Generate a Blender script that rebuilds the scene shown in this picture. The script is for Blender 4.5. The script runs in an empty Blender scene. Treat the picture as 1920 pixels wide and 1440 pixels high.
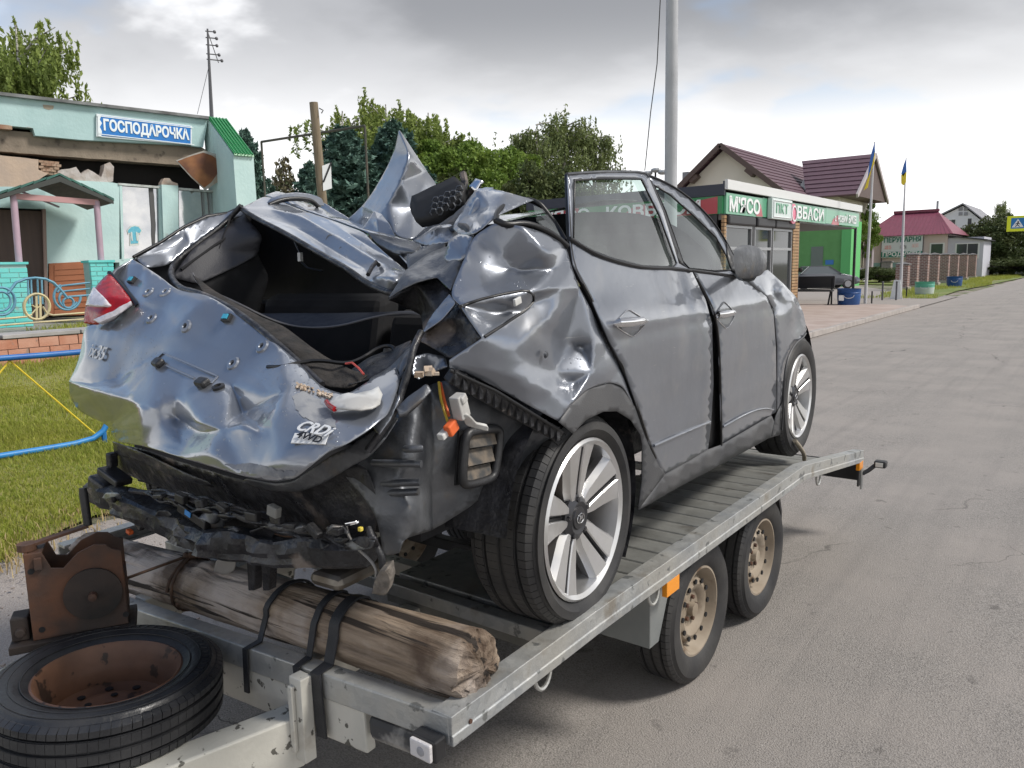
import bpy, bmesh, math, random
import numpy as np
from mathutils import Vector, Matrix, noise as mnoise
from mathutils.geometry import delaunay_2d_cdt
R_ = math.radians
random.seed(7); rng = np.random.default_rng(7)
sc = bpy.context.scene
COL = sc.collection
# ------------------------------------------------------------------ camera
CAMH = 1.74; FPX = 1450.0; HZ0 = 504.0; HZS = -0.0233; VPX = 2080.0
def _r(u, v): return Vector(((u-960)/FPX, -(v-720)/FPX, -1.0))
_up = _r(1920, HZ0+HZS*960).cross(_r(0, HZ0-HZS*960)).normalized()
if _up.y < 0: _up = -_up
_y = _r(VPX, HZ0+HZS*(VPX-960)); _y = (_y-_up*_y.dot(_up)).normalized()
_x = _y.cross(_up)
CR = Matrix((_x, _y, _up)); CPOS = Vector((0, 0, CAMH))
cam = bpy.data.cameras.new('camera'); camo = bpy.data.objects.new('camera', cam); COL.objects.link(camo)
cam.sensor_width = 36; cam.lens = FPX/1920*36; cam.clip_start = 0.05; cam.clip_end = 3000
camo.matrix_world = Matrix.Translation(CPOS) @ CR.to_4x4()
sc.camera = camo
# ------------------------------------------------------------------ sky, sun, exposure
SUN_EL, SUN_AZ = 48.0, 62.0       # azimuth measured from +Y (the road) towards +X
w = bpy.data.worlds.new('World'); sc.world = w; w.use_nodes = True
nt = w.node_tree; nt.nodes.clear(); N = nt.nodes.new; LK = nt.links.new
def nd(t, **k):
    n = N(t)
    for a, b in k.items(): setattr(n, a, b)
    return n
sky = nd('ShaderNodeTexSky', sky_type='NISHITA', sun_disc=False)
sky.sun_elevation = R_(SUN_EL); sky.sun_rotation = R_(SUN_AZ); sky.air_density = 1.0; sky.dust_density = 0.6
tc = nd('ShaderNodeTexCoord'); sep = nd('ShaderNodeSeparateXYZ'); LK(tc.outputs['Generated'], sep.inputs[0])
def mth(op, a, b=None, c=None):
    n = nd('ShaderNodeMath', operation=op)
    for i, x in enumerate((a, b, c)):
        if x is None: continue
        if isinstance(x, (int, float)): n.inputs[i].default_value = x
        else: LK(x, n.inputs[i])
    return n.outputs[0]
zz = mth('MAXIMUM', sep.outputs[2], 0.0)
den = mth('ADD', zz, 0.26)
cx = mth('DIVIDE', sep.outputs[0], den); cy = mth('DIVIDE', sep.outputs[1], den)
cmb = nd('ShaderNodeCombineXYZ'); LK(cx, cmb.inputs[0]); LK(cy, cmb.inputs[1])
def wnoise(scale, detail, off, rough=0.55, dist=0.0):
    m = nd('ShaderNodeVectorMath', operation='ADD'); LK(cmb.outputs[0], m.inputs[0]); m.inputs[1].default_value = off
    n = nd('ShaderNodeTexNoise'); n.inputs['Scale'].default_value = scale; n.inputs['Detail'].default_value = detail
    n.inputs['Roughness'].default_value = rough; n.inputs['Distortion'].default_value = dist
    LK(m.outputs[0], n.inputs['Vector']); return n.outputs['Fac']
def ramp(fac, stops):
    n = nd('ShaderNodeValToRGB'); LK(fac, n.inputs[0]); e = n.color_ramp.elements
    e[0].position, e[0].color = stops[0][0], (*stops[0][1], 1); e[1].position, e[1].color = stops[-1][0], (*stops[-1][1], 1)
    for p, c in stops[1:-1]:
        x = e.new(p); x.color = (*c, 1)
    n.color_ramp.interpolation = 'EASE'; return n.outputs[0]
cover = wnoise(0.55, 6, (18.24, 17.91, -17.74), 0.55)
cov = ramp(cover, [(0.43, (0, 0, 0)), (0.52, (1, 1, 1))])
thick = wnoise(0.75, 7, (1.5, 9.0, 4.0), 0.5, 0.25)
ccol = ramp(thick, [(0.33, (1.05, 1.05, 1.05)), (0.42, (0.84, 0.845, 0.86)), (0.49, (0.345, 0.352, 0.372)), (0.60, (0.225, 0.232, 0.25))])
# towards the horizon the deck is seen through kilometres of bright air
mrz = nd('ShaderNodeMapRange', interpolation_type='SMOOTHSTEP'); LK(zz, mrz.inputs[0]); mrz.inputs[1].default_value = 0.05; mrz.inputs[2].default_value = 0.31; mrz.inputs[3].default_value = 1.0; mrz.inputs[4].default_value = 0.0
hz = mrz.outputs[0]
mixh = nd('ShaderNodeMix', data_type='RGBA'); LK(mth('MULTIPLY', hz, 0.92), mixh.inputs[0]); LK(ccol, mixh.inputs[6]); mixh.inputs[7].default_value = (1.0, 1.0, 1.0, 1)
covh = mth('MAXIMUM', cov, mth('MINIMUM', mth('MULTIPLY', hz, 1.6), 1.0))
bs = nd('ShaderNodeBackground'); bs.inputs[1].default_value = 0.115; LK(sky.outputs[0], bs.inputs[0])
bc = nd('ShaderNodeBackground'); bc.inputs[1].default_value = 0.98; LK(mixh.outputs[2], bc.inputs[0])
mx = nd('ShaderNodeMixShader'); LK(covh, mx.inputs[0]); LK(bs.outputs[0], mx.inputs[1]); LK(bc.outputs[0], mx.inputs[2])
wo = nd('ShaderNodeOutputWorld'); LK(mx.outputs[0], wo.inputs[0])
sl = bpy.data.lights.new('sun', 'SUN'); so = bpy.data.objects.new('sun', sl); COL.objects.link(so)
sl.energy = 2.2; sl.angle = R_(14); sl.color = (1.0, 0.955, 0.89)
_sd = Vector((math.sin(R_(SUN_AZ))*math.cos(R_(SUN_EL)), math.cos(R_(SUN_AZ))*math.cos(R_(SUN_EL)), math.sin(R_(SUN_EL))))
so.rotation_euler = _sd.to_track_quat('Z', 'Y').to_euler()
vs = sc.view_settings; vs.view_transform = 'Standard'; vs.look = 'None'; vs.gamma = 1; vs.use_curve_mapping = False; vs.exposure = 0.70
sc.cycles.max_bounces = 6; sc.cycles.transparent_max_bounces = 12; sc.cycles.use_denoising = True
sc.cycles.caustics_reflective = False; sc.cycles.caustics_refractive = False
# ------------------------------------------------------------------ helpers
def ray(u, v): return CR @ _r(u, v)
def W(u, v, ax, val):                      # pixel of the photograph -> point on the world plane ax = val
    d = ray(u, v); a = 'xyz'.index(ax); t = (val-CPOS[a])/d[a]; return CPOS+d*t
CA = math.atan2(.0680, .9977); CO = Vector((-2.068, 1.840, 0.64))
CM = Matrix.Rotation(-CA, 3, 'Z'); _lo = CM @ (CPOS-CO)
def K(u, v, ax, val):                      # the same in the wrecked car's own axes
    d = CM @ ray(u, v); a = 'xyz'.index(ax); t = (val-_lo[a])/d[a]; return _lo+d*t
def Kpix(p):
    c = CR.transposed() @ (CO + CM.transposed() @ Vector(p) - CPOS); return (960+FPX*c.x/-c.z, 720-FPX*c.y/-c.z)

MATS = {}
def pm(name, col, rough=0.5, metal=0.0, col2=None, vs=4.0, lo=.35, hi=.65, bump=0.0, bs=60.0, coat=0.0, spec=0.5, rough2=None, detail=5, col3=None, vs3=20., lo3=.6, hi3=.68, bdet=4, stretch=None, rnd=False):
    if name in MATS: return MATS[name]
    m = bpy.data.materials.new(name); m.use_nodes = True; t = m.node_tree; b = t.nodes['Principled BSDF']
    b.inputs['Base Color'].default_value = (*col, 1); b.inputs['Roughness'].default_value = rough; b.inputs['Metallic'].default_value = metal
    b.inputs['Specular IOR Level'].default_value = spec
    if coat: b.inputs['Coat Weight'].default_value = coat; b.inputs['Coat Roughness'].default_value = 0.04
    tcn = t.nodes.new('ShaderNodeTexCoord'); vec = tcn.outputs['Object']
    if rnd:
        oi_ = t.nodes.new('ShaderNodeObjectInfo'); sc_ = t.nodes.new('ShaderNodeMath'); sc_.operation = 'MULTIPLY'; sc_.inputs[1].default_value = 37.0; t.links.new(oi_.outputs['Random'], sc_.inputs[0]); va = t.nodes.new('ShaderNodeVectorMath'); t.links.new(vec, va.inputs[0]); t.links.new(sc_.outputs[0], va.inputs[1]); vec = va.outputs[0]
    if stretch:
        mp = t.nodes.new('ShaderNodeMapping'); mp.inputs['Scale'].default_value = stretch; t.links.new(vec, mp.inputs[0]); vec = mp.outputs[0]
    def nz(s, d=5):
        n = t.nodes.new('ShaderNodeTexNoise'); n.inputs['Scale'].default_value = s; n.inputs['Detail'].default_value = d; t.links.new(vec, n.inputs['Vector']); return n.outputs['Fac']
    def mr(f, a, c, x0=0., x1=1.):
        n = t.nodes.new('ShaderNodeMapRange'); n.inputs[1].default_value = a; n.inputs[2].default_value = c; n.inputs[3].default_value = x0; n.inputs[4].default_value = x1; t.links.new(f, n.inputs[0]); return n.outputs[0]
    out = None
    if col2:
        f = nz(vs, detail); mx = t.nodes.new('ShaderNodeMix'); mx.data_type = 'RGBA'; t.links.new(mr(f, lo, hi), mx.inputs[0]); mx.inputs[6].default_value = (*col, 1); mx.inputs[7].default_value = (*col2, 1); out = mx.outputs[2]
        if rough2 is not None: t.links.new(mr(f, lo, hi, rough, rough2), b.inputs['Roughness'])
    if col3:
        mx = t.nodes.new('ShaderNodeMix'); mx.data_type = 'RGBA'; t.links.new(mr(nz(vs3, 4), lo3, hi3), mx.inputs[0])
        if out: t.links.new(out, mx.inputs[6])
        else: mx.inputs[6].default_value = (*col, 1)
        mx.inputs[7].default_value = (*col3, 1); out = mx.outputs[2]
    if out: t.links.new(out, b.inputs['Base Color'])
    if bump:
        bn = t.nodes.new('ShaderNodeBump'); bn.inputs['Strength'].default_value = 1.0; bn.inputs['Distance'].default_value = bump; t.links.new(nz(bs, bdet), bn.inputs['Height']); t.links.new(bn.outputs[0], b.inputs['Normal'])
    MATS[name] = m; return m

class MB:
    def __init__(s): s.v = []; s.f = []
    def add(s, vs, fs):
        o = len(s.v); s.v += [tuple(p) for p in vs]; s.f += [tuple(i+o for i in f) for f in fs]; return s
    def bx(s, x0, x1, y0, y1, z0, z1, ch=0.0):
        if ch <= 0:
            return s.add([(x0,y0,z0),(x1,y0,z0),(x1,y1,z0),(x0,y1,z0),(x0,y0,z1),(x1,y0,z1),(x1,y1,z1),(x0,y1,z1)],
                     [(0,3,2,1),(4,5,6,7),(0,1,5,4),(1,2,6,5),(2,3,7,6),(3,0,4,7)])
        a = ch; vs = []; 
        for z, k in ((z0, a), (z0+a, 0), (z1-a, 0), (z1, a)):
            e = a-k if k == 0 else a
            q = a if k else 0
            vs += [(x0+a+q*0, y0+q, z), (x1-a, y0+q, z), (x1-q, y0+a, z), (x1-q, y1-a, z), (x1-a, y1-q, z), (x0+a, y1-q, z), (x0+q, y1-a, z), (x0+q, y0+a, z)]
        fs = [tuple(range(7, -1, -1)), tuple(range(24, 32))]
        for l in range(3):
            for i in range(8): fs.append((l*8+i, l*8+(i+1) % 8, l*8+8+(i+1) % 8, l*8+8+i))
        return s.add(vs, fs)
    def box(s, c, sz, M=None):
        h = [x/2 for x in sz]; M = M or Matrix.Identity(3); c = Vector(c)
        vs = [c+M@Vector((a*h[0], b*h[1], d*h[2])) for d in (-1, 1) for a, b in ((-1,-1),(1,-1),(1,1),(-1,1))]
        return s.add(vs, [(0,3,2,1),(4,5,6,7),(0,1,5,4),(1,2,6,5),(2,3,7,6),(3,0,4,7)])
    def beam(s, a, b, wd, ht, up=(0,0,1)):
        a = Vector(a); b = Vector(b); d = (b-a).normalized(); u = Vector(up); sd = d.cross(u)
        if sd.length < 1e-4: sd = Vector((1,0,0))
        sd.normalize(); u = sd.cross(d)
        vs = [p+sd*(x*wd/2)+u*(z*ht/2) for p in (a, b) for x, z in ((-1,-1),(1,-1),(1,1),(-1,1))]
        return s.add(vs, [(0,1,2,3),(7,6,5,4),(0,4,5,1),(1,5,6,2),(2,6,7,3),(3,7,4,0)])
    def prism(s, poly, vec):
        n = len(poly); vec = Vector(vec); P = [Vector(p) for p in poly]
        return s.add(P+[p+vec for p in P], [tuple(range(n-1, -1, -1)), tuple(range(n, 2*n))]+[(i, (i+1) % n, n+(i+1) % n, n+i) for i in range(n)])
    def tube(s, pts, r, n=8, closed=False, cap=True, sy=1.0):
        P = [Vector(p) for p in pts]; m = len(P); rs = r if isinstance(r, (list, tuple)) else [r]*m
        o = len(s.v); nrm = None
        for i, p in enumerate(P):
            if closed: d = P[(i+1) % m]-P[i-1]
            else: d = P[min(i+1, m-1)]-P[max(i-1, 0)]
            d.normalize()
            if nrm is None:
                nrm = d.cross(Vector((0,0,1)))
                if nrm.length < 1e-3: nrm = d.cross(Vector((1,0,0)))
            else: nrm = nrm-d*nrm.dot(d)
            nrm.normalize(); bn = d.cross(nrm)
            for k in range(n):
                a = 2*math.pi*k/n; s.v.append(tuple(p+nrm*math.cos(a)*rs[i]+bn*math.sin(a)*rs[i]*sy))
        for i in range(m if closed else m-1):
            j = (i+1) % m
            for k in range(n): s.f.append((o+i*n+k, o+i*n+(k+1) % n, o+j*n+(k+1) % n, o+j*n+k))
        if cap and not closed:
            s.f.append(tuple(o+k for k in range(n-1, -1, -1))); s.f.append(tuple(o+(m-1)*n+k for k in range(n)))
        return s
    def lathe(s, prof, n=32, M=None, c=(0,0,0), closed=False):   # prof: (radius, height) about local z
        M = M or Matrix.Identity(3); c = Vector(c); o = len(s.v); m = len(prof)
        for r, h in prof:
            for k in range(n):
                a = 2*math.pi*k/n; s.v.append(tuple(c+M@Vector((r*math.cos(a), r*math.sin(a), h))))
        for i in range(m if closed else m-1):
            j = (i+1) % m
            for k in range(n): s.f.append((o+i*n+k, o+i*n+(k+1) % n, o+j*n+(k+1) % n, o+j*n+k))
        return s
    def ball(s, c, r, n=12, m=8):
        rx, ry, rz = r if isinstance(r, (tuple, list)) else (r, r, r); c = Vector(c); o = len(s.v)
        s.v.append((c.x, c.y, c.z-rz))
        for i in range(1, m):
            t = -math.pi/2+math.pi*i/m
            for k in range(n):
                a = 2*math.pi*k/n; s.v.append((c.x+rx*math.cos(t)*math.cos(a), c.y+ry*math.cos(t)*math.sin(a), c.z+rz*math.sin(t)))
        s.v.append((c.x, c.y, c.z+rz)); top = len(s.v)-1
        for k in range(n): s.f.append((o, o+1+(k+1) % n, o+1+k)); s.f.append((top, top-n+k, top-n+(k+1) % n))
        for i in range(m-2):
            for k in range(n): a = o+1+i*n; s.f.append((a+k, a+(k+1) % n, a+n+(k+1) % n, a+n+k))
        return s
    def move(s, d):
        s.v = [(a+d[0], b+d[1], c+d[2]) for a, b, c in s.v]; return s
    def build(s, name, mat, parent=None, bevel=0.0, smooth=None, sub=0, solid=0.0, rel=None):
        me = bpy.data.meshes.new(name)
        vs = s.v
        if rel is not None: vs = [(a-rel[0], b-rel[1], c-rel[2]) for a, b, c in vs]
        me.from_pydata(vs, [], s.f); me.validate()
        bm = bmesh.new(); bm.from_mesh(me); bmesh.ops.recalc_face_normals(bm, faces=bm.faces); bm.to_mesh(me); bm.free()
        if mat is not None: me.materials.append(mat)
        o = bpy.data.objects.new(name, me); COL.objects.link(o)
        if parent is not None: o.parent = parent
        if smooth is not None:
            me.shade_smooth()
            if smooth < 179: me.set_sharp_from_angle(angle=R_(smooth))
        if solid: md = o.modifiers.new('solid', 'SOLIDIFY'); md.thickness = abs(solid); md.offset = -1 if solid > 0 else 1
        if bevel: md = o.modifiers.new('bevel', 'BEVEL'); md.width = bevel; md.segments = 2; md.limit_method = 'ANGLE'; md.angle_limit = R_(40)
        if sub: md = o.modifiers.new('sub', 'SUBSURF'); md.levels = sub; md.render_levels = sub
        return o
def thing(name, label, cat, loc=(0,0,0), rz=0.0, group=None):
    o = bpy.data.objects.new(name, None); COL.objects.link(o); o.location = loc; o.rotation_euler = (0, 0, rz); o.empty_display_size = .1
    o['label'] = label; o['category'] = cat
    if group: o['group'] = group
    return o
def tag(o, label, cat, group=None):
    o['label'] = label; o['category'] = cat
    if group: o['group'] = group
    return o
def struct(o): o['kind'] = 'structure'; return o
def stuff(o): o['kind'] = 'stuff'; return o
def link_copy(o, parent=None):
    c = o.copy(); COL.objects.link(c); c.parent = parent
    return c
def copy_tree(o, parent=None):
    c = link_copy(o, parent)
    for ch in [x for x in bpy.data.objects if x.parent == o]: copy_tree(ch, c)
    return c
def rots(ax, ang): return Matrix.Rotation(ang, 3, ax)
def rect(p0, p1, q0, q1, n): return None
# ------------------------------------------------------------------ ground
def sstep(a, b, x): t = min(max((x-a)/(b-a), 0), 1); return t*t*(3-2*t)
def gz(x, y):
    s = min(max(-5.5-x, 0), 6.6)*0.088
    return s*(1-sstep(9.5, 17, y))
def sheet_grid(name, xs, ys, zf, mat):
    v = [(x, y, zf(x, y)) for y in ys for x in xs]; n = len(xs)
    f = [(j*n+i, j*n+i+1, (j+1)*n+i+1, (j+1)*n+i) for j in range(len(ys)-1) for i in range(n-1)]
    return MB().add(v, f).build(name, mat, smooth=180)
def node_mat(name):
    m = bpy.data.materials.new(name); m.use_nodes = True; t = m.node_tree; b = t.nodes['Principled BSDF']; MATS[name] = m
    L = t.links.new
    class H: pass
    h = H(); h.m = m; h.t = t; h.b = b; h.L = L
    h.tc = t.nodes.new('ShaderNodeTexCoord'); h.obj = h.tc.outputs['Object']
    def mapp(scale=(1,1,1), rot=(0,0,0), loc=(0,0,0), vec=None):
        n = t.nodes.new('ShaderNodeMapping'); n.inputs['Scale'].default_value = scale; n.inputs['Rotation'].default_value = rot; n.inputs['Location'].default_value = loc
        L(vec or h.obj, n.inputs[0]); return n.outputs[0]
    def noise(s, d=5, vec=None, rough=.55, dist=0):
        n = t.nodes.new('ShaderNodeTexNoise'); n.inputs['Scale'].default_value = s; n.inputs['Detail'].default_value = d; n.inputs['Roughness'].default_value = rough; n.inputs['Distortion'].default_value = dist
        L(vec or h.obj, n.inputs['Vector']); return n.outputs['Fac']
    def vor(s, vec=None, feat='F1', out='Distance'):
        n = t.nodes.new('ShaderNodeTexVoronoi'); n.feature = feat; n.inputs['Scale'].default_value = s; L(vec or h.obj, n.inputs['Vector']); return n.outputs[out]
    def rng_(f, a, c, x0=0., x1=1.):
        n = t.nodes.new('ShaderNodeMapRange'); n.inputs[1].default_value = a; n.inputs[2].default_value = c; n.inputs[3].default_value = x0; n.inputs[4].default_value = x1; L(f, n.inputs[0]); return n.outputs[0]
    def mix(f, a, c):
        n = t.nodes.new('ShaderNodeMix'); n.data_type = 'RGBA'
        if isinstance(f, float): n.inputs[0].default_value = f
        else: L(f, n.inputs[0])
        for i, x in ((6, a), (7, c)):
            if isinstance(x, tuple): n.inputs[i].default_value = (*x, 1)
            else: L(x, n.inputs[i])
        return n.outputs[2]
    def math_(op, a, c=0.):
        n = t.nodes.new('ShaderNodeMath'); n.operation = op
        for i, x in ((0, a), (1, c)):
            if isinstance(x, (int, float)): n.inputs[i].default_value = x
            else: L(x, n.inputs[i])
        return n.outputs[0]
    def bump(hh, dist, nrm=None):
        n = t.nodes.new('ShaderNodeBump'); n.inputs['Strength'].default_value = 1; n.inputs['Distance'].default_value = dist; L(hh, n.inputs['Height'])
        if nrm is not None: L(nrm, n.inputs['Normal'])
        return n.outputs[0]
    def xyz():
        n = t.nodes.new('ShaderNodeSeparateXYZ'); L(h.obj, n.inputs[0]); return n.outputs
    h.mapp, h.noise, h.vor, h.rng, h.mix, h.math, h.bump, h.xyz = mapp, noise, vor, rng_, mix, math_, bump, xyz
    return h
def warp(h, vec, amt):
    n = h.t.nodes.new('ShaderNodeTexNoise'); n.inputs['Scale'].default_value = 2.2; n.inputs['Detail'].default_value = 6; h.L(h.obj, n.inputs['Vector'])
    s = h.t.nodes.new('ShaderNodeVectorMath'); s.operation = 'SCALE'; s.inputs['Scale'].default_value = amt; h.L(n.outputs['Color'], s.inputs[0])
    a = h.t.nodes.new('ShaderNodeVectorMath'); a.operation = 'ADD'; h.L(vec, a.inputs[0]); h.L(s.outputs[0], a.inputs[1]); return a.outputs[0]
# asphalt: worn, dusty towards the shoulder, faint tracks along the road
h = node_mat('asphalt')
X = h.xyz()
c = h.mix(h.rng(h.noise(150, 4, None, .7), .34, .66), (0.115, 0.106, 0.097), (0.41, 0.38, 0.352))
c = h.mix(h.rng(h.vor(95, out='Color'), .35, .95, 0, .6), c, (0.34, 0.315, 0.29))
c = h.mix(h.rng(h.noise(1.3, 6), .40, .66, 0, .75), c, (0.345, 0.312, 0.285))
c = h.mix(h.rng(h.noise(3.0, 5, h.mapp((2.2, .10, 1))), .50, .75, 0, .25), c, (0.145, 0.137, 0.132))
c = h.mix(h.rng(h.noise(9.0, 4, h.mapp((1.6, .05, 1), loc=(3, 0, 0))), .55, .72, 0, .28), c, (0.34, 0.31, 0.285))
dust = h.math('MULTIPLY', h.rng(X[0], -2.6, -4.3), h.rng(X[1], 12.0, 6.0))
dust2 = h.rng(h.math('ADD', X[0], h.math('MULTIPLY', h.noise(.9, 5), 2.2)), -2.6, -4.6)
gr = h.mix(h.rng(h.noise(140, 3), .3, .7), (0.24, 0.205, 0.185), (0.46, 0.42, 0.39))
c = h.mix(h.rng(h.noise(36, 4), .62, .66, 0, .7), c, (0.08, 0.075, 0.07)) if False else c
c = h.mix(h.math('MULTIPLY', dust2, .75), c, (0.34, 0.305, 0.28))
c = h.mix(dust, c, gr)
c = h.mix(h.rng(h.noise(7, 5), .66, .72, 0, .55), c, (0.10, 0.092, 0.086)); c = h.mix(h.rng(h.noise(60, 2), .70, .74, 0, .8), c, (0.42, 0.39, 0.36))
c = h.mix(h.math('MULTIPLY', h.rng(h.vor(.9, warp(h, h.mapp((1, .6, 1)), .5), 'DISTANCE_TO_EDGE'), .0, .004, 1, 0), h.rng(h.noise(.35, 3), .52, .60)), c, (0.06, 0.055, 0.052))
cr = h.rng(h.vor(.23, warp(h, h.mapp((1, .35, 1)), .35), 'DISTANCE_TO_EDGE'), .0, .0022, 1, 0)
c = h.mix(h.math('MULTIPLY', cr, h.rng(h.noise(.6, 2), .5, .6)), c, (0.05, 0.047, 0.045))
h.L(c, h.b.inputs['Base Color']); h.b.inputs['Roughness'].default_value = .88; h.b.inputs['Specular IOR Level'].default_value = .3
h.L(h.bump(h.noise(150, 4), .008, h.bump(h.noise(2.5, 5), .012)), h.b.inputs['Normal'])
ASPH = h.m
h = node_mat('dirt'); c = h.mix(h.rng(h.noise(2, 6), .35, .65), (0.20, 0.17, 0.14), (0.33, 0.29, 0.25)); c = h.mix(h.rng(h.noise(.6, 5), .45, .6), c, (0.10, 0.13, 0.035))
h.L(c, h.b.inputs['Base Color']); h.b.inputs['Roughness'].default_value = .95; h.L(h.bump(h.noise(50), .02), h.b.inputs['Normal']); DIRT = h.m
h = node_mat('lawn'); c = h.mix(h.rng(h.noise(.8, 6), .35, .65), (0.18, 0.24, 0.035), (0.32, 0.31, 0.085)); c = h.mix(h.rng(h.noise(25, 4), .4, .7), c, (0.33, 0.28, 0.12))
h.L(c, h.b.inputs['Base Color']); h.b.inputs['Roughness'].default_value = .9; h.L(h.bump(h.noise(60), .03), h.b.inputs['Normal']); LAWN = h.m
xs = [-900, -300, -120, -60, -40, -30, -24, -20, -16, -14, -13, -12.1, -11, -10, -9, -8, -7, -6.2, -5.6, -5.45, 0, 8, 30, 100, 300, 900]
ys = [-300, -100, -40, -15, -5, 0, 3, 6, 8, 9.5, 10.5, 11.5, 12.5, 13.5, 14.5, 15.5, 17, 25, 40, 70, 120, 250, 600, 1200]
o = struct(sheet_grid('ground', xs, ys, lambda x, y: gz(x, y)-.05, DIRT))
def edge_x(y): return -5.5+.22*math.sin(y*1.7)+.12*math.sin(y*4.3+1)
v = []; ys = [-20+i*.5 for i in range(70)]+[15, 16, 17, 18, 25, 31.5, 60, 120, 300, 700]
ys = [y for y in ys if y < 14.9]+[15, 16, 17, 18, 25, 31.5, 60, 120, 300, 700]
mb = MB()
for y in ys: e = edge_x(y) if y < 15 else -5.5; mb.v += [(e-.1, y, -.03), (-3, y, 0), (0, y, .01), (6, y, 0)]
mb.f = [(j*4+i, j*4+i+1, j*4+5+i, j*4+4+i) for j in range(len(ys)-1) for i in range(3)]
struct(mb.build('road', ASPH, smooth=180))
# lawn between the road and the terrace
lx = [-12.3+i*.35 for i in range(20)]
ly = [-9+i*.5 for i in range(52)]
mb = MB()
for y in ly:
    e = edge_x(y)-.05
    for i in range(20): x = -12.4+(e+12.4)*i/19; mb.v.append((x, y, gz(x, y)+.012+(.03*mnoise.noise(Vector((x*1.3, y*1.3, 0))) if i < 19 else -.03)))
mb.f = [(j*20+i, j*20+i+1, j*20+21+i, j*20+20+i) for j in range(51) for i in range(19)]
struct(mb.build('lawn', LAWN, smooth=180))
# grass blades
def blades(name, n, xr, yr, hh, zf, mat, keep=None):
    x = rng.uniform(*xr, n); y = rng.uniform(*yr, n)
    if keep is not None:
        k = np.array([keep(a, b) for a, b in zip(x, y)]); x = x[k]; y = y[k]; n = len(x)
    z = np.array([zf(a, b) for a, b in zip(x, y)])
    cl = np.array([mnoise.noise(Vector((a*.9, b*.9, 3))) for a, b in zip(x, y)])
    hgt = hh*rng.uniform(.45, 1.25, n)*(1+.75*cl); a = rng.uniform(0, 6.283, n); wd = rng.uniform(.003, .007, n)*(hh/.08)**.6
    lean = rng.uniform(.1, .9, n)*hgt; b = rng.uniform(0, 6.283, n)
    V = np.zeros((n, 5, 3)); dx = np.cos(a)*wd; dy = np.sin(a)*wd; lx_ = np.cos(b)*lean; ly_ = np.sin(b)*lean
    V[:, 0] = np.stack([x-dx, y-dy, z-.01], 1); V[:, 1] = np.stack([x+dx, y+dy, z-.01], 1)
    V[:, 2] = np.stack([x+dx*.8+lx_*.4, y+dy*.8+ly_*.4, z+hgt*.6], 1); V[:, 3] = np.stack([x-dx*.8+lx_*.4, y-dy*.8+ly_*.4, z+hgt*.6], 1)
    V[:, 4] = np.stack([x+lx_, y+ly_, z+hgt], 1)
    F = []; 
    me = bpy.data.meshes.new(name); idx = np.arange(n)*5
    loops = np.stack([idx, idx+1, idx+2, idx+3, idx+3, idx+2, idx+4], 1).ravel()
    me.vertices.add(n*5); me.vertices.foreach_set('co', V.ravel()); me.loops.add(n*7); me.loops.foreach_set('vertex_index', loops)
    me.polygons.add(n*2); st = np.stack([np.arange(n)*7, np.arange(n)*7+4], 1).ravel(); me.polygons.foreach_set('loop_start', st)
    me.update(); me.validate(); me.materials.append(mat)
    o = bpy.data.objects.new(name, me); COL.objects.link(o); return stuff(o)
def leaf_mat(name, c1, c2, c3=None, vs=.5, fine=14., trans=.25, rough=.6):
    h = node_mat(name); c = h.mix(h.rng(h.noise(vs, 4), .35, .65), c1, c2); c = h.mix(h.rng(h.noise(fine, 2), .35, .7, 0, .8), c, c3 or c1)
    h.L(c, h.b.inputs['Base Color']); h.b.inputs['Roughness'].default_value = rough; h.b.inputs['Specular IOR Level'].default_value = .25
    tr = h.t.nodes.new('ShaderNodeBsdfTranslucent'); h.L(c, tr.inputs[0]); ms = h.t.nodes.new('ShaderNodeMixShader'); ms.inputs[0].default_value = trans
    h.L(h.b.outputs[0], ms.inputs[1]); h.L(tr.outputs[0], ms.inputs[2]); h.L(ms.outputs[0], h.t.nodes['Material Output'].inputs[0]); return h.m
GRASS = leaf_mat('grass_blade', (0.22, 0.30, 0.032), (0.36, 0.39, 0.055), (0.48, 0.44, 0.14), 1.0, 30., .4)
blades('grass', 120000, (-10.5, -5.3), (.8, 5.2), .042, lambda x, y: gz(x, y)+.01, GRASS, lambda x, y: x < edge_x(y)+rng.normal(0, .08)-.02 and (mnoise.noise(Vector((x*.7, y*.7, 9))) > -.38 or rng.random() < .25))
blades('grass', 42000, (-12.2, -8), (2.5, 12.5), .07, lambda x, y: gz(x, y)+.01, GRASS)
blades('grass', 26000, (-8.3, -5.4), (5.0, 12.5), .07, lambda x, y: gz(x, y)+.01, GRASS, lambda x, y: x < edge_x(y)-.05)
blades('grass', 36000, (-12.2, -5.4), (-7, 1.0), .06, lambda x, y: gz(x, y)+.01, GRASS, lambda x, y: x < edge_x(y)-.05)
blades('grass', 16000, (-12.2, -10), (-2, 3.0), .06, lambda x, y: gz(x, y)+.01, GRASS)
# straw-dry edge of the lawn and pebbles on the shoulder
STRAW = pm('dry_straw', (0.42, 0.33, 0.17), .9, col2=(0.30, 0.22, 0.11), vs=8)
blades('dry_grass', 5000, (-6.1, -4.9), (.8, 4.2), .05, lambda x, y: gz(x, y)+.005, STRAW, lambda x, y: abs(x-edge_x(y)) < abs(rng.normal(0, .22)))
pb = MB()
for i in range(900):
    x = random.uniform(-5.6, -3.3); y = random.uniform(.6, 5.0); r = random.uniform(.004, .016)
    pb.ball((x, y, gz(x, y)+r*.3), (r, r*random.uniform(.6, 1), r*.6), 5, 3)
stuff(pb.build('gravel', pm('pebble', (0.36, 0.31, 0.28), .9, col2=(0.22, 0.19, 0.17), vs=20)))
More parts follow.
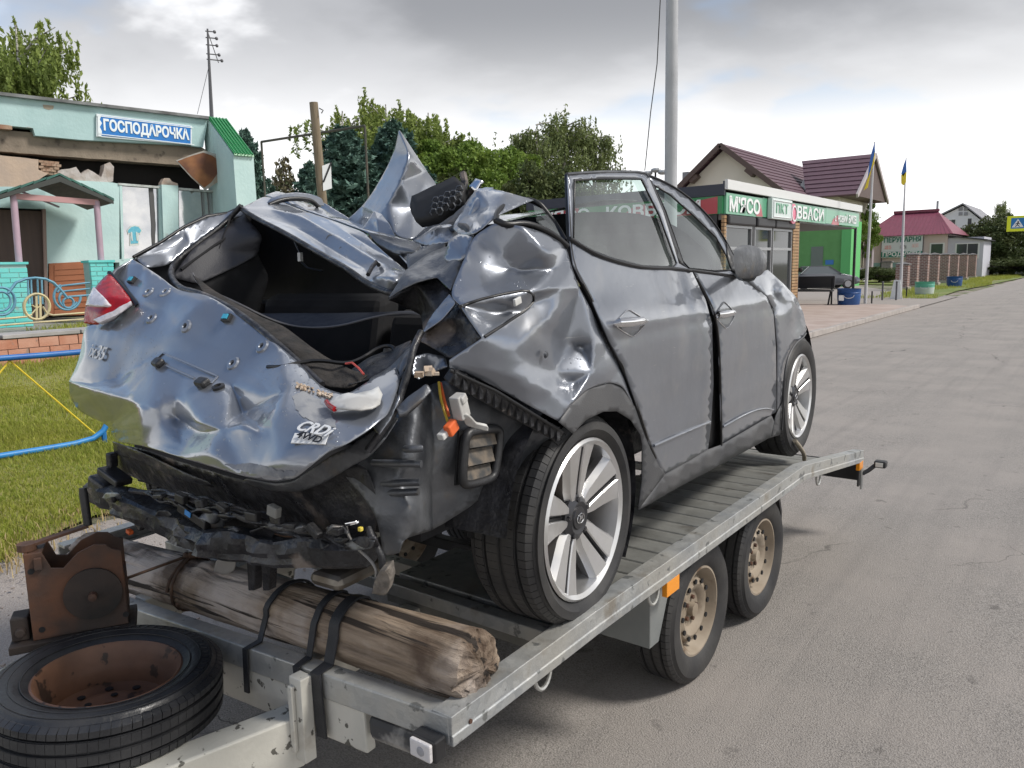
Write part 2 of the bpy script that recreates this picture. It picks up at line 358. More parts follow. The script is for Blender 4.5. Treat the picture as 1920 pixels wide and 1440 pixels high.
# ------------------------------------------------------------------ trailer
h = node_mat('galvanised'); c = h.mix(h.rng(h.vor(38, out='Color'), 0, 1), (0.33, 0.345, 0.355), (0.47, 0.48, 0.475)); c = h.mix(h.rng(h.noise(3, 6), .42, .62, 0, .75), c, (0.47, 0.455, 0.41))
c = h.mix(h.rng(h.noise(17, 4), .62, .66), c, (0.20, 0.205, 0.20)); c = h.mix(h.rng(h.noise(6, 7), .60, .70, 0, .6), c, (0.22, 0.18, 0.13))
h.L(c, h.b.inputs['Base Color']); h.b.inputs['Metallic'].default_value = .55; h.L(h.rng(h.noise(14), .3, .7, .32, .6), h.b.inputs['Roughness']); h.L(h.bump(h.noise(90), .0015), h.b.inputs['Normal']); GALV = h.m
h = node_mat('weathered_galvanised'); c = h.mix(h.rng(h.noise(3, 6), .4, .62), (0.50, 0.49, 0.44), (0.63, 0.61, 0.55)); c = h.mix(h.rng(h.noise(24, 3), .63, .66), c, (0.11, 0.105, 0.09)); c = h.mix(h.rng(h.noise(5, 7), .60, .72, 0, .7), c, (0.24, 0.19, 0.13))
h.L(c, h.b.inputs['Base Color']); h.b.inputs['Metallic'].default_value = .15; h.b.inputs['Roughness'].default_value = .55; h.L(h.bump(h.noise(60), .0015), h.b.inputs['Normal']); WGALV = h.m
DARKP = pm('black_plastic', (0.012, 0.012, 0.013), .45, col2=(0.03, 0.03, 0.032), vs=6, bump=.001, bs=80)
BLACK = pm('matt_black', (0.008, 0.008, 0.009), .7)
# tyres: dark rubber with road dust
RUB = pm('rubber', (0.022, 0.022, 0.024), .62, col2=(0.05, 0.048, 0.046), vs=5, bump=.0012, bs=45, spec=.4)
RUBWET = pm('wet_rubber', (0.016, 0.017, 0.02), .30, col2=(0.028, 0.028, 0.03), vs=9, rough2=.6, bump=.0016, bs=60, spec=.5)
RUST = pm('rusty_steel', (0.12, 0.052, 0.027), .7, col2=(0.05, 0.032, 0.025), vs=9, bump=.002, bs=40, col3=(0.035, 0.026, 0.022), vs3=4., lo3=.5, hi3=.62)
RUSTW = pm('rusty_rim', (0.17, 0.085, 0.050), .55, col2=(0.10, 0.052, 0.033), vs=8, bump=.001, bs=40, col3=(0.035, 0.02, 0.014), vs3=13., lo3=.61, hi3=.64)
RIMD = pm('dusty_steel_rim', (0.26, 0.21, 0.155), .75, metal=.1, col2=(0.36, 0.305, 0.24), vs=6, bump=.001, bs=50, col3=(0.14, 0.09, 0.055), vs3=9., lo3=.56, hi3=.68)
AMBER = pm('amber_reflector', (0.85, 0.30, 0.01), .25, coat=.5)
MGAL = pm('mudguard_zinc', (.22, .235, .235), .5, metal=.4, col2=(.30, .31, .30), vs=4, bump=.001, bs=40)
DECK = pm('weathered_deck', (.20, .20, .185), .55, metal=.45, col2=(.31, .31, .29), vs=5, col3=(.10, .09, .075), vs3=5., lo3=.58, hi3=.72, bump=.0015, bs=60, rnd=True)
TRO = Vector((-2.2, 3.2, 0))
trailer = thing('car_trailer', 'galvanised tandem axle car transporter trailer carrying the crushed grey car', 'trailer', TRO)
def tp(mb, name, mat, parent=None, **k): return mb.build(name, mat, parent or trailer, rel=TRO, **k)
def sweep(prof, path):
    mb = MB(); n = len(prof)
    for p in path: mb.v += [(p[0]+a, p[1], p[2]+b) for a, b in prof]
    for i in range(len(path)-1): mb.f += [(i*n+k, i*n+(k+1) % n, (i+1)*n+(k+1) % n, (i+1)*n+k) for k in range(n)]
    mb.f += [tuple(range(n)), tuple(range((len(path)-1)*n, len(path)*n))]; return mb
RPATH = [(0, 1.235, .702), (0, 1.9, .716), (0, 3.92, .72), (0, 5.15, .55)]
prof = [(0, 0), (-.062, 0), (-.062, -.012), (-.012, -.012), (-.012, -.047), (-.006, -.050), (-.006, -.066), (-.03, -.066), (-.03, -.076), (.003, -.076), (.003, -.050), (0, -.047)]
tp(sweep([(a-1.15, b) for a, b in prof], RPATH), 'side_rail', GALV, bevel=.002)
tp(sweep([(-a-3.25, b) for a, b in prof], RPATH), 'side_rail', GALV, bevel=.002)
tp(MB().beam((-1.160, 1.262, .664), (-3.25, 1.162, .572), .055, .072), 'front_beam', GALV, bevel=.004)
tp(MB().beam((-1.45, 1.245, .555), (-2.55, 1.192, .51), .034, .12), 'lower_front_plate', WGALV, bevel=.006)
tp(MB().beam((-1.22, 1.255, .585), (-1.44, 1.244, .575), .04, .07), 'mudded_rubber_block', pm('muddy_rubber', (0.05, 0.05, 0.05), .8, col2=(0.28, 0.27, 0.25), vs=9, lo=.5, hi=.6), bevel=.02)
tp(MB().bx(-1.675, -1.625, 1.165, 1.203, .43, .672).bx(-1.668, -1.650, 1.152, 1.165, .46, .65), 'support_bracket', WGALV, bevel=.003)
# inner chassis
for X in (-1.78, -2.62):
    tp(MB().bx(X-.035, X+.035, 1.24, 4.1, .53, .628), 'chassis_beam', WGALV, bevel=.004)
for Y, z0, z1, m in ((1.74, .655, .70, GALV), (2.02, .57, .625, WGALV), (3.95, .56, .60, GALV)):
    tp(MB().bx(-3.19 if Y < 1.9 else -3.08, -1.212 if Y < 1.9 else -1.32, Y-.025, Y+.025, z0, z1), 'cross_member', m, bevel=.004)
tp(MB().bx(-1.90, -1.214, 1.80, 2.10, .648, .697), 'wheel_rest_plate', GALV, bevel=.004)
tp(MB().beam((-1.76, 1.9, .50), (-1.32, 1.45, .56), .05, .06), 'diagonal_brace', WGALV, bevel=.003)
tp(MB().beam((-2.64, 1.9, .50), (-3.08, 1.45, .56), .05, .06), 'diagonal_brace', WGALV, bevel=.003)
tp(MB().bx(-3.19, -1.85, 1.50, 1.58, .545, .60), 'cross_member', GALV, bevel=.004)
tp(MB().bx(-3.19, -2.3, 1.64, 1.70, .545, .60), 'cross_member', GALV, bevel=.004)
# drawbar, running forward under the spare wheel to the hitch
tp(MB().beam((-1.70, 1.20, .475), (-2.16, -.62, .475), .085, .15), 'drawbar_beam', WGALV, bevel=.006)
tp(MB().beam((-2.70, 1.20, .475), (-2.24, -.62, .475), .085, .15), 'drawbar_beam', WGALV, bevel=.006)
tp(MB().bx(-2.3, -2.1, -.75, -.55, .42, .56), 'hitch_plate', WGALV, bevel=.006)
tp(MB().tube([(-2.2, -1.05, .50), (-2.2, -.7, .50)], .035, 10).ball((-2.2, -1.08, .48), .05), 'hitch_coupling', DARKP)
tp(MB().tube([(-2.33, -.3, .05), (-2.33, -.3, .75)], .03, 10).lathe([(.0, -.04), (.09, -.04), (.09, .04), (0, .04)], 16, rots('Y', math.pi/2), (-2.33, -.3, .09)), 'jockey_wheel', DARKP)
# deck slats, two runways, following the drop at the tail
def deckz(y): return .645 if y < 3.92 else .645-(y-3.92)*.138
slat0 = None
y = 1.80; i = 0
smesh = {}
while y < 5.08:
    for X0, X1 in ((-1.90, -1.214), (-3.186, -2.50)):
        key = (X0, i % 3)
        if key not in smesh:
            mb = MB(); a = (i % 3)*.002
            pr = [(-.060, -.03), (-.060, -.004), (-.056, 0), (-.020, .002+a), (.020, .002+a), (.050, 0), (.053, -.010), (.0605, -.012), (.0605, -.03)]
            for xx in (X0, X1): mb.v += [(xx, b, c) for b, c in pr]
            n = len(pr); mb.f = [(k, (k+1) % n, n+(k+1) % n, n+k) for k in range(n)]+[tuple(range(n)), tuple(range(n, 2*n))]
            so_ = mb.build('slat', DECK, trailer); smesh[key] = so_.data
        else:
            so_ = bpy.data.objects.new('slat', smesh[key]); COL.objects.link(so_); so_.parent = trailer
        so_.location = (2.2, y-3.2, deckz(y)-(.0 if X0 > -2 else 0)); so_.rotation_euler = (-math.atan(.138) if y > 3.92 else 0, 0, 0)
    y += .122; i += 1
# wheels
def tyre_mesh(ro, ri, wd, grooves=True, n=72, tread=.008, axis='X', wear=0):
    hw = wd/2; mb = MB(); sh = ro-.012
    prof = [(ri, -hw*.72), (ri+.012, -hw*.86), (ri+(ro-ri)*.45, -hw*1.02), (ri+(ro-ri)*.75, -hw*.99), (sh-.012, -hw*.90), (sh, -hw*.82)]
    g = [(-.74, 0), (-.50, 0), (-.49, 1), (-.43, 1), (-.42, 0), (-.06, 0), (-.05, 1), (.05, 1), (.06, 0), (.42, 0), (.43, 1), (.49, 1), (.50, 0), (.74, 0)]
    prof += [(ro-.004*abs(a)*2-(tread if b else 0), hw*a) for a, b in g]
    prof += [(r, -hh) for r, hh in [(sh, -hw*.82), (sh-.012, -hw*.90), (ri+(ro-ri)*.75, -hw*.99), (ri+(ro-ri)*.45, -hw*1.02), (ri+.012, -hw*.86), (ri, -hw*.72)]]
    M = rots('Y', math.pi/2) if axis == 'X' else Matrix.Identity(3)
    mb.lathe(prof, n, M); return mb
def sipes(ro, wd, n, axis='X', lug=.17):     # shoulder blocks standing proud of the tread
    mb = MB(); hw = wd/2; M = rots('Y', math.pi/2) if axis == 'X' else Matrix.Identity(3)
    for k in range(n):
        a = 2*math.pi*k/n; da = 2*math.pi/n*.455
        for s in (-1, 1):
            vs = []
            for aa in (a-da, a+da):
                for r, hh in ((ro-.004, .52), (ro+.0010, .53), (ro+.0004, .74), (ro-.014, .86), (ro-.022, .86), (ro-.02, .52)):
                    vs.append(M@Vector((r*math.cos(aa+s*hh*.02), r*math.sin(aa+s*hh*.02), s*hw*hh)))
            mb.add(vs, [(0,1,2,3,4,5), (11,10,9,8,7,6)]+[(i, (i+1) % 6, 6+(i+1) % 6, 6+i) for i in range(6)])
        for c0, c1 in ((-.40, -.08), (.08, .40)):
            da2 = da*1.05; vs = []
            for aa in (a-da2, a+da2):
                for r, hh in ((ro-.006, c0), (ro+.0008, c0), (ro+.0008, c1), (ro-.006, c1)): vs.append(M@Vector((r*math.cos(aa), r*math.sin(aa), hw*hh)))
            mb.add(vs, [(0,1,2,3), (7,6,5,4), (0,4,5,1), (1,5,6,2), (2,6,7,3), (3,7,4,0)])
    return mb
def steel_rim(ri, wd):   # axis X, outer face +X
    M = rots('Y', math.pi/2); hw = wd/2; mb = MB()
    prof = [(ri+.008, hw*.70), (ri+.010, hw*.80), (ri-.002, hw*.82), (ri-.012, hw*.66), (ri-.022, hw*.2), (ri-.026, hw*.16), (ri-.036, hw*.20), (ri-.055, hw*.52), (ri-.075, hw*.60), (ri-.095, hw*.52), (ri-.108, hw*.36), (.03, hw*.34), (.028, hw*.62), (.0, hw*.64)]
    mb.lathe(prof, 48, M); mb.lathe([(ri+.008, hw*.7), (ri-.02, hw*.1), (ri-.03, -hw*.7), (ri+.008, -hw*.72)], 48, M); return mb
def make_trailer_wheel(px, py):
    root = trailer
    RO, RI, WD = .302, .183, .185
    wobj = tp(tyre_mesh(RO, RI, WD).move((px, py, RO)), 'wheel', RUB, smooth=40)
    wobj['label'] = 'dusty trailer wheel'
    ty = sipes(RO, WD, 64).move((px, py, RO)).build('tread_blocks', RUB, wobj, rel=TRO); stuff(ty)
    rm = steel_rim(RI, WD).move((px, py, RO)); rim = rm.build('rim', RIMD, wobj, rel=TRO, smooth=35)
    ho = MB()
    for k in range(12):
        a = 2*math.pi*k/12; ho.lathe([(0, .0), (.011, .0), (.011, .006), (0, .006)], 10, rots('X', a) @ rots('Y', math.pi/2), (px+.055, py+.123*math.sin(a+.0), RO+.123*math.cos(a)))
    stuff(ho.build('vent_holes', BLACK, wobj, rel=TRO))
    for k in range(5):
        a = 2*math.pi*k/5+.3; MB().lathe([(0, 0), (.010, 0), (.010, .014), (0, .016)], 6, rots('Y', math.pi/2), (px+.030, py+.05*math.sin(a), RO+.05*math.cos(a))).build('wheel_nut', RUST, wobj, rel=TRO)
for Y in (2.90, 3.64):
    make_trailer_wheel(-1.338, Y)
    make_trailer_wheel(-3.06, Y)
    tp(MB().bx(-2.95, -1.45, Y-.03, Y+.03, .28, .34), 'axle', DARKP, bevel=.005)
for s, X0 in ((1, -1.30), (-1, -3.10)):
    a, b = (X0-.17, X0) if s == 1 else (X0, X0+.17)
    e_ = -1.215 if s == 1 else -3.185; i_ = -1.66 if s == 1 else -2.74; tp(MB().bx(min(e_, i_), max(e_, i_), 2.36, 2.368, .375, .64).prism([(e_, 2.362, .64), (e_, 2.56, .64), (e_, 2.43, .375), (e_, 2.362, .375)], (-.008*s, 0, 0)), 'mudguard', MGAL)
    tp(MB().bx(a, b, 2.57, 3.97, .632, .638), 'mudguard_top', DARKP)
    tp(MB().prism([(a, 3.93, .62), (a, 3.96, .62), (a, 4.05, .42), (a, 4.05, .24), (a, 4.035, .24), (a, 4.035, .41)], (b-a, 0, 0)), 'mud_flap', DARKP)
tp(MB().bx(-1.168, -1.148, 2.36, 2.46, .585, .642), 'side_reflector', AMBER, bevel=.002)
tp(MB().bx(-1.168, -1.146, 5.04, 5.13, .44, .49), 'side_reflector', AMBER, bevel=.002)
tp(MB().bx(-1.165, -1.155, 5.07, 5.15, .33, .46).bx(-3.22, -1.16, 5.145, 5.155, .35, .47), 'tail_plate', DARKP)
tp(MB().prism([(-1.158, 5.10, .44), (-1.158, 5.15, .44), (-1.158, 5.16, .30), (-1.158, 5.12, .30)], (.01, 0, 0)), 'tail_bracket', GALV)
a_ = tp(MB().tube([(-1.15, 5.14, .40), (-1.12, 5.16, .42), (-1.09, 5.18, .45), (-1.06, 5.18, .465)], .014, 8), 'lamp_arm', DARKP)
MB().bx(-1.09, -1.02, 5.15, 5.21, .445, .488).build('marker_lamp', DARKP, a_, rel=TRO, bevel=.008)
MB().bx(-1.078, -1.035, 5.143, 5.152, .454, .480).build('lamp_lens', pm('clear_lens', (.75, .75, .7), .15, coat=.6), a_, rel=TRO)
lb = tp(MB().bx(-1.242, -1.163, 1.190, 1.228, .600, .655), 'front_marker_lamp', DARKP, bevel=.004)
MB().bx(-1.236, -1.170, 1.178, 1.190, .605, .650).build('lamp_lens', pm('frosted_lens', (.62, .60, .60), .3, coat=.3, bump=.002, bs=200), lb, rel=TRO, bevel=.004)
MB().ball((-1.20, 1.178, .627), (.012, .004, .012)).build('bulb', pm('bulb_grey', (.3, .3, .32), .3), lb, rel=TRO)
for Y in (1.62, 2.28, 4.2):
    tp(MB().tube([(-1.16, Y+.038*math.cos(t), deckz(Y)-.005+(-.05*math.sin(t))) for t in [math.pi*k/10 for k in range(11)]], .006, 6), 'lashing_hook', GALV)
tp(MB().tube([(-1.152, 1.30, .66), (-1.146, 1.30, .66)], .006, 8), 'bolt', RUST)
# ------------------------------------------------------------------ log, straps, wire
h = node_mat('old_wood')
vec = h.mapp((1.2, 14, 14)); g = h.noise(2.2, 8, vec, .65, .4); c = h.mix(h.rng(g, .3, .7), (0.10, 0.066, 0.042), (0.40, 0.315, 0.235)); c = h.mix(h.rng(h.noise(3, 5), .45, .62, 0, .75), c, (0.56, 0.50, 0.46)); c = h.mix(h.rng(h.noise(4.5, 6), .53, .64, 0, .85), c, (0.075, 0.045, 0.028))
c = h.mix(h.rng(h.noise(1.7, 9, h.mapp((.5, 22, 22))), .57, .61), c, (0.028, 0.02, 0.015))
h.L(c, h.b.inputs['Base Color']); h.b.inputs['Roughness'].default_value = .85; h.L(h.bump(g, .012, h.bump(h.noise(1.7, 9, h.mapp((.5, 22, 22))), .010)), h.b.inputs['Normal']); WOOD = h.m
LA = Vector((-3.15, 1.315, .652)); LB = Vector((-1.20, 1.376, .757)); ld = (LB-LA).normalized(); ls = ld.cross(Vector((0,0,1))).normalized(); lu = ls.cross(ld)
def lrad(t, a):
    p = Vector((t*4, math.cos(a)*1.2, math.sin(a)*1.2)); r = .088+.003*t+.007*mnoise.noise(p)+.005*mnoise.noise(p*3)
    for ca, dp in ((1.3, .010), (2.25, .014), (.35, .010), (-.5, .012), (3.3, .01)):
        d = (a-ca-.25*math.sin(t*5+ca)+math.pi) % (2*math.pi)-math.pi; r -= dp*math.exp(-(d/.045)**2)*(.5+.5*math.sin(t*9+ca*3))
    if .40 < t < .46: r += .014*math.sin((t-.40)/.06*math.pi)*max(0, math.sin(a))
    return r
def lpt(t, a, k=1.0, dr=0): return LA+(LB-LA)*t+(ls*math.cos(a)+lu*math.sin(a))*((lrad(t, a)+dr)*k)
logT = thing('wooden_log', 'weathered wooden pole lying strapped across the front of the trailer', 'log', LA)
mb = MB(); NT, NA = 90, 72
for i in range(NT+1):
    for k in range(NA): mb.v.append(lpt(i/NT, 2*math.pi*k/NA))
for i in range(NT): mb.f += [(i*NA+k, i*NA+(k+1) % NA, (i+1)*NA+(k+1) % NA, (i+1)*NA+k) for k in range(NA)]
for tt, base, sg in ((1.0, NT*NA, 1), (0.0, 0, -1)):        # splintered ends
    prev = base
    for q, kk in enumerate((.93, .78, .60, .40, .2)):
        o = len(mb.v)
        for k in range(NA):
            a = 2*math.pi*k/NA; p = lpt(tt, a, kk); rough = .022*(1-kk*kk)+mnoise.noise(Vector((math.cos(a)*5*kk, math.sin(a)*5*kk, 5+sg)))*.012+mnoise.noise(Vector((math.cos(a)*16*kk, math.sin(a)*16*kk, 1)))*.008-.030*math.exp(-((math.sin(a*1.5+.4)/.12)**2))*kk
            mb.v.append(p+ld*(sg*(.012+rough)))
        mb.f += [(prev+k, prev+(k+1) % NA, o+(k+1) % NA, o+k) for k in range(NA)]; prev = o
    mb.f.append(tuple(prev+k for k in range(NA)))
mb.build('trunk', WOOD, logT, rel=LA, smooth=50)
STRAP = pm('black_strap', (0.012, 0.013, 0.016), .55, col2=(0.022, 0.023, 0.027), vs=20, bump=.001, bs=200)
def band(path, wdt, th, axis):
    mb = MB(); ax = Vector(axis).normalized()
    for q, nrm in path:
        nrm = Vector(nrm).normalized(); q = Vector(q)
        mb.v += [q-ax*wdt/2, q+ax*wdt/2, q+ax*wdt/2+nrm*th, q-ax*wdt/2+nrm*th]
    n = len(path); mb.f = [(i*4+k, i*4+(k+1) % 4, i*4+4+(k+1) % 4, i*4+4+k) for i in range(n-1) for k in range(4)]+[(0,1,2,3), (n*4-4, n*4-3, n*4-2, n*4-1)]
    return mb
sgn = 1 if ls.y < 0 else -1       # which side of the log faces the camera
def strap_path(t, zend, lean=0.0, yb=None):
    P = []
    for k in range(16):
        ang = math.pi/2+sgn*R_(75-150*k/15)
        P.append((lpt(t, ang, 1, .004)+ld*(lean*(.5-k/15)*.12), ls*math.cos(ang)+lu*math.sin(ang)))
    q = P[-1][0]; kx = (q.x+1.16)/-2.09; yb = 1.262-.10*kx-.034; zt = .664-.092*kx+.037
    P.append((Vector((q.x, yb+.045, zt+.003)), Vector((0, -.3, 1))))
    for z in (zt, zt-.02, .60, .56, zend):
        P.append((Vector((q.x-lean*(.72-z)*.6, yb, z)), Vector((0, -1, .1))))
    return P
def make_strap(t, wdt, zend, lean, label):
    P = strap_path(t, zend, lean); root = Vector((P[-1][0].x, P[-1][0].y, zend))
    o = band(P, wdt, .006, ld).build('tie_strap', STRAP, None, rel=root, smooth=60); o.location = root
    tag(o, label, 'strap', 'black straps tying the log to the trailer')
make_strap(.640, .021, .53, .10, 'thin black strap over the log, leftmost of the three next to the spare wheel')
make_strap(.742, .023, .45, -.16, 'black strap over the log hanging beside the upright bracket, middle one')
make_strap(.785, .038, .50, -.10, 'wide doubled black strap over the log nearest its splintered end')
wl = MB(); pts = []
for k in range(26):
    a = 2*math.pi*k/13; pts.append(lpt(.36+.02*k/26+.01*math.sin(k), a, 1, .004))
wl.tube(pts, .006, 6).tube([lpt(.36, 1.6, 1, .01), lpt(.36, 1.6, 1, .012)+Vector((.05, .25, .02)), Vector((-2.15, 1.66, .80))], .007, 6).tube([lpt(.36, 1.6, 1, .01), Vector((-2.45, 1.12, .78)), Vector((-2.42, 1.0, .74))], .005, 6)
for k in range(4): wl.ball(lpt(.362+.006*k, 1.5+.1*k, 1, .014), .012, 8, 5)
o = wl.build('wire_lashing', pm('rusty_wire', (0.11, 0.06, 0.035), .8, col2=(0.06, 0.04, 0.03), vs=30), None, rel=lpt(.36, -1.57), smooth=60); o.location = lpt(.36, -1.57)
tag(o, 'twisted rusty wire wound round the log behind the winch', 'wire')
# ------------------------------------------------------------------ spare wheel lying on the drawbar
SP = Vector((-2.085, .875, .548)); spare = thing('spare_wheel', 'worn spare tyre with bare brown rim lying flat on the drawbar', 'wheel', SP)
spare.rotation_euler = (R_(-3), R_(2), 0)
sp = tyre_mesh(.290, .178, .150, axis='Z'); sp.move((0, 0, .075))
tyre = sp.build('tyre', RUBWET, spare, smooth=40); stuff(sipes(.290, .150, 78, 'Z').move((0, 0, .075)).build('tread_blocks', RUBWET, tyre))
for r_, z_ in ((.205, .1480), (.232, .1525), (.256, .1515)): MB().tube([(r_*math.cos(2*math.pi*k/64), r_*math.sin(2*math.pi*k/64), z_-.001) for k in range(64)], .0016, 6, True).build('sidewall_rib', RUBWET, tyre, smooth=60)
for k in range(26): a = 2*math.pi*k/64+.6; MB().box((.245*math.cos(a), .245*math.sin(a), .1515), (.016, .007, .0025), rots('Z', a)).build('sidewall_mark', RUBWET, tyre)
rm = MB(); hw = .09
rm.lathe([(.186, .128), (.190, .134), (.181, .138), (.172, .128), (.163, .09), (.158, .078), (.152, .06), (.150, .03), (.11, .022), (.085, .035), (.07, .035), (.034, .03), (.034, .012), (0, .012)], 56)
rim = rm.build('rim', RUSTW, spare, smooth=40)
for k in range(5):
    a = 2*math.pi*k/5; MB().lathe([(0, .0365), (.009, .0365), (.009, .038), (0, .038)], 10, None, (.06*math.cos(a), .06*math.sin(a), 0)).build('bolt_hole', BLACK, rim)
for k in range(10):
    a = 2*math.pi*k/10+.2; MB().lathe([(0, .0305), (.011, .0305), (.011, .032), (0, .032)], 10, None, (.118*math.cos(a), .118*math.sin(a), -.004)).build('vent_hole', BLACK, rim)
# ------------------------------------------------------------------ hand winch
WO = Vector((-2.41, .965, .70)); wang = R_(62)
winch = thing('hand_winch', 'rusty hand winch box with crank handle standing behind the spare tyre', 'winch', WO, wang)
bd = MB(); t_ = .008
L_, D_, H_ = .25, .13, .262
face = [(-L_/2, 0), (L_/2, 0), (L_/2, H_*.88), (L_*.40, H_*.92), (L_*.34, H_*.98), (.055, H_), (.01, H_*.93), (-.03, H_*.78), (-.06, H_*.80), (-.08, H_), (-L_/2, H_)]
bd.prism([(a, -D_/2, b) for a, b in face], (0, t_, 0))
bd.prism([(a, D_/2-t_, b) for a, b in face], (0, t_, 0))
bd.bx(-L_/2-.002, -L_/2+t_, -D_/2+t_+.001, D_/2-t_-.001, .02, H_-.001).bx(L_/2-t_, L_/2+.002, -D_/2+t_+.001, D_/2-t_-.001, .02, H_*.6).bx(-L_/2+t_+.001, -.08, -D_/2+t_+.001, D_/2-t_-.001, H_-t_, H_-.002)
wb = bd.build('housing', RUST, winch, bevel=.002)
MB().bx(-L_/2-.06, L_/2+.02, -D_/2-.02, D_/2+.02, -.025, -.001).build('base_plate', pm('dark_rust', (0.045, 0.032, 0.026), .8, col2=(0.02, 0.018, 0.017), vs=9, bump=.002, bs=40), winch, bevel=.003)
MB().bx(-L_/2-.055, -L_/2-.01, -.05, .02, 0, .07).tube([(-L_/2-.03, -.07, .03), (-L_/2-.03, .05, .03)], .014, 8).build('clamp', MATS['dark_rust'], winch, bevel=.004)
MB().lathe([(0, -D_/2+.015), (.086, -D_/2+.015), (.086, -D_/2+.022), (.05, -D_/2+.024), (.05, D_/2-.024), (.086, D_/2-.022), (.086, D_/2-.015), (0, D_/2-.015)], 36, rots('X', -math.pi/2), (.04, 0, .115)).build('cable_drum', MATS['dark_rust'], winch, smooth=40)
MB().lathe([(0, 0), (.075, 0), (.078, .004), (.078, .012), (.06, .014), (.02, .02), (0, .02)], 30, rots('X', math.pi/2), (.04, -D_/2, .115)).build('gear_cover', MATS['dark_rust'], winch, smooth=40)
MB().lathe([(0, 0), (.012, 0), (.012, .03), (0, .032)], 8, rots('X', math.pi/2), (.04, -D_/2-.012, .115)).build('shaft_nut', RUST, winch)
MB().bx(-L_/2-.0035, -L_/2-.0025, -.045, .005, .11, .215).build('label_plate', pm('worn_plate', (0.34, 0.36, 0.37), .5, col2=(0.2, 0.2, 0.2), vs=20), winch)
MB().bx(-L_/2-.0038, -L_/2-.0028, .02, .032, .04, .16).build('slot', BLACK, winch)
for a, b in ((-.11, .21), (-.10, .03), (.12, .03)): MB().lathe([(0, 0), (.009, 0), (.009, .001), (0, .001)], 10, rots('X', math.pi/2), (a, -D_/2-.0005, b)).build('bolt_hole', BLACK, winch)
MB().bx(-.10, -.08, -D_/2-.012, -D_/2-.001, H_-.05, H_-.012).build('stop_pin', RUST, winch, bevel=.003)
MB().lathe([(0, 0), (.026, 0), (.026, .02), (0, .022)], 16, None, (-.12, -.02, H_)).build('crank_hub', RUST, winch)

hubw = WO+rots('Z', wang)@Vector((-.12, -.02, H_+.012)); hA = W(165, 985, 'y', 1.0); hB = W(155, 915, 'y', 1.0)
inv = rots('Z', -wang)
la, lb_, lc = [inv@(p-WO) for p in (hubw, hA, hB)]
MB().beam(la, lb_, .030, .008).build('crank_arm', RUST, winch)
MB().tube([lb_, lb_*.15+lc*.85, lc], [.012, .0125, .010], 12).build('crank_handle', DARKP, winch, smooth=40)
# ------------------------------------------------------------------ wrecked car
car = thing('wrecked_car', 'crushed dark grey hatchback with torn open rear loaded backwards on the trailer', 'car', CO, CA)
h = node_mat('grey_metallic_paint')
c = h.mix(h.rng(h.noise(1.6, 5), .35, .65), (0.19, 0.206, 0.240), (0.235, 0.252, 0.286)); c = h.mix(h.rng(h.noise(3.5, 6), .57, .72, 0, .45), c, (0.33, 0.325, 0.315))
scr = h.rng(h.noise(5, 6, h.mapp((2, 2, 30), rot=(.5, .3, .2))), .70, .73, 0, .5); c = h.mix(scr, c, (0.5, 0.5, 0.5))
h.L(c, h.b.inputs['Base Color']); h.b.inputs['Metallic'].default_value = .62; h.L(h.rng(h.noise(6, 5), .35, .7, .29, .42), h.b.inputs['Roughness'])
h.b.inputs['Coat Weight'].default_value = .95; h.L(h.rng(h.noise(4, 6), .4, .7, .03, .15), h.b.inputs['Coat Roughness'])
drops = h.rng(h.vor(70), .10, .20, 1, 0); dm = h.math('MULTIPLY', drops, h.rng(h.noise(3, 3), .50, .58))
ge = h.t.nodes.new('ShaderNodeNewGeometry'); sn = h.t.nodes.new('ShaderNodeSeparateXYZ'); h.L(ge.outputs['Normal'], sn.inputs[0]); dm = h.math('MULTIPLY', dm, h.rng(sn.outputs[2], .15, .5))
bp = h.bump(h.noise(5, 3), .0035); bp2 = h.bump(dm, .0014, bp); h.L(bp2, h.b.inputs['Normal']); h.L(bp2, h.b.inputs['Coat Normal'])
PAINT = h.m
h = node_mat('dirty_dark_paint'); c = h.mix(h.rng(h.noise(5, 6), .4, .65), (0.075, 0.08, 0.09), (0.15, 0.155, 0.165)); c = h.mix(h.rng(h.noise(11, 6), .58, .70, 0, .7), c, (0.16, 0.13, 0.10))
h.L(c, h.b.inputs['Base Color']); h.b.inputs['Metallic'].default_value = .55; h.L(h.rng(h.noise(8, 5), .35, .65, .28, .6), h.b.inputs['Roughness']); h.L(h.bump(h.noise(22, 5), .004), h.b.inputs['Normal']); DPAINT = h.m
h = node_mat('crumpled_black'); c = h.mix(h.rng(h.noise(9, 6), .45, .65), (0.010, 0.010, 0.012), (0.035, 0.035, 0.04)); c = h.mix(h.rng(h.noise(6, 7), .60, .68, 0, .85), c, (0.17, 0.14, 0.12))
h.L(c, h.b.inputs['Base Color']); h.L(h.rng(h.noise(14), .35, .65, .25, .65), h.b.inputs['Roughness']); h.L(h.bump(h.noise(30, 5), .008), h.b.inputs['Normal']); CBLACK = h.m
TRIM = pm('grey_arch_plastic', (0.055, 0.057, 0.062), .5, col2=(0.085, 0.085, 0.088), vs=5, bump=.0006, bs=300)
SEAL = pm('black_seal', (0.006, 0.006, 0.007), .4)
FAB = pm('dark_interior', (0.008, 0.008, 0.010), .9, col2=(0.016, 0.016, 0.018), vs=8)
FABG = pm('shelf_fabric', (0.025, 0.03, 0.045), .9, col2=(0.04, 0.045, 0.06), vs=40)
ALLOY = pm('machined_alloy', (0.74, 0.74, 0.75), .28, metal=.85, col2=(0.58, 0.57, 0.55), vs=7, rough2=.42, coat=.3)
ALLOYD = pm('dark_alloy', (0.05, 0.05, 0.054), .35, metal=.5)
CHROME = pm('chrome', (0.75, 0.75, 0.76), .08, metal=1.0)
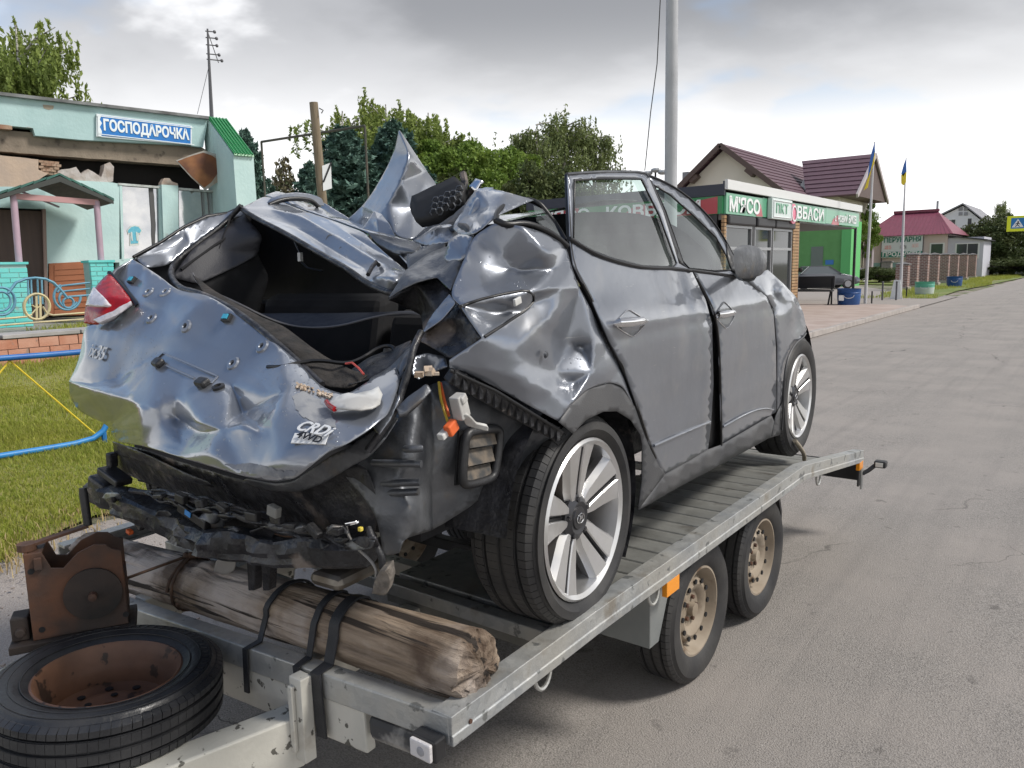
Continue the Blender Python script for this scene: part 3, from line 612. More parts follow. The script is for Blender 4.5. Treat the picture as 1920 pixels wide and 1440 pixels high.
WHITEP = pm('white_plastic', (0.62, 0.62, 0.60), .5, col2=(0.40, 0.39, 0.37), vs=14)
ORANGEP = pm('orange_plastic', (0.70, 0.13, 0.03), .5)
BLUELAB = pm('blue_clip', (0.05, 0.36, 0.52), .5)
def glass_mat(name, tint, refl=1.0, rough=.0, dirt=.0):
    m = bpy.data.materials.new(name); m.use_nodes = True; t = m.node_tree; t.nodes.clear(); L = t.links.new
    tr = t.nodes.new('ShaderNodeBsdfTransparent'); tr.inputs[0].default_value = (*tint, 1); gl = t.nodes.new('ShaderNodeBsdfGlossy'); gl.inputs['Roughness'].default_value = rough; gl.inputs[0].default_value = (refl, refl, refl, 1)
    fr = t.nodes.new('ShaderNodeFresnel'); fr.inputs[0].default_value = 2.4; m1 = t.nodes.new('ShaderNodeMixShader'); L(fr.outputs[0], m1.inputs[0]); L(tr.outputs[0], m1.inputs[1]); L(gl.outputs[0], m1.inputs[2]); out = m1
    if dirt:
        df = t.nodes.new('ShaderNodeBsdfDiffuse'); df.inputs[0].default_value = (.55, .62, .60, 1); tcn = t.nodes.new('ShaderNodeTexCoord'); n = t.nodes.new('ShaderNodeTexNoise'); n.inputs['Scale'].default_value = 5; n.inputs['Detail'].default_value = 8; L(tcn.outputs['Object'], n.inputs['Vector'])
        mr = t.nodes.new('ShaderNodeMapRange'); mr.inputs[1].default_value = .4; mr.inputs[2].default_value = .75; mr.inputs[3].default_value = dirt*.2; mr.inputs[4].default_value = dirt; L(n.outputs['Fac'], mr.inputs[0])
        m2 = t.nodes.new('ShaderNodeMixShader'); L(mr.outputs[0], m2.inputs[0]); L(m1.outputs[0], m2.inputs[1]); L(df.outputs[0], m2.inputs[2]); out = m2
    o = t.nodes.new('ShaderNodeOutputMaterial'); L(out.outputs[0], o.inputs[0]); MATS[name] = m; return m
CGLASS = glass_mat('tinted_glass', (0.74, 0.90, 0.85), 1.0, 0, .12)

def parse(txt):
    d = {}
    for ln in txt.replace(';', '\n').strip().splitlines():
        q = ln.split()
        if len(q) == 5: d[q[0]] = (float(q[1]), float(q[2]), q[3], float(q[4]))
    return d
def ramp_pts(txt, u0, v0, v1, amt):
    out = []
    for k, (u, v, a, b) in parse(txt).items(): out.append('%s %g %g %s %g' % (k, u, v, a, b-(amt*min(max((v-v0)/(v1-v0), 0), 1) if u >= u0 and a == 'y' else 0)))
    return ';'.join(out)
def sheet(name, txt, bnd, creases, mat, parent=None, sub=1, solid=.003, cw=.85, wr=.0012, ws=9.0, cutl=2, jag=.0025):
    P = parse(txt); names = list(P); ix = {n: i for i, n in enumerate(names)}
    uv = [Vector((P[n][0], -P[n][1])) for n in names]; p3 = [K(*P[n]) for n in names]
    bl = [ix[n] for n in bnd.split()]
    ce = []
    for ch in (creases or '').split(';'):
        q = ch.split(); ce += [(ix[a], ix[b]) for a, b in zip(q, q[1:])]
    be = [(bl[i], bl[(i+1) % len(bl)]) for i in range(len(bl))]
    ov, oe, of, orv, ore, orf = delaunay_2d_cdt(uv, be+ce, [bl], 1, 1e-6)
    pos = []
    for i, q in enumerate(ov):
        if orv[i]: pos.append(p3[orv[i][0]])
        else:
            ds = sorted(((q-uv[j]).length+1e-6, j) for j in range(len(uv)))[:3]; ws_ = [1/d for d, _ in ds]; s_ = sum(ws_)
            pos.append(sum((p3[j]*(x/s_) for x, (_, j) in zip(ws_, ds)), Vector()))
    bm = bmesh.new(); bv = [bm.verts.new(p) for p in pos]
    for f in of:
        try: bm.faces.new([bv[i] for i in f])
        except ValueError: pass
    loose = [v for v in bm.verts if not v.link_faces]; bmesh.ops.delete(bm, geom=loose, context='VERTS')
    cl = bm.edges.layers.float.new('crease_edge')
    cset = set()
    o2n = {}
    for i, q in enumerate(orv):
        for j in q: o2n[j] = i
    for a, b in ce: cset.add(frozenset((o2n.get(a, -1), o2n.get(b, -1))))
    bidx = {v: i for i, v in enumerate(bv) if v.is_valid}
    for e in bm.edges:
        if frozenset((bidx[e.verts[0]], bidx[e.verts[1]])) in cset: e[cl] = cw
    bmesh.ops.recalc_face_normals(bm, faces=bm.faces)
    if wr:
        bmesh.ops.subdivide_edges(bm, edges=bm.edges[:], cuts=cutl, use_grid_fill=True); bm.normal_update()
        for v in bm.verts:
            q = v.co*ws
            if not v.is_boundary: v.co += v.normal*wr*(mnoise.noise(q)+.5*mnoise.noise(q*2.3)+.55*(1-2*abs(mnoise.noise(q*.7+Vector((5, 1, 2)))))**2)
            elif jag: v.co += Vector((mnoise.noise(v.co*45), mnoise.noise(v.co*45+Vector((7, 0, 0))), mnoise.noise(v.co*45+Vector((0, 7, 0)))))*jag
    me = bpy.data.meshes.new(name); bm.to_mesh(me); bm.free(); me.materials.append(mat); me.shade_smooth()
    o = bpy.data.objects.new(name, me); COL.objects.link(o); o.parent = parent or car
    if sub: md = o.modifiers.new('sub', 'SUBSURF'); md.levels = sub; md.render_levels = sub; md.boundary_smooth = 'PRESERVE_CORNERS'
    if solid: md = o.modifiers.new('solid', 'SOLIDIFY'); md.thickness = solid; md.offset = 0
    return o
SXT = [(.0, .84), (.2, .86), (.36, .885), (.5, .905), (.7, .912), (.85, .908), (.90, .902), (.95, .886), (1.03, .852), (1.15, .808), (1.4, .715), (1.7, .60)]
def SX(z): return float(np.interp(z, [a for a, _ in SXT], [b for _, b in SXT]))
def dents(y, z): return 0.0
def Sd(u, v, dx=0.0):
    x = .9
    for _ in range(8): p = K(u, v, 'x', x); x = SX(p.z)+dx+dents(p.y, p.z)
    return K(u, v, 'x', x)
def inpoly(x, y, P):
    c = False; j = len(P)-1
    for i in range(len(P)):
        if (P[i][1] > y) != (P[j][1] > y) and x < (P[j][0]-P[i][0])*(y-P[i][1])/(P[j][1]-P[i][1])+P[i][0]: c = not c
        j = i
    return c
def finer(P, s):
    out = []
    for i in range(len(P)):
        a, b = P[i], P[(i+1) % len(P)]; n = max(1, int(math.hypot(b[0]-a[0], b[1]-a[1])/s)); out += [(a[0]+(b[0]-a[0])*k/n, a[1]+(b[1]-a[1])*k/n) for k in range(n)]
    return out
def rounded(P, it=2):
    for _ in range(it):
        Q = []
        for i in range(len(P)): a, b = P[i], P[(i+1) % len(P)]; Q += [(a[0]*.8+b[0]*.2, a[1]*.8+b[1]*.2), (a[0]*.2+b[0]*.8, a[1]*.2+b[1]*.8)]
        P = Q
    return P
def dense(name, poly, mat, dx=0.0, hole=None, s=12, parent=None, solid=.004, fn=None, smooth=180):
    fn = fn or (lambda u, v: Sd(u, v, dx(u, v) if callable(dx) else dx))
    B = finer(poly, s); uv = [Vector(p) for p in B]; edges = [(i, (i+1) % len(B)) for i in range(len(B))]; H = []
    if hole: H = finer(hole, s); o = len(uv); uv += [Vector(p) for p in H]; edges += [(o+i, o+(i+1) % len(H)) for i in range(len(H))]
    x0, x1 = min(p[0] for p in poly), max(p[0] for p in poly); y0, y1 = min(p[1] for p in poly), max(p[1] for p in poly)
    y = y0+s*.5; r = 0
    while y < y1:
        x = x0+s*(.5 if r % 2 else .9)
        while x < x1:
            if inpoly(x, y, poly) and not (hole and inpoly(x, y, hole)) and min(math.hypot(x-a.x, y-a.y) for a in uv[:len(B)+len(H)]) > s*.45: uv.append(Vector((x, y)))
            x += s
        y += s*.866; r += 1
    ov, oe, of, *_ = delaunay_2d_cdt(uv, edges, [list(range(len(B)))], 1, 1e-6)
    mb = MB(); mb.v = [tuple(fn(q.x, q.y)) for q in ov]
    for f in of:
        cx_ = sum(ov[i].x for i in f)/3; cy_ = sum(ov[i].y for i in f)/3
        if hole and inpoly(cx_, cy_, hole): continue
        mb.f.append(tuple(f))
    o = mb.build(name, mat, parent or car, smooth=smooth)
    if solid: md = o.modifiers.new('solid', 'SOLIDIFY'); md.thickness = solid; md.offset = 0
    return o
def ktube(name, pts, r, mat, parent=None, n=6, closed=False, smooth_it=0, sy=1.0):
    P = [K(*p) if len(p) == 4 else Vector(p) for p in pts]
    for _ in range(smooth_it):
        Q = [P[0]]
        for a, b in zip(P, P[1:]): Q += [a*.75+b*.25, a*.25+b*.75]
        P = Q+[P[-1]]
    return MB().tube(P, r, n, closed, True, sy).build(name, mat, parent or car, smooth=60)

# ---- tailgate
tail = sheet('tailgate', ramp_pts('''a 250 487 y -.36;b 272 500 y -.39;b2 302 520 y -.42;c 330 543 y -.46;d 385 553 y -.50;e 411 566 y -.52;f 446 588 y -.54;g 487 620 y -.57;h 527 652 y -.60;i 562 682 y -.62
j 603 727 y -.64;k 650 742 y -.64;l 690 716 y -.60;m 742 690 y -.55;n 752 712 y -.58;o 729 776 y -.64;p 710 791 y -.67;q 691 807 y -.69;r 647 835 y -.72;s 616 847 y -.73;t 585 872 y -.74;u 554 897 y -.745
v 516 904 y -.745;w 460 894 y -.74;x 400 876 y -.73;y 340 858 y -.715;z 268 836 y -.68;A 215 828 y -.62;B 206 798 y -.61;C 150 772 y -.58;D 132 746 y -.59;E 130 715 y -.61;F 142 692 y -.60;G 152 660 y -.575
H 159 612 y -.55;I 182 609 y -.555;J 247 567 y -.50;KK 215 517 y -.40;L 232 500 y -.38
1 182 733 y -.69;2 245 749 y -.75;3 270 768 y -.715;4 268 808 y -.70;5 152 705 y -.62;6 180 724 y -.645;7 222 712 y -.635;8 289 668 y -.615;9 375 570 y -.545;14 330 620 y -.59
11 235 621 y -.575;12 200 618 y -.575;13 168 668 y -.60;15 400 640 y -.595;16 470 690 y -.64;17 350 700 y -.66;18 430 745 y -.695;19 330 745 y -.695;20 300 790 y -.705
21 456 775 y -.655;22 537 731 y -.71;23 432 718 y -.655;24 458 800 y -.745;25 520 785 y -.755;26 333 785 y -.67;27 341 838 y -.70;28 296 762 y -.72;29 375 790 y -.735;30 420 808 y -.735;31 495 816 y -.745
32 400 850 y -.75;33 520 862 y -.765;34 590 815 y -.755;35 600 770 y -.69;36 565 745 y -.705;37 645 790 y -.71;38 690 755 y -.65;39 275 560 y -.505;40 305 590 y -.52;41 325 562 y -.495;42 260 640 y -.585;43 190 690 y -.62;44 380 810 y -.70;45 365 660 y -.62;46 505 740 y -.695''', 262, 690, 880, .15),
 'a b b2 c d e f g h i j k l m n o p q r s t u v w x y z A B C D E F G H I J KK L', 'E 1 2 3 4 z;5 6 7 8 14 9;11 7;12 13;21 22;21 23;21 24;26 27;26 28;26 29 30 31;35 37;35 36;16 46 22;17 19 28;45 16;33 34 37', PAINT, wr=.008, ws=9, sub=2, cutl=1, cw=.95, jag=0)
from mathutils.bvhtree import BVHTree
def hitter(o):
    bpy.context.view_layer.update(); dg = bpy.context.evaluated_depsgraph_get(); tree = BVHTree.FromObject(o, dg)
    def f(u, v, lift=0.0, fall=-.65):
        d = (CM @ ray(u, v)).normalized(); p, n, i, t = tree.ray_cast(_lo, d)
        if p is None: return K(u, v, 'y', fall), Vector((0, -1, .2)).normalized()
        if n.dot(d) > 0: n = -n
        return p+n*lift, n
    return f
TG = hitter(tail)
def frame_on(hf, u, v, du=8):
    p, n = hf(u, v); q, _ = hf(u+du, v); ex = q-p; ex = (ex-n*ex.dot(n)).normalized(); return p, Matrix((ex, -n, ex.cross(-n))).transposed()
# lamp
LRED = pm('red_lamp_lens', (0.36, 0.006, 0.010), .22, col2=(0.22, 0.006, 0.008), vs=30, bump=.001, bs=90, spec=.35); LWHT = pm('white_lamp_lens', (0.66, 0.63, 0.66), .12, coat=1.0, col2=(0.5, 0.47, 0.5), vs=40, bump=.002, bs=90)
lamp = sheet('tail_lamp', 'a 205 514 y -.435;b 228 540 y -.475;c 248 568 y -.52;d 215 592 y -.565;e 182 610 y -.585;f 160 606 y -.58;g 163 580 y -.565;h 171 558 y -.545;i 181 540 y -.51;j 205 560 y -.55;k 192 590 y -.585', 'a b c d e f g h i', '', LRED, solid=.012)
lamp['label'] = 'cracked red and white left tail lamp'
sheet('reverse_lens', 'a 180 542 y -.52;b 207 571 y -.565;c 203 577 y -.57;d 167 575 y -.572;e 172 558 y -.555', 'a b c d e', '', LWHT, lamp, solid=.026, sub=1)
sheet('indicator_lens', 'a 247 567 y -.53;b 246 574 y -.535;c 215 597 y -.575;d 188 608 y -.597;e 180 602 y -.595;f 212 588 y -.573;g 232 574 y -.55', 'a b c d e f g', '', LWHT, lamp, solid=.022, sub=1)
ktube('lamp_gasket', [(205, 512, 'y', -.43), (232, 541, 'y', -.46), (252, 566, 'y', -.505), (258, 574, 'y', -.51)], .009, SEAL, lamp)
# tailgate small parts
def on(u, v, y): return K(u, v, 'y', y)
def plate(name, u, v, y, w_, h_, d_, mat, parent, rot=0.0, bevel=.002, yaw=0.0):
    c = on(u, v, y); M = rots('Z', yaw) @ rots('Y', rot)
    return MB().box(c, (w_, d_, h_), M).build(name, mat, parent, bevel=bevel)
def fit_plate(name, u, v, w_, h_, d_, mat, bevel=.002, lift=0.0, roll=0.0):
    p, M = frame_on(TG, u, v); return MB().box(p+M@Vector((0, -d_/2+.002-lift, 0)), (w_, d_, h_), M @ rots('Y', roll)).build(name, mat, tail, bevel=bevel)
for u, v in ((250, 527), (428, 598)): fit_plate('trim_clip', u, v, .032, .026, .014, DARKP); fit_plate('clip_face', u, v, .021, .016, .004, BLUELAB, .0005, .014)
for u, v in ((300, 684), (382, 722)): fit_plate('number_plate_buffer', u, v, .046, .030, .022, DARKP, .008, 0, .2)
p_, M_ = frame_on(TG, 410, 727); MB().lathe([(0, 0), (.017, 0), (.017, .006), (.009, .008), (.008, .002), (0, .002)], 18, M_ @ rots('X', math.pi/2), p_).build('grommet', DARKP, tail)
for (a, b) in (((307, 662), (408, 706)), ((307, 662), (287, 681)), ((408, 706), (396, 720)), ((312, 686), (365, 710))):
    MB().tube([TG(a[0]+(b[0]-a[0])*k/6, a[1]+(b[1]-a[1])*k/6, .001)[0] for k in range(7)], .0045, 8, sy=.5).build('pressed_ridge', PAINT, tail, smooth=60)
for u, v in ((284, 597), (437, 682), (310, 548), (349, 612), (492, 650), (278, 548)):
    p_, M_ = frame_on(TG, u, v); bo = MB().lathe([(.022, 0), (.018, .005), (.009, .006), (.007, .001), (0, .001)], 18, M_ @ rots('X', math.pi/2), p_).build('bolt_boss', PAINT, tail, smooth=40); MB().lathe([(.0062, .002), (0, .003)], 10, M_ @ rots('X', math.pi/2), p_).build('boss_hole', BLACK, bo)
def text_mesh(s, size, depth, offset=0.0, font_shear=0.0, space=1.0):
    cu = bpy.data.curves.new('text', 'FONT'); cu.body = s; cu.size = size; cu.extrude = depth; cu.offset = offset; cu.align_x = 'CENTER'; cu.align_y = 'CENTER'; cu.shear = font_shear; cu.space_character = space; cu.resolution_u = 3
    ob = bpy.data.objects.new('text', cu); COL.objects.link(ob); dg = bpy.context.evaluated_depsgraph_get(); me = bpy.data.meshes.new_from_object(ob.evaluated_get(dg)); bpy.data.objects.remove(ob); bpy.data.curves.remove(cu); return me
def place_text(name, me, mat, parent, o, ex, ey):     # text x -> ex, text y -> ey (vectors with length = scale)
    ex = Vector(ex); ey = Vector(ey); ez = ex.cross(ey).normalized()
    M = Matrix.Translation(Vector(o)) @ Matrix((ex, ey, ez)).transposed().to_4x4(); me.transform(M)
    me.materials.clear(); me.materials.append(mat); ob = bpy.data.objects.new(name, me); COL.objects.link(ob); ob.parent = parent; return ob
def px_text(name, s, size, mat, parent, p0, p1, y0, y1, tilt=(0, .0, 1), depth=.003, off=.0, shear=0, space=1.0, lift=.004):
    A = on(*p0, y0); B = on(*p1, y1); ex = (B-A).normalized(); up = Vector(tilt); up = (up-ex*up.dot(ex)).normalized()
    return place_text(name, text_mesh(s, size, depth, off, shear, space), mat, parent, (A+B)/2+ex.cross(up)*lift, ex, up)
def fit_text(t, u, v, u2, v2, size, mat, off, shear=.2, lift=.003, wide=1.0):
    p, n = TG((u+u2)/2, (v+v2)/2, lift); a, _ = TG(u, v); b, _ = TG(u2, v2); ex = b-a; ex = (ex-n*ex.dot(n)).normalized(); return place_text('badge_lettering', text_mesh(t, size, .0008, off, shear), mat, tail, p, ex*wide, n.cross(ex))
DCHR = pm('dark_chrome', (.30, .30, .31), .15, metal=1.0)
BSIL = pm('badge_silver', (.62, .63, .64), .4); fit_text('ix35', 165, 656, 204, 668, .066, BSIL, .0008, .15, .006); fit_text('CRDi', 560, 799, 622, 817, .046, BSIL, .0008, .15, .006)
fit_plate('badge_plate', 581, 823, .084, .026, .004, pm('badge_silver', (.62, .63, .64), .4), .001, 0, .02); fit_text('4WD', 562, 819, 602, 828, .024, DARKP, .0003, .15, .008, 1.2)
# ---- left rear pillar
sheet('left_quarter_panel', 'a 252 482 x -.80;b 300 457 x -.82;c 344 428 x -.83;d 387 407 x -.83;e 425 400 x -.82;f 455 386 x -.78;g 470 402 x -.75;h 430 412 x -.79;i 411 424 x -.79;j 358 460 x -.79;k 316 497 x -.78;l 275 503 x -.74;m 345 445 x -.825;n 300 478 x -.81', 'a b c d e f g h i j k l', '', PAINT, wr=.004)
ktube('door_seal', [(250, 482, 'x', -.79), (300, 455, 'x', -.82), (344, 426, 'x', -.83), (387, 405, 'x', -.83), (428, 399, 'x', -.82), (456, 386, 'x', -.79)], .006, SEAL)
ktube('opening_seal', [(452, 386, 'y', .08), (432, 408, 'x', -.77), (411, 427, 'x', -.77), (358, 466, 'x', -.77), (316, 503, 'x', -.765), (330, 540, 'y', -.45), (380, 551, 'y', -.48), (446, 585, 'y', -.53), (527, 650, 'y', -.59), (603, 722, 'y', -.63)], .011, CBLACK, None, 8, smooth_it=2)
sheet('left_side_trim', 'a 322 520 x -.75;b 360 468 x -.76;c 415 430 x -.76;d 458 402 x -.74;e 492 442 x -.58;f 483 478 x -.62;g 440 502 x -.66;h 370 533 x -.70;i 420 470 x -.72', 'a b c d e f g h', '', pm('trim_grey', (0.028, 0.028, 0.034), .6, bump=.001, bs=200), wr=.004)
ktube('trim_edge', [(340, 505, 'x', -.74), (400, 462, 'x', -.74), (440, 436, 'x', -.72), (463, 430, 'x', -.70)], .006, FAB)
sheet('torn_lining', 'a 361 516 y -.40;b 400 545 y -.42;c 440 568 y -.44;d 487 594 y -.46;e 533 613 y -.48;f 575 645 y -.50;g 606 667 y -.52;h 650 690 y -.54;i 688 704 y -.55;j 660 728 y -.60;k 612 726 y -.62;l 560 680 y -.60;m 500 630 y -.56;n 446 590 y -.53;o 385 555 y -.48;p 560 660 y -.575', 'a b c d e f g h i j k l m n o', '', pm('felt_lining', (0.016, 0.015, 0.014), .95, col2=(0.04, 0.034, 0.03), vs=20, bump=.006, bs=60), wr=.01, ws=25)
sheet('parcel_shelf', 'a 490 588 y -.12;b 550 588 y -.12;c 606 588 y -.12;d 665 587 y -.12;e 723 585 y -.12;f 770 583 y -.12;g 800 590 y -.2;h 708 592 y -.22;i 635 611 y -.24;j 586 614 y -.24;k 533 607 y -.24', 'a b c d e f g h i j k', '', FABG, sub=1)
ktube('shelf_cord', [(361, 512, 'y', -.38), (372, 536, 'y', -.38), (440, 565, 'y', -.36), (500, 596, 'y', -.3), (545, 611, 'y', -.26), (590, 615, 'y', -.26), (640, 611, 'y', -.26), (708, 592, 'y', -.24), (760, 586, 'y', -.22), (800, 592, 'y', -.22)], .0035, pm('cord_grey', (.12, .12, .13), .6), None, 5, smooth_it=2)
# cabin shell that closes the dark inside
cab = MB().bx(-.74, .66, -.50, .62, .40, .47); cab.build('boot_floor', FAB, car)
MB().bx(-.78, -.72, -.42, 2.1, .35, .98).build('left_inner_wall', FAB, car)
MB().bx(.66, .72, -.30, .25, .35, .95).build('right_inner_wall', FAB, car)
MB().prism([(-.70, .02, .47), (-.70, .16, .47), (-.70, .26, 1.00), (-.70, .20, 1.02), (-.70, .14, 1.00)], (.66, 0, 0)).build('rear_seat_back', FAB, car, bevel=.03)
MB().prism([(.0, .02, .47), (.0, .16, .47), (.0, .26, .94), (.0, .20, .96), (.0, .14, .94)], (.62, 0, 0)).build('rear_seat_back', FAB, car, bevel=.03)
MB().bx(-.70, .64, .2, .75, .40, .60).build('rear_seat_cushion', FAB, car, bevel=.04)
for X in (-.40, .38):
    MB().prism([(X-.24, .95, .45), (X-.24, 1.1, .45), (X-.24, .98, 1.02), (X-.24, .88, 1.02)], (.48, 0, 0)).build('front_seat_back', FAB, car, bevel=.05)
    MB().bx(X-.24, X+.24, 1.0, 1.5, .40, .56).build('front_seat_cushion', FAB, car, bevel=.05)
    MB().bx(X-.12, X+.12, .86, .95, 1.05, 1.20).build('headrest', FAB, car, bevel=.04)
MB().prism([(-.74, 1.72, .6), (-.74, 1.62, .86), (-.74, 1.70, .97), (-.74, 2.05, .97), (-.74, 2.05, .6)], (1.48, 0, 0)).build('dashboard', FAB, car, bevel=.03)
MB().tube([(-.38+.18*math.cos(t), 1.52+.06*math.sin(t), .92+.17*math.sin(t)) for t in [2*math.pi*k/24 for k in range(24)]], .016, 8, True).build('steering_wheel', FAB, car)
sheet('left_lower_trim', 'a 318 515 x -.765;b 370 533 x -.71;c 440 502 x -.67;d 483 476 x -.63;e 505 520 x -.66;f 480 600 x -.68;g 420 585 x -.70;h 350 553 x -.73', 'a b c d e f g h', '', FAB)
sheet('dark_curtain', 'a 430 408 x -.74;b 475 388 y .40;c 560 400 y .45;d 640 425 y .45;e 720 465 y .42;f 790 500 y .40;g 830 560 y .36;h 800 620 y .34;i 700 620 y .38;j 600 620 y .42;k 500 620 y .44;l 440 560 y .44;m 400 500 x -.72', 'a b c d e f g h i j k l m', '', FAB, wr=.02, ws=6)  # added dark curtain that keeps the inside of the hatch opening black
arch_ = sheet('left_window_arch', 'a 497 384 x -.74;b 508 372 x -.73;c 528 364 x -.72;d 555 361 x -.71;e 582 364 x -.70;f 603 372 x -.68;g 608 386 x -.67;h 598 385 x -.66;i 584 375 x -.67;j 556 371 x -.68;k 528 374 x -.69;l 508 386 x -.70', 'a b c d e f g h i j k l', '', PAINT, jag=0)
ktube('window_seal', [(505, 384, 'x', -.70), (530, 374, 'x', -.69), (560, 372, 'x', -.68), (585, 376, 'x', -.67), (597, 388, 'x', -.66)], .010, SEAL, arch_, 8, smooth_it=2)
sheet('left_roof_rail', 'a 602 378 y .62;b 612 383 y .60;c 640 400 y .52;d 658 412 y .46;e 648 416 y .46;f 622 404 y .52;g 602 392 y .60', 'a b c d e f g', '', PAINT)
MB().bx(-.70, .50, .12, 3.05, .24, .39).build('underbody_light_block', CBLACK, car, bevel=.03)  # black box added under the cabin to block light
# ---- upper tailgate beam
beam_ = sheet('tailgate_upper_beam', '''a 452 390 y .10;b 475 405 y .06;c 533 434 y -.03;d 592 469 y -.12;e 650 501 y -.20;f 688 530 y -.26;g 726 547 y -.32;h 756 546 y -.30;i 767 512 y -.22;j 740 490 y -.10;k 700 455 y 0.0;l 685 437 y .06;m 630 416 y .16;n 562 393 y .25;o 498 367 y .34;p 473 380 y .20
q 565 405 y .10;r 640 448 y -.03;s 722 500 y -.19;t 560 430 y .05;u 740 522 y -.34;v 620 468 y -.05;w 690 510 y -.18;q2 575 398 y .20;r2 650 436 y .07;s2 728 486 y -.08;x 712 520 y -.30;y2 505 392 y .14''', 'a b c d e f g h i j k l m n o p', 'p y2 q r s i;a t v w;x u;q2 r2 s2', PAINT, wr=.006, ws=9, sub=2, cutl=1, cw=.95, jag=0)
ktube('hatch_glass_edge', [(452, 391, 'y', .09), (475, 407, 'y', .05), (533, 436, 'y', -.04), (592, 471, 'y', -.13), (650, 503, 'y', -.21), (688, 532, 'y', -.27), (726, 549, 'y', -.33), (752, 550, 'y', -.31)], .010, CBLACK, beam_, 8, smooth_it=2)
for u, v, y, r in ((618, 447, .0, .017), (640, 467, -.05, .008), (534, 401, .14, .012), (700, 497, -.14, .008)):
    MB().lathe([(r, 0), (r*.85, .004), (r*.55, .001), (0, .001)], 16, rots('X', math.pi/2-.5), on(u, v, y-.012)).build('bolt_boss', DPAINT, beam_, smooth=40)
ktube('latch_loop', [(690, 515, 'y', -.26), (698, 500, 'y', -.22), (706, 491, 'y', -.19), (710, 497, 'y', -.20)], .007, CBLACK, beam_)
ktube('lamp_wire', [(548, 442, 'y', .0), (556, 462, 'y', -.02), (562, 474, 'y', -.03)], .0035, SEAL)
plate('wire_connector', 563, 482, -.03, .016, .032, .014, WHITEP, car)
ktube('lamp_wire', [(564, 490, 'y', -.03), (576, 502, 'y', -.03), (604, 508, 'y', -.03)], .004, SEAL)
# ---- crushed roof
roof = sheet('crushed_roof', 'a 498 366 y .36;b 562 391 y .28;c 630 414 y .20;d 685 434 y .12;e 741 470 y -.02;f 770 502 y -.16;g 800 478 y -.06;h 838 452 y .0;i 850 425 y .1;j 815 430 y .2;k 790 455 y .14;l 741 443 y .20;m 690 425 y .34;n 651 412 y .45;o 610 396 y .60;p 560 372 y .62;q 520 358 y .5;r 720 462 y .10;s 790 480 y .06', 'a b c d e f g h i j k l m n o p q', 'd r k;s h', PAINT, wr=.022, ws=15)
sheet('roof_rail_fragment', 'a 773 451 y .1;b 795 430 y .12;c 846 400 y .15;d 868 378 y .2;e 884 352 y .25;f 893 350 y .25;g 880 385 y .18;h 855 425 y .08;i 812 458 y .02;j 790 462 y .05', 'a b c d e f g h i j', '', DPAINT, wr=.01, ws=14)
sheet('roof_blade', 'a0 747.5 248 y .30;a 749 245 y .30;a1 752 249 y .30;b 741 281 y .31;c 727 313 y .32;d 703 356 y .33;e 681 386 y .34;f 651 413 y .36;g 680 428 y .28;h 711 404 y .17;i 741 443 y .12;j 773 451 y .15;k 797 430 y .25;l 822 351 y .44;m 800 322 y .44;n 773 281 y .36;o 769 292 y .24;p 752 340 y .20;q 727 386 y .17;r 775 390 y .26;s 790 345 y .36', 'a1 a a0 b c d e f g h i j k l m n', 'a o p q h', PAINT, cw=.8, wr=.0004, cutl=1, sub=3, solid=.004, jag=0)
sheet('roof_flap', 'a 679 428 y .08;b 692 412 y .10;c 702 396 y .13;d 716 402 y .10;e 730 420 y .06;f 742 444 y .03;g 710 436 y .03;h 708 412 y .06', 'a b c d e f g', 'c h g', PAINT, sub=2)
# honeycomb headliner panel
hcp = sheet('headliner_panel', 'a 776 374 y .08;b 815 357 y .10;c 855 338 y .12;d 874 353 y .10;e 866 376 y .06;f 845 396 y .04;g 817 415 y .02;h 786 421 y .02;i 774 397 y .05', 'a b c d e f g h i', '', BLACK, sub=0, cutl=2, solid=.035, jag=.004)
hcp['label'] = 'black torn plastic panel with honeycomb cells'
HC = hitter(hcp)
for r_ in range(3):
    for k in range(5):
        u = 814+k*11+r_*2; v = 399-k*5.2-r_*11+(3 if k % 2 else 0); c, n_ = HC(u, v, .002, .04)
        MB().tube([c+Vector((.012*math.cos(t), .003*math.cos(t), .012*math.sin(t))) for t in [2*math.pi*q/6 for q in range(6)]], .0028, 4, True).build('honeycomb_cell', DPAINT, hcp)
ktube('broken_strut', [(868, 362, 'y', .1), (872, 345, 'y', .12), (868, 325, 'y', .14)], .012, CBLACK)
sheet('bent_bracket', 'a 880 352 y .1;b 893 336 y .12;c 906 340 y .12;d 892 362 y .1', 'a b c d', '', CHROME, sub=0, solid=.01)
# crumpled middle of the roof
sheet('crumpled_strip', 'a 836 456 y -.06;b 800 462 y -.04;c 762 482 y -.12;d 766 511 y -.20;e 800 498 y -.20;f 830 484 y -.14;g 800 482 y -.16', 'a b c d e f', 'a g d', DPAINT, wr=.008, ws=22)
sheet('crumpled_strip', 'a 844 448 x .52;b 866 446 x .58;c 884 458 x .63;d 866 487 x .62;e 846 494 x .57;f 826 498 x .52;g 836 472 x .52', 'a b c d e f g', '', PAINT, wr=.006, ws=20)
sheet('crumpled_strip', 'a 776 452 y .04;b 812 426 y .06;c 846 420 y .04;d 862 440 y -.02;e 838 456 y -.06;f 802 462 y -.02;g 820 440 y -.02', 'a b c d e f', 'b g e', PAINT, wr=.010, ws=22)
sheet('crumpled_strip', 'a 690 436 y .06;b 740 446 y .06;c 790 458 y .0;d 782 474 y -.08;e 745 478 y -.06;f 705 456 y .0;g 740 460 y -.04', 'a b c d e f', 'a g c', DPAINT, wr=.008, ws=20)
sheet('crumpled_strip', 'a 905 352 x .58;b 925 352 x .62;c 912 385 x .64;d 884 420 x .60;e 862 436 x .55;f 872 402 x .55;g 890 385 x .61', 'a b c d e f', 'b g e', PAINT, wr=.008, ws=24)
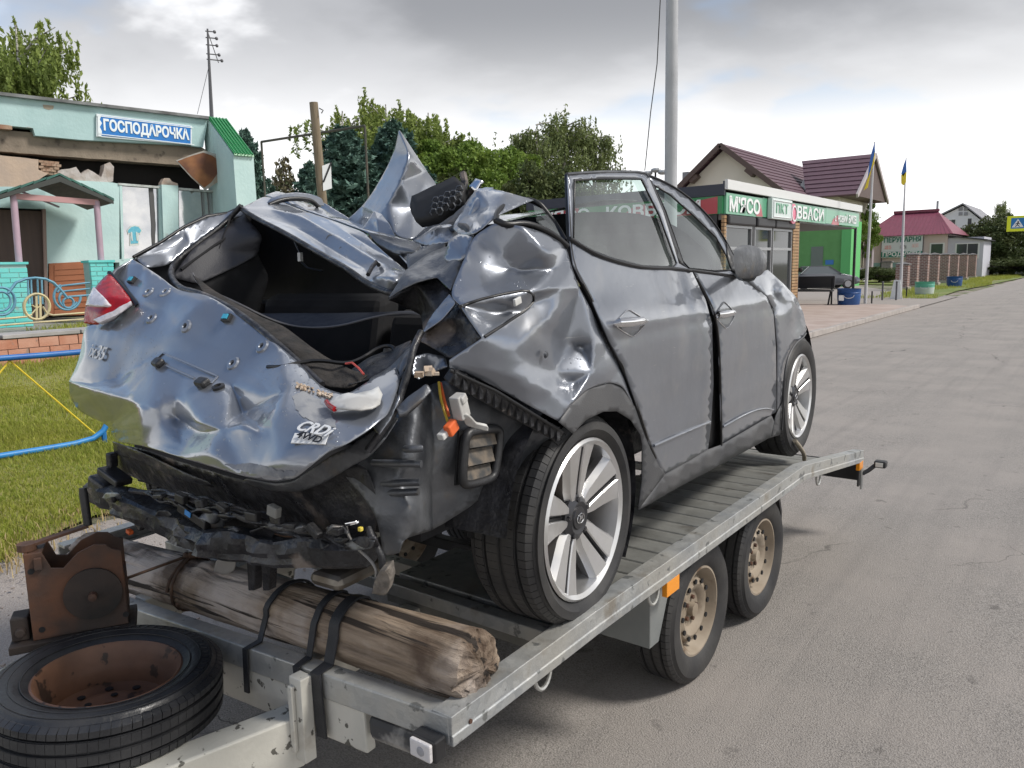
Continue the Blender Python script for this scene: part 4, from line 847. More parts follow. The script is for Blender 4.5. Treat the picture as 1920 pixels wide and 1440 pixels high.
ktube('torn_trim', [(846, 430, 'y', .02), (868, 420, 'x', .60), (884, 440, 'x', .66), (878, 452, 'x', .66)], .010, SEAL, None, 6, smooth_it=1)
ktube('torn_trim', [(848, 395, 'y', .08), (866, 380, 'y', .10), (880, 360, 'y', .12), (898, 346, 'y', .12)], .012, CBLACK, None, 6, smooth_it=1)
# right roof side and pillar
sheet('roof_side_panel', 'a 846 428 x .52;b 873 388 x .55;c 893 354 x .58;d 908 354 x .60;e 941 359 x .66;f 1001 376 x .74;g 965 390 x .74;h 933 404 x .74;i 905 428 x .72;j 887 440 x .70;k 866 441 x .62;l 920 385 x .68;m 890 405 x .62', 'a b c d e f g h i j k', 'd l i;m k', PAINT, wr=.014, ws=18)
sheet('inner_pillar', 'a 762 506 y -.32;b 800 478 y -.24;c 838 462 y -.2;d 866 470 x .62;e 886 450 x .66;f 872 486 x .67;g 845 545 x .70;h 820 520 y -.36;i 780 530 y -.40;j 745 548 y -.42;k 728 560 y -.44', 'a b c d e f g h i j k', 'a h', DPAINT, wr=.016, ws=18)
sheet('pillar_lower_skin', 'a 842 452 x .60;b 860 440 x .62;c 887 442 x .69;d 872 484 x .69;e 850 500 x .64;f 832 486 x .6', 'a b c d e f', '', PAINT)
sheet('side_lining', 'a 728 562 y -.40;b 780 532 y -.36;c 820 522 y -.32;d 845 548 x .68;e 825 590 x .68;f 795 625 x .66;g 790 590 y -.30;h 760 575 y -.32', 'a b c d e f g h', '', CBLACK, wr=.01)
ktube('window_seal', [(930, 415, 'x', .75), (932, 395, 'x', .72), (955, 380, 'x', .70), (985, 373, 'x', .70), (1010, 380, 'x', .74), (1025, 397, 'x', .76), (1045, 425, 'x', .79), (1060, 452, 'x', .83)], .008, SEAL, None, 8, smooth_it=2)
ktube('window_seal', [(930, 413, 'x', .76), (950, 423, 'x', .79), (985, 418, 'x', .81), (1020, 430, 'x', .83), (1045, 445, 'x', .84), (1064, 462, 'x', .855)], .009, SEAL, None, 8, smooth_it=2)
dense('quarter_glass', [(1000, 385), (1018, 392), (1040, 420), (1052, 445), (1020, 428), (1006, 415)], CGLASS, fn=lambda u, v: K(u, v, 'x', .75+(v-385)*.0012), solid=0, s=20)
qp = sheet('right_quarter_panel', '''a 887 444 x .70;b 930 416 x .75;c 976 424 x .82;d 1020 437 x .835;e 1060 460 x .85;f 1071 500 x .865;g 1086 541 x .88;h 1106 577 x .89;i 1138 645 x .905;j 1163 690 x .905;k 1188 762 x .905
l 1168 724 x .915;m 1142 716 x .915;n 1101 729 x .915;o 1072 756 x .915;p 1047 790 x .91;q 991 760 x .885;r 929 726 x .85;s 869 695 x .82;t 843 690 x .80;u 842 675 x .80;v 904 634 x .865;w 880 600 x .82;x 863 573 x .78;y 843 552 x .73;z 871 484 x .70
1 1022 473 x .875;2 963 511 x .79;3 939 476 x .765;5 905 500 x .745;7 945 556 x .845;8 1000 546 x .885;9 1050 541 x .885;10 1003 564 x .86;11 985 584 x .862;12 930 590 x .815
14 1060 640 x .855;15 1042 698 x .875;16 1037 736 x .905;17 1112 640 x .912;18 1109 698 x .918;19 1088 650 x .865;20 1070 720 x .875;21 960 660 x .885;22 900 685 x .85;23 985 715 x .90;24 1000 620 x .89;25 1035 595 x .89;26 1145 690 x .915;28 1040 505 x .865;29 905 540 x .78;30 1075 560 x .875''',
 'a b c d e f g h i j k l m n o p q r s t u v w x y z', 'c 1 2 3 c;x 7 8 9 g;8 10 11 v;g 14 15 16 p;g 17 18 o;u 22 23', PAINT, wr=.004, ws=7, cw=.95, sub=2, cutl=1, jag=0)
plate('fuel_flap_clip', 968, 565, -.2, .01, .01, .01, DARKP, qp) if False else None
QP = hitter(qp)
gp = [(863, 575), (882, 568), (905, 561), (930, 555), (955, 550), (978, 546), (992, 547), (1000, 554), (1000, 564), (992, 575), (978, 587), (955, 602), (930, 618), (908, 632)]
MB().tube([QP(u, v, .0005)[0] for u, v in finer(gp, 8)[:-8]], .0042, 6).build('groove_shade_line', SEAL, qp, smooth=60)  # raised dark line drawn for the shade along the recess outline
MB().box(K(970, 565, 'x', .868), (.008, .030, .018), rots('X', .25)).build('lamp_catch', WHITEP, qp, bevel=.002)
MB().lathe([(.010, 0), (.006, .005), (0, .005)], 12, rots('Y', math.pi/2), K(1023, 665, 'x', .895)).build('stud', DPAINT, qp)
sheet('torn_sliver', 'a 843 552 x .72;b 856 567 x .75;c 832 598 x .72;d 790 627 x .66;e 803 603 x .66;f 822 576 x .69', 'a b c d e f', '', PAINT, sub=2)
sheet('lamp_recess', 'a 856 568 x .73;b 880 602 x .79;c 903 634 x .84;d 880 652 x .80;e 845 674 x .77;f 815 655 x .70;g 790 640 x .66;h 793 626 x .64;i 832 600 x .69;j 850 625 x .72', 'a b c d e f g h i', 'b j f', CBLACK, wr=.008, ws=14)
# ribbed bumper bracket
A = K(843, 702, 'x', .80); B = K(1046, 815, 'x', .885); dv = (B-A).normalized(); rb = MB().beam(A, B, .03, .036, Vector((.4, 0, 1)))
rbo = rb.build('ribbed_bracket', DARKP, car, bevel=.004)
for k in range(15):
    c = A.lerp(B, (k+.5)/15)+Vector((.014, -.008, 0)); MB().beam(c-Vector((0, 0, .019)), c+Vector((0, 0, .019)), .006, .016).build('rib', CBLACK, rbo)
ktube('bracket_lip', [(843, 694, 'x', .81), (929, 733, 'x', .86), (1048, 806, 'x', .90)], .005, SEAL, rbo)
# inner rear quarter with vent
iq = sheet('inner_quarter_panel', '''a 804 722 x .70;b 841 712 x .755;c 930 757 x .80;d 1038 818 x .85;e 1016 838 x .83;f 991 872 x .80;g 954 904 x .78;h 913 922 x .765;i 876 954 x .75;j 826 984 x .72;k 811 993 x .71;l 757 1010 y -.68;m 750 1037 y -.68;n 721 1043 y -.69;o 707 970 y -.70;p 680 930 y -.69;q 645 890 y -.68;r 691 858 y -.65;s 712 828 y -.63;t 741 779 y -.60;u 762 754 y -.58
1 812 850 x .725;2 806 920 x .715;3 770 850 y -.64;4 750 900 y -.655;5 720 920 y -.68;6 865 830 x .77;7 965 840 x .80;8 780 790 y -.60;9 730 870 y -.645;10 770 960 y -.67;11 945 870 x .79''', 'a b c d e f g h i j k l m n o p q r s t u', 'a 1 2 k;r 3', DPAINT, wr=.007, ws=12, solid=.004)
for p, q in (((760, 842), (791, 841)), ((702, 908), (788, 904)), ((702, 926), (785, 922)), ((690, 938), (736, 956)), ((700, 868), (790, 870))):
    ktube('pressed_bead', [(p[0], p[1], 'y', -.667), ((p[0]+q[0])/2, (p[1]+q[1])/2, 'y', -.675), (q[0], q[1], 'y', -.658)], .009, DPAINT, iq, 8)
vc = [(876, 810), (941, 802), (929, 897), (869, 913)]; VP = [K(u, v, 'x', .805) for u, v in vc]
vf = MB(); rp = rounded([(VP[i].lerp(VP[(i+1) % 4], q).y, VP[i].lerp(VP[(i+1) % 4], q).z) for i in range(4) for q in (.12, .88)], 2)
vf.tube([(.80+(.02*(y_-VP[0].y)), y_, z_) for y_, z_ in rp], .012, 8, True); vfo = vf.build('vent_frame', DARKP, car, smooth=60)
MB().prism([(.775, p.y, p.z) for p in VP], (.006, 0, 0)).build('vent_back', BLACK, vfo)
VS = pm('dusty_vent', (0.16, 0.13, 0.10), .85, col2=(0.05, 0.05, 0.05), vs=30)
for k in range(3):
    t0, t1 = (k+.08)/3, (k+.92)/3; a = VP[0].lerp(VP[3], t0); b = VP[1].lerp(VP[2], t0); c = VP[1].lerp(VP[2], t1); d = VP[0].lerp(VP[3], t1)
    m_ = lambda p, x: Vector((x, p.y, p.z))
    MB().prism([m_(a.lerp(b, .1), .786), m_(a.lerp(b, .9), .786), m_(c.lerp(d, .1), .802), m_(c.lerp(d, .9), .802)], (.004, 0, 0)).build('vent_flap', VS, vfo)
# broken lamp connector and its wires
for q, m_ in (([(823, 716, 'x', .74), (826, 745, 'x', .76), (833, 770, 'x', .78), (840, 792, 'x', .80)], pm('yellow_wire', (.62, .42, .05), .5)), ([(826, 718, 'x', .74), (833, 750, 'x', .77), (842, 780, 'x', .80)], ORANGEP)): ktube('lamp_wire', q, .0035, m_, None, 5, smooth_it=1)
cn = MB().box(K(862, 762, 'x', .83), (.03, .035, .06), rots('X', .3)).box(K(866, 748, 'x', .84), (.02, .022, .02), rots('X', .5)).build('broken_connector', WHITEP, car, bevel=.004)
sheet('connector_blade', 'a 866 778 x .84;b 876 776 x .85;c 893 793 x .85;d 914 797 x .85;e 914 806 x .84;f 893 801 x .84;g 872 795 x .83', 'a b c d e f g', '', WHITEP, cn, sub=1, solid=.008)
MB().box(K(846, 802, 'x', .82), (.02, .035, .03), rots('X', .5)).build('connector_lock', ORANGEP, cn, bevel=.004)
MB().box(K(834, 812, 'x', .81), (.02, .04, .016), rots('X', .4)).build('connector_tail', WHITEP, cn, bevel=.003)
# torn shards at the lower right corner of the hatch opening
SHP = [(616, 765), (628, 761), (642, 757), (658, 755), (672, 757), (684, 752), (700, 745), (712, 735), (718, 748), (712, 768), (700, 779), (680, 786), (655, 785), (638, 781), (624, 779)]
dense('lamp_shell', SHP, WHITEP, fn=lambda u, v: TG(u, v, .012+.012*math.sin((u-616)/100*3.14))[0], s=8, solid=.004)
MB().tube([TG(616, 763, .014)[0], TG(621, 772, .016)[0], TG(632, 781, .018)[0]], .006, 6).build('red_lens_edge', LRED, car)
sheet('corner_skin', 'a 775 668 y -.52;b 800 662 y -.48;c 835 668 x .72;d 839 688 x .74;e 812 700 x .70;f 785 712 y -.54;g 770 700 y -.55', 'a b c d e f g', '', PAINT, wr=.006)
sheet('corner_bracket', 'a 744 768 y -.66;b 770 745 y -.64;c 800 722 y -.61;d 809 735 y -.61;e 790 752 y -.64;f 762 776 y -.67;g 748 778 y -.68', 'a b c d e f g', '', DPAINT, sub=1, solid=.012)
ktube('torn_seal', [(790, 622, 'y', -.50), (775, 652, 'y', -.54), (768, 690, 'y', -.58), (758, 720, 'y', -.61), (745, 760, 'y', -.65), (722, 800, 'y', -.69), (690, 845, 'y', -.71)], .009, CBLACK, None, 8, smooth_it=2)
ktube('torn_seal', [(760, 700, 'y', -.57), (740, 730, 'y', -.61), (728, 765, 'y', -.65)], .009, CBLACK, None, 6, smooth_it=1)
sheet('twisted_strip', 'a 690 712 y -.57;b 730 690 y -.53;c 768 652 y -.50;d 778 660 y -.52;e 750 705 y -.57;f 715 735 y -.62;g 695 742 y -.63', 'a b c d e f g', 'b f', DPAINT, wr=.01, ws=20)
sheet('twisted_strip', 'a 700 800 y -.70;b 722 770 y -.67;c 740 735 y -.63;d 752 742 y -.64;e 735 785 y -.68;f 712 815 y -.71', 'a b c d e f', '', PAINT, wr=.008, ws=20)
sheet('inner_skin', 'a 648 700 y -.5;b 690 672 y -.46;c 730 655 y -.42;d 770 640 y -.46;e 775 655 y -.5;f 735 690 y -.52;g 690 712 y -.56;h 655 722 y -.6', 'a b c d e f g h', '', CBLACK, wr=.015, ws=15)
ktube('harness', [(502, 688, 'y', -.655), (530, 688, 'y', -.66), (560, 680, 'y', -.62), (600, 675, 'y', -.58), (650, 683, 'y', -.54), (680, 672, 'y', -.5), (712, 650, 'y', -.45), (735, 648, 'y', -.44), (742, 660, 'y', -.45)], .006, SEAL, None, 6, smooth_it=2)
ktube('red_wire', [(648, 682, 'y', -.55), (660, 680, 'y', -.55), (672, 690, 'y', -.56), (682, 702, 'y', -.57)], .003, pm('red_wire_skin', (.5, .08, .06), .5), None, 5)
plate('seat_latch', 728, 668, -.43, .03, .05, .02, DPAINT, car, .4); plate('seat_latch_tab', 727, 676, -.45, .012, .02, .01, WHITEP, car, .4)
CHIP = pm('brick_crumb', (0.40, 0.29, 0.20), .9, col2=(0.50, 0.42, 0.34), vs=40)
SCUFF = pm('scuffed_primer', (.25, .255, .265), .65, col2=(.14, .15, .175), vs=18, lo=.42, hi=.6, bump=.002, bs=60)
for q in ([(546, 742), (572, 735), (600, 752), (622, 775), (632, 800), (606, 806), (585, 790), (560, 776)], [(420, 872), (470, 868), (520, 880), (560, 884), (530, 896), (470, 888)]):
    Q = [(u+6*mnoise.noise(Vector((u*.13, v*.13, 1))), v+6*mnoise.noise(Vector((u*.13, v*.13, 8)))) for u, v in finer(q, 5)]
    dense('scuffed_patch', Q, SCUFF, fn=lambda u, v: TG(u, v, .0012)[0], s=6, solid=0, parent=tail)
for i in range(46):
    t = random.random(); u = 556+t*66; v = 724+t*20-10*math.sin(t*3)*0+random.uniform(-4, 5); c = TG(u, v, .003)[0]
    MB().box(c, (random.uniform(.003, .010), .005, random.uniform(.003, .007)), rots('Y', random.uniform(-1, 1)) @ rots('Z', random.uniform(-1, 1))).build('brick_crumb', CHIP, car)
for i in range(8):
    c = on(random.uniform(785, 820), random.uniform(692, 704), -.60); s_ = random.uniform(.008, .022); MB().box(c, (s_, s_*.8, s_*.6), rots('Z', random.random()) @ rots('X', random.random())).build('brick_crumb', CHIP, car)
# ---- rear panel, flange, bumper beam
sheet('rear_panel', 'a 214 832 y -.58;b 268 842 y -.62;c 340 866 y -.66;d 400 884 y -.68;e 460 902 y -.69;f 516 912 y -.70;g 560 905 y -.70;h 600 882 y -.69;i 650 855 y -.68;j 690 880 y -.68;k 712 950 y -.69;l 700 1010 y -.66;m 600 1000 y -.62;n 500 985 y -.60;o 400 955 y -.58;p 300 915 y -.56;q 215 880 y -.54;r 450 940 y -.64;s 600 940 y -.66;t 300 880 y -.6', 'a b c d e f g h i j k l m n o p q', '', CBLACK, wr=.008, ws=11)
sheet('hatch_flange', 'a 460 897 y -.735;b 516 908 y -.74;c 554 901 y -.74;d 590 876 y -.735;e 625 850 y -.725;f 655 838 y -.715;g 700 808 y -.69;h 735 780 y -.645;i 748 784 y -.64;j 720 828 y -.685;k 690 858 y -.705;l 650 880 y -.715;m 610 905 y -.72;n 565 922 y -.72;o 510 920 y -.715;p 455 905 y -.71', 'a b c d e f g h i j k l m n o p', '', DPAINT, wr=.004, ws=15)
sheet('left_panel_lip', 'a 212 828 y -.60;b 262 846 y -.65;c 330 878 y -.67;d 390 903 y -.69;e 400 914 y -.68;f 330 896 y -.65;g 262 866 y -.62;h 214 850 y -.57', 'a b c d e f g h', 'a b c d', CBLACK, wr=.008, ws=20)
bp_ = [(178, 922, -.60), (215, 935, -.615), (260, 950, -.64), (310, 978, -.665), (360, 1000, -.685), (410, 1012, -.70), (470, 1024, -.715), (530, 1033, -.72), (590, 1030, -.72), (640, 1034, -.71), (690, 1032, -.69)]
C_ = [on(u, v, y) for u, v, y in bp_]; Cf = []
for a, b in zip(C_, C_[1:]): Cf += [a.lerp(b, k/5) for k in range(5)]
Cf.append(C_[-1]); mb = MB(); prof = []
for k in range(20):
    t = 2*math.pi*k/20; ca, sa = math.cos(t), math.sin(t); q = 1/max(abs(ca), abs(sa))**.75; prof.append((ca*q*.034, sa*q*.040))
for i, p in enumerate(Cf):
    for k, (a, b) in enumerate(prof):
        n1 = mnoise.noise(Vector((p.x*5, a*14, b*14+7))); n2 = 2.2*mnoise.noise(Vector((p.x*22, a*40, b*40))); bulge = math.exp(-((p.x-.10)/.10)**2)*.035 + math.exp(-((p.x+.42)/.09)**2)*.02
        mb.v.append((p.x+n2*.006, p.y+a*(1+.4*n1)-max(0, -a)/.036*bulge+n2*.008, p.z+b*(1+.3*n1)+n1*.012))
n = len(prof); mb.f = [(i*n+k, i*n+(k+1) % n, (i+1)*n+(k+1) % n, (i+1)*n+k) for i in range(len(Cf)-1) for k in range(n)]+[tuple(range(n)), tuple((len(Cf)-1)*n+k for k in range(n))]
bum = mb.build('bumper_beam', CBLACK, car, smooth=22); bum['label'] = 'mud smeared crumpled black bumper beam'
plate('bumper_end_cap', 190, 915, -.62, .10, .07, .05, CBLACK, bum, .3, .012); plate('bumper_end_cap', 215, 892, -.60, .12, .025, .06, DARKP, bum, .3, .006)
plate('tow_bracket', 210, 862, -.59, .03, .05, .03, CBLACK, bum, .1, .006)
for u in (470, 497): MB().prism([on(u-8, 1055, -.66), on(u+8, 1055, -.66), on(u+6, 1108, -.64), on(u-5, 1108, -.64)], (0, .03, 0)).build('tow_hook', CBLACK, bum, bevel=.003)
plate('parking_sensor', 366, 966, -.71, .13, .028, .03, DARKP, bum, .28, .004); plate('sensor_label', 352, 963, -.728, .026, .016, .003, pm('blue_label', (.04, .22, .55), .5), bum, .28, .0005)
plate('side_marker', 243, 997, -.66, .022, .014, .016, ORANGEP, bum, .3, .003); plate('marker_stem', 262, 985, -.655, .035, .018, .018, DARKP, bum, .5, .004)
sheet('broken_panel_piece', 'a 405 1050 y -.66;b 432 1042 y -.66;c 446 1030 y -.67;d 440 1070 y -.66;e 420 1078 y -.65;f 402 1072 y -.65', 'a b c d e f', '', pm('grey_shard', (.22, .21, .20), .5), bum, sub=1)
random.seed(21)
for k in range(12):
    u0 = random.uniform(230, 560); L = random.uniform(80, 190); pts = []
    for j in range(7):
        u = u0+L*j/6; v = 905+(u-230)*.22+random.uniform(-9, 9)+k % 4*7
        if u < 715: pts.append((u, v, 'y', -.70-.02*random.random()-.03*(u-230)/480))
    if len(pts) > 3: ktube('wiring_loom', pts, random.choice((.004, .006, .008)), random.choice((SEAL, CBLACK, CBLACK)), bum, 6, smooth_it=2)
for k in range(9):
    u = 300+k*42+random.uniform(-12, 12); plate('loom_clip', u, 930+(u-300)*.20+random.uniform(-8, 8), -.735-.0001*(u-300), random.uniform(.02, .05), random.uniform(.012, .03), .02, random.choice((CBLACK, DARKP)), bum, random.uniform(-.2, .6), .004)
plate('loom_clip', 514, 958, -.78, .035, .028, .02, pm('grey_clip', (.18, .18, .17), .6), bum, .2, .004)
for k in range(20):
    u = random.uniform(200, 690); v = 925+(u-200)*.19+random.uniform(-14, 34); s_ = random.uniform(7, 20); a_ = random.uniform(0, 6.28); yy = -.665-.00015*(u-200)-random.uniform(.0, .035)
    q = ' ;'.join('%s %.1f %.1f y %.3f' % (nm, u+s_*1.5*math.cos(a_+t), v+s_*.7*math.sin(a_+t), yy+random.uniform(-.02, .02)) for nm, t in zip('abcde', (0, 1.1, 2.4, 3.6, 5.0)))
    sheet('bent_bracket', q, 'a b c d e', '', random.choice((CBLACK, CBLACK, DPAINT)), bum, sub=1, solid=random.choice((.003, .008)), wr=.004, ws=40)
ktube('dangling_cable', [(648, 985, 'y', -.74), (655, 1010, 'y', -.745), (672, 1030, 'y', -.75), (695, 1050, 'y', -.75), (706, 1068, 'y', -.75), (705, 1082, 'y', -.75)], .004, pm('grey_cable', (.20, .19, .18), .5), bum, 6, smooth_it=2)
ktube('dangling_cable', [(690, 990, 'y', -.73), (700, 1015, 'y', -.74), (715, 1040, 'y', -.74), (718, 1065, 'y', -.74)], .009, CBLACK, bum, 8, smooth_it=2)
sheet('mud_caked_plug', 'a 706 1105 y -.74;b 712 1080 y -.75;c 716 1062 y -.75;d 730 1060 y -.75;e 736 1080 y -.74;f 730 1108 y -.74', 'a b c d e f', '', pm('mud', (.19, .165, .14), .95, col2=(.09, .08, .07), vs=40, bump=.006, bs=60), bum, sub=1, solid=.035)
plate('yellow_plug', 676, 992, -.75, .010, .010, .01, pm('yellow_plastic', (.7, .55, .08), .5), bum); plate('chrome_tab', 660, 981, -.75, .04, .008, .01, CHROME, bum, -.3)
plate('exhaust_silencer', 655, 1070, -.50, .12, .04, .20, pm('exhaust_steel', (.28, .26, .23), .45, metal=.6, col2=(.1, .08, .06), vs=8), car, 0, .02)
# ---- right side: doors, glass, fender, arches, sill
random.seed(31)
RD = [(1063, 327), (1100, 324), (1150, 322), (1205, 323), (1214, 330), (1242, 396), (1272, 494), (1296, 508), (1322, 562), (1334, 606), (1337, 720), (1332, 800), (1327, 842), (1290, 864), (1247, 886), (1236, 876), (1228, 856), (1216, 830), (1194, 762), (1168, 687), (1142, 640), (1110, 565), (1089, 527), (1074, 497), (1068, 455)]
RDW = [(1077, 338), (1130, 335), (1202, 336), (1236, 405), (1268, 494), (1262, 501), (1204, 499), (1152, 486), (1111, 471), (1075, 449)]
def dents(y, z):
    d = 0.0
    for cy_, cz_, s1, s2, a in ((.55, .62, .32, .22, -.018), (.25, .98, .20, .05, .006), (.78, .92, .05, .25, -.006), (.98, .70, .05, .3, .008), (1.55, .6, .35, .22, -.016), (2.05, .93, .08, .06, -.022), (2.25, .86, .07, .08, .015), (2.15, .98, .05, .04, .01), (2.4, .78, .1, .08, -.012), (.95, .93, .03, .1, -.006), (.86, .95, .02, .09, .005), (1.8, .95, .06, .04, .008)):
        d += a*math.exp(-((y-cy_)/s1)**2-((z-cz_)/s2)**2)
    # swage along the belt and the step above the sill
    d += .010*(1/(1+math.exp(-(z-.905)/.006)))-.010 if z > .6 else -.010
    d += -.010*(1/(1+math.exp((z-.485)/.006)))*0
    return d
popped = lambda u, v: .045*max(0, min(1, (560-v)/230))+.03*max(0, min(1, (1340-u)/250))
rdo = dense('rear_door', RD, PAINT, popped, RDW, s=9)
dense('window_glass', RDW, CGLASS, lambda u, v: popped(u, v)-.012, s=18, parent=rdo, solid=0)
def stube(name, pts, r, mat, dx=0.0, parent=None, n=6, closed=False, it=2, sy=1.0):
    P = [Sd(u, v, dx(u, v) if callable(dx) else dx) for u, v in pts]
    for _ in range(it if not closed else 0):
        Q = [P[0]]
        for a, b in zip(P, P[1:]): Q += [a*.75+b*.25, a*.25+b*.75]
        P = Q+[P[-1]]
    return MB().tube(P, r, n, closed, True, sy).build(name, mat, parent or car, smooth=60)
stube('window_seal', RDW, .0035, SEAL, lambda u, v: popped(u, v)+.002, rdo, closed=True)
stube('belt_moulding', [(1068, 447), (1111, 474), (1152, 489), (1204, 502), (1268, 503), (1296, 508)], .0065, SEAL, lambda u, v: popped(u, v)+.006, rdo)
stube('frame_edge', [(1063, 327), (1067, 455), (1074, 498), (1089, 528), (1110, 566), (1142, 641), (1168, 688), (1194, 763), (1216, 832), (1228, 858)], .0075, SEAL, lambda u, v: popped(u, v)-.004, rdo, it=1)
stube('frame_edge', [(1063, 327), (1100, 324), (1150, 322), (1207, 323), (1215, 332)], .006, DPAINT, popped, rdo, it=1)
stube('door_trim_strip', [(1226, 836), (1280, 812), (1331, 791)], .006, PAINT, lambda u, v: popped(u, v)+.006, rdo)
dense('shut_gap', [(1285, 512), (1298, 512), (1333, 570), (1346, 615), (1350, 720), (1352, 838), (1322, 850), (1330, 720), (1326, 606), (1314, 562)], BLACK, -.03, s=20)
FD = [(1214, 330), (1240, 340), (1270, 356), (1305, 383), (1338, 418), (1362, 455), (1378, 487), (1393, 520), (1437, 557), (1449, 580), (1454, 650), (1455, 720), (1455, 772), (1400, 805), (1352, 833), (1349, 720), (1345, 615), (1330, 568), (1298, 512), (1275, 490), (1244, 396)]
FDW = [(1226, 347), (1257, 366), (1303, 407), (1342, 445), (1362, 480), (1371, 506), (1340, 508), (1292, 503), (1280, 490), (1248, 396)]
fdo = dense('front_door', FD, PAINT, 0.0, FDW, s=9)
dense('window_glass', FDW, CGLASS, -.012, s=18, parent=fdo, solid=0)
stube('window_seal', FDW, .0035, SEAL, .003, fdo, closed=True)
stube('belt_moulding', [(1284, 505), (1340, 512), (1393, 520)], .006, SEAL, .006, fdo)
stube('frame_edge', [(1214, 328), (1240, 338), (1270, 354), (1305, 381), (1338, 416), (1362, 453), (1378, 485), (1393, 518)], .0045, SEAL, .004, fdo)
stube('frame_edge', [(1298, 510), (1331, 567), (1346, 614), (1350, 720), (1352, 835)], .007, SEAL, .003, fdo)
stube('frame_edge', [(1393, 521), (1437, 558), (1450, 581), (1455, 650), (1456, 772)], .004, SEAL, .000, fdo)
stube('door_trim_strip', [(1356, 800), (1400, 775), (1430, 765), (1450, 768)], .005, PAINT, .008, fdo)
dense('window_divider', [(1213, 334), (1222, 340), (1246, 396), (1281, 494), (1270, 496), (1240, 396)], SEAL, .004, s=15, parent=fdo)
# handles: chrome bowtie in a pressed cup
for (cu_, cv_, pr, dd) in ((1182, 604, rdo, popped), (1360, 589, fdo, lambda u, v: 0)):
    k = 1.0 if cu_ < 1300 else .62
    cup = [(cu_-32*k, cv_+4), (cu_-20*k, cv_-8), (cu_-5*k, cv_-25), (cu_+10*k, cv_-16), (cu_+32*k, cv_-2), (cu_+16*k, cv_+18), (cu_+4*k, cv_+28), (cu_-10*k, cv_+20)]
    cup = rounded(cup, 2); dense('handle_cup', cup, DPAINT, lambda u, v: dd(u, v)+.003-.012*max(0, 1-math.hypot((u-cu_)/(22*k), (v-cv_)/20)), s=6, parent=pr, solid=0)
    stube('handle_rim', cup, .0022, CHROME, lambda u, v: dd(u, v)+.004, pr, closed=True)
    P = [Sd(cu_+a*k, cv_+b, dd(cu_, cv_)+c_) for a, b, c_ in ((-31, 3, .006), (-22, 1, .022), (0, 0, .030), (22, -2, .022), (31, -2, .006))]
    MB().tube(P, [.006, .012, .014, .012, .006], 10, sy=1.2).build('door_handle', CHROME, pr, smooth=60)
# fender
FE = [(1439, 506), (1467, 531), (1493, 558), (1506, 588), (1512, 618), (1506, 632), (1493, 640), (1481, 660), (1473, 686), (1470, 715), (1469, 760), (1466, 806), (1457, 812), (1457, 772), (1457, 650), (1451, 580), (1439, 557), (1398, 522), (1410, 514)]
dense('front_fender', FE, PAINT, lambda u, v: .012*max(0, (u-1460)/50), s=8)
stube('arch_lip', [(1511, 625), (1505, 634), (1493, 642), (1481, 661), (1473, 687), (1470, 716), (1469, 760), (1466, 806)], .006, TRIM, .016)
dense('arch_trim', [(1466, 755), (1470, 715), (1472, 715), (1471, 760), (1468, 812), (1446, 818), (1454, 780)], TRIM, .006, s=10)
# hood, windscreen, front end and far side (seen only from other angles)
def grid(name, rows, mat, parent=None, solid=.003, sub=2):
    mb = MB(); n = len(rows[0]); mb.v = [p for r in rows for p in r]
    mb.f = [(j*n+i, j*n+i+1, (j+1)*n+i+1, (j+1)*n+i) for j in range(len(rows)-1) for i in range(n-1)]
    return mb.build(name, mat, parent or car, smooth=180, sub=sub, solid=solid)
fx = K(1439, 506, 'x', .78)
grid('bonnet', [[(-.74, 1.95, .99), (-.3, 1.93, 1.04), (.3, 1.93, 1.04), (.78, 1.95, .99)], [(-.76, 2.5, .95), (-.3, 2.5, 1.0), (.3, 2.5, .99), (.80, 2.45, .93)], [(-.76, 3.0, .84), (-.3, 3.05, .88), (.3, 3.05, .88), (.78, 2.95, .82)], [(-.70, 3.22, .68), (-.3, 3.3, .7), (.3, 3.3, .7), (.72, 3.18, .66)]], PAINT)
grid('front_bumper', [[(-.74, 3.1, .72), (-.3, 3.32, .70), (.3, 3.32, .70), (.74, 3.1, .72)], [(-.84, 3.05, .5), (-.3, 3.42, .5), (.3, 3.42, .5), (.84, 3.05, .5)], [(-.80, 3.05, .2), (-.3, 3.38, .2), (.3, 3.38, .2), (.80, 3.05, .2)]], DPAINT)
grid('windscreen', [[(-.70, 1.85, 1.02), (0, 1.92, 1.04), (.72, 1.85, 1.02)], [(-.64, 1.5, 1.18), (0, 1.55, 1.2), (.68, 1.48, 1.2)], [(-.58, 1.10, 1.30), (0, 1.12, 1.34), (.66, 1.0, 1.34)]], CGLASS, solid=0)
MB().tube([(-.72, 1.9, 1.0), (-.66, 1.5, 1.17), (-.60, 1.1, 1.30), (-.60, .7, 1.33)], .03, 8).build('windscreen_pillar', PAINT, car, smooth=60)
grid('front_roof', [[(-.60, 1.10, 1.31), (-.1, 1.12, 1.35), (.3, 1.1, 1.36), (.66, 1.0, 1.36)], [(-.62, .8, 1.32), (-.1, .85, 1.34), (.3, .8, 1.33), (.68, .75, 1.35)], [(-.66, .55, 1.32), (-.25, .55, 1.28), (.2, .5, 1.25), (.66, .45, 1.34)]], PAINT)
grid('left_door', [[(-.88, -.2, .36), (-.90, .6, .36), (-.90, 1.3, .36), (-.88, 2.0, .36)], [(-.90, -.2, .7), (-.92, .6, .7), (-.92, 1.3, .7), (-.90, 2.0, .7)], [(-.85, -.2, 1.02), (-.87, .6, 1.0), (-.87, 1.3, .99), (-.85, 2.0, .98)]], PAINT)
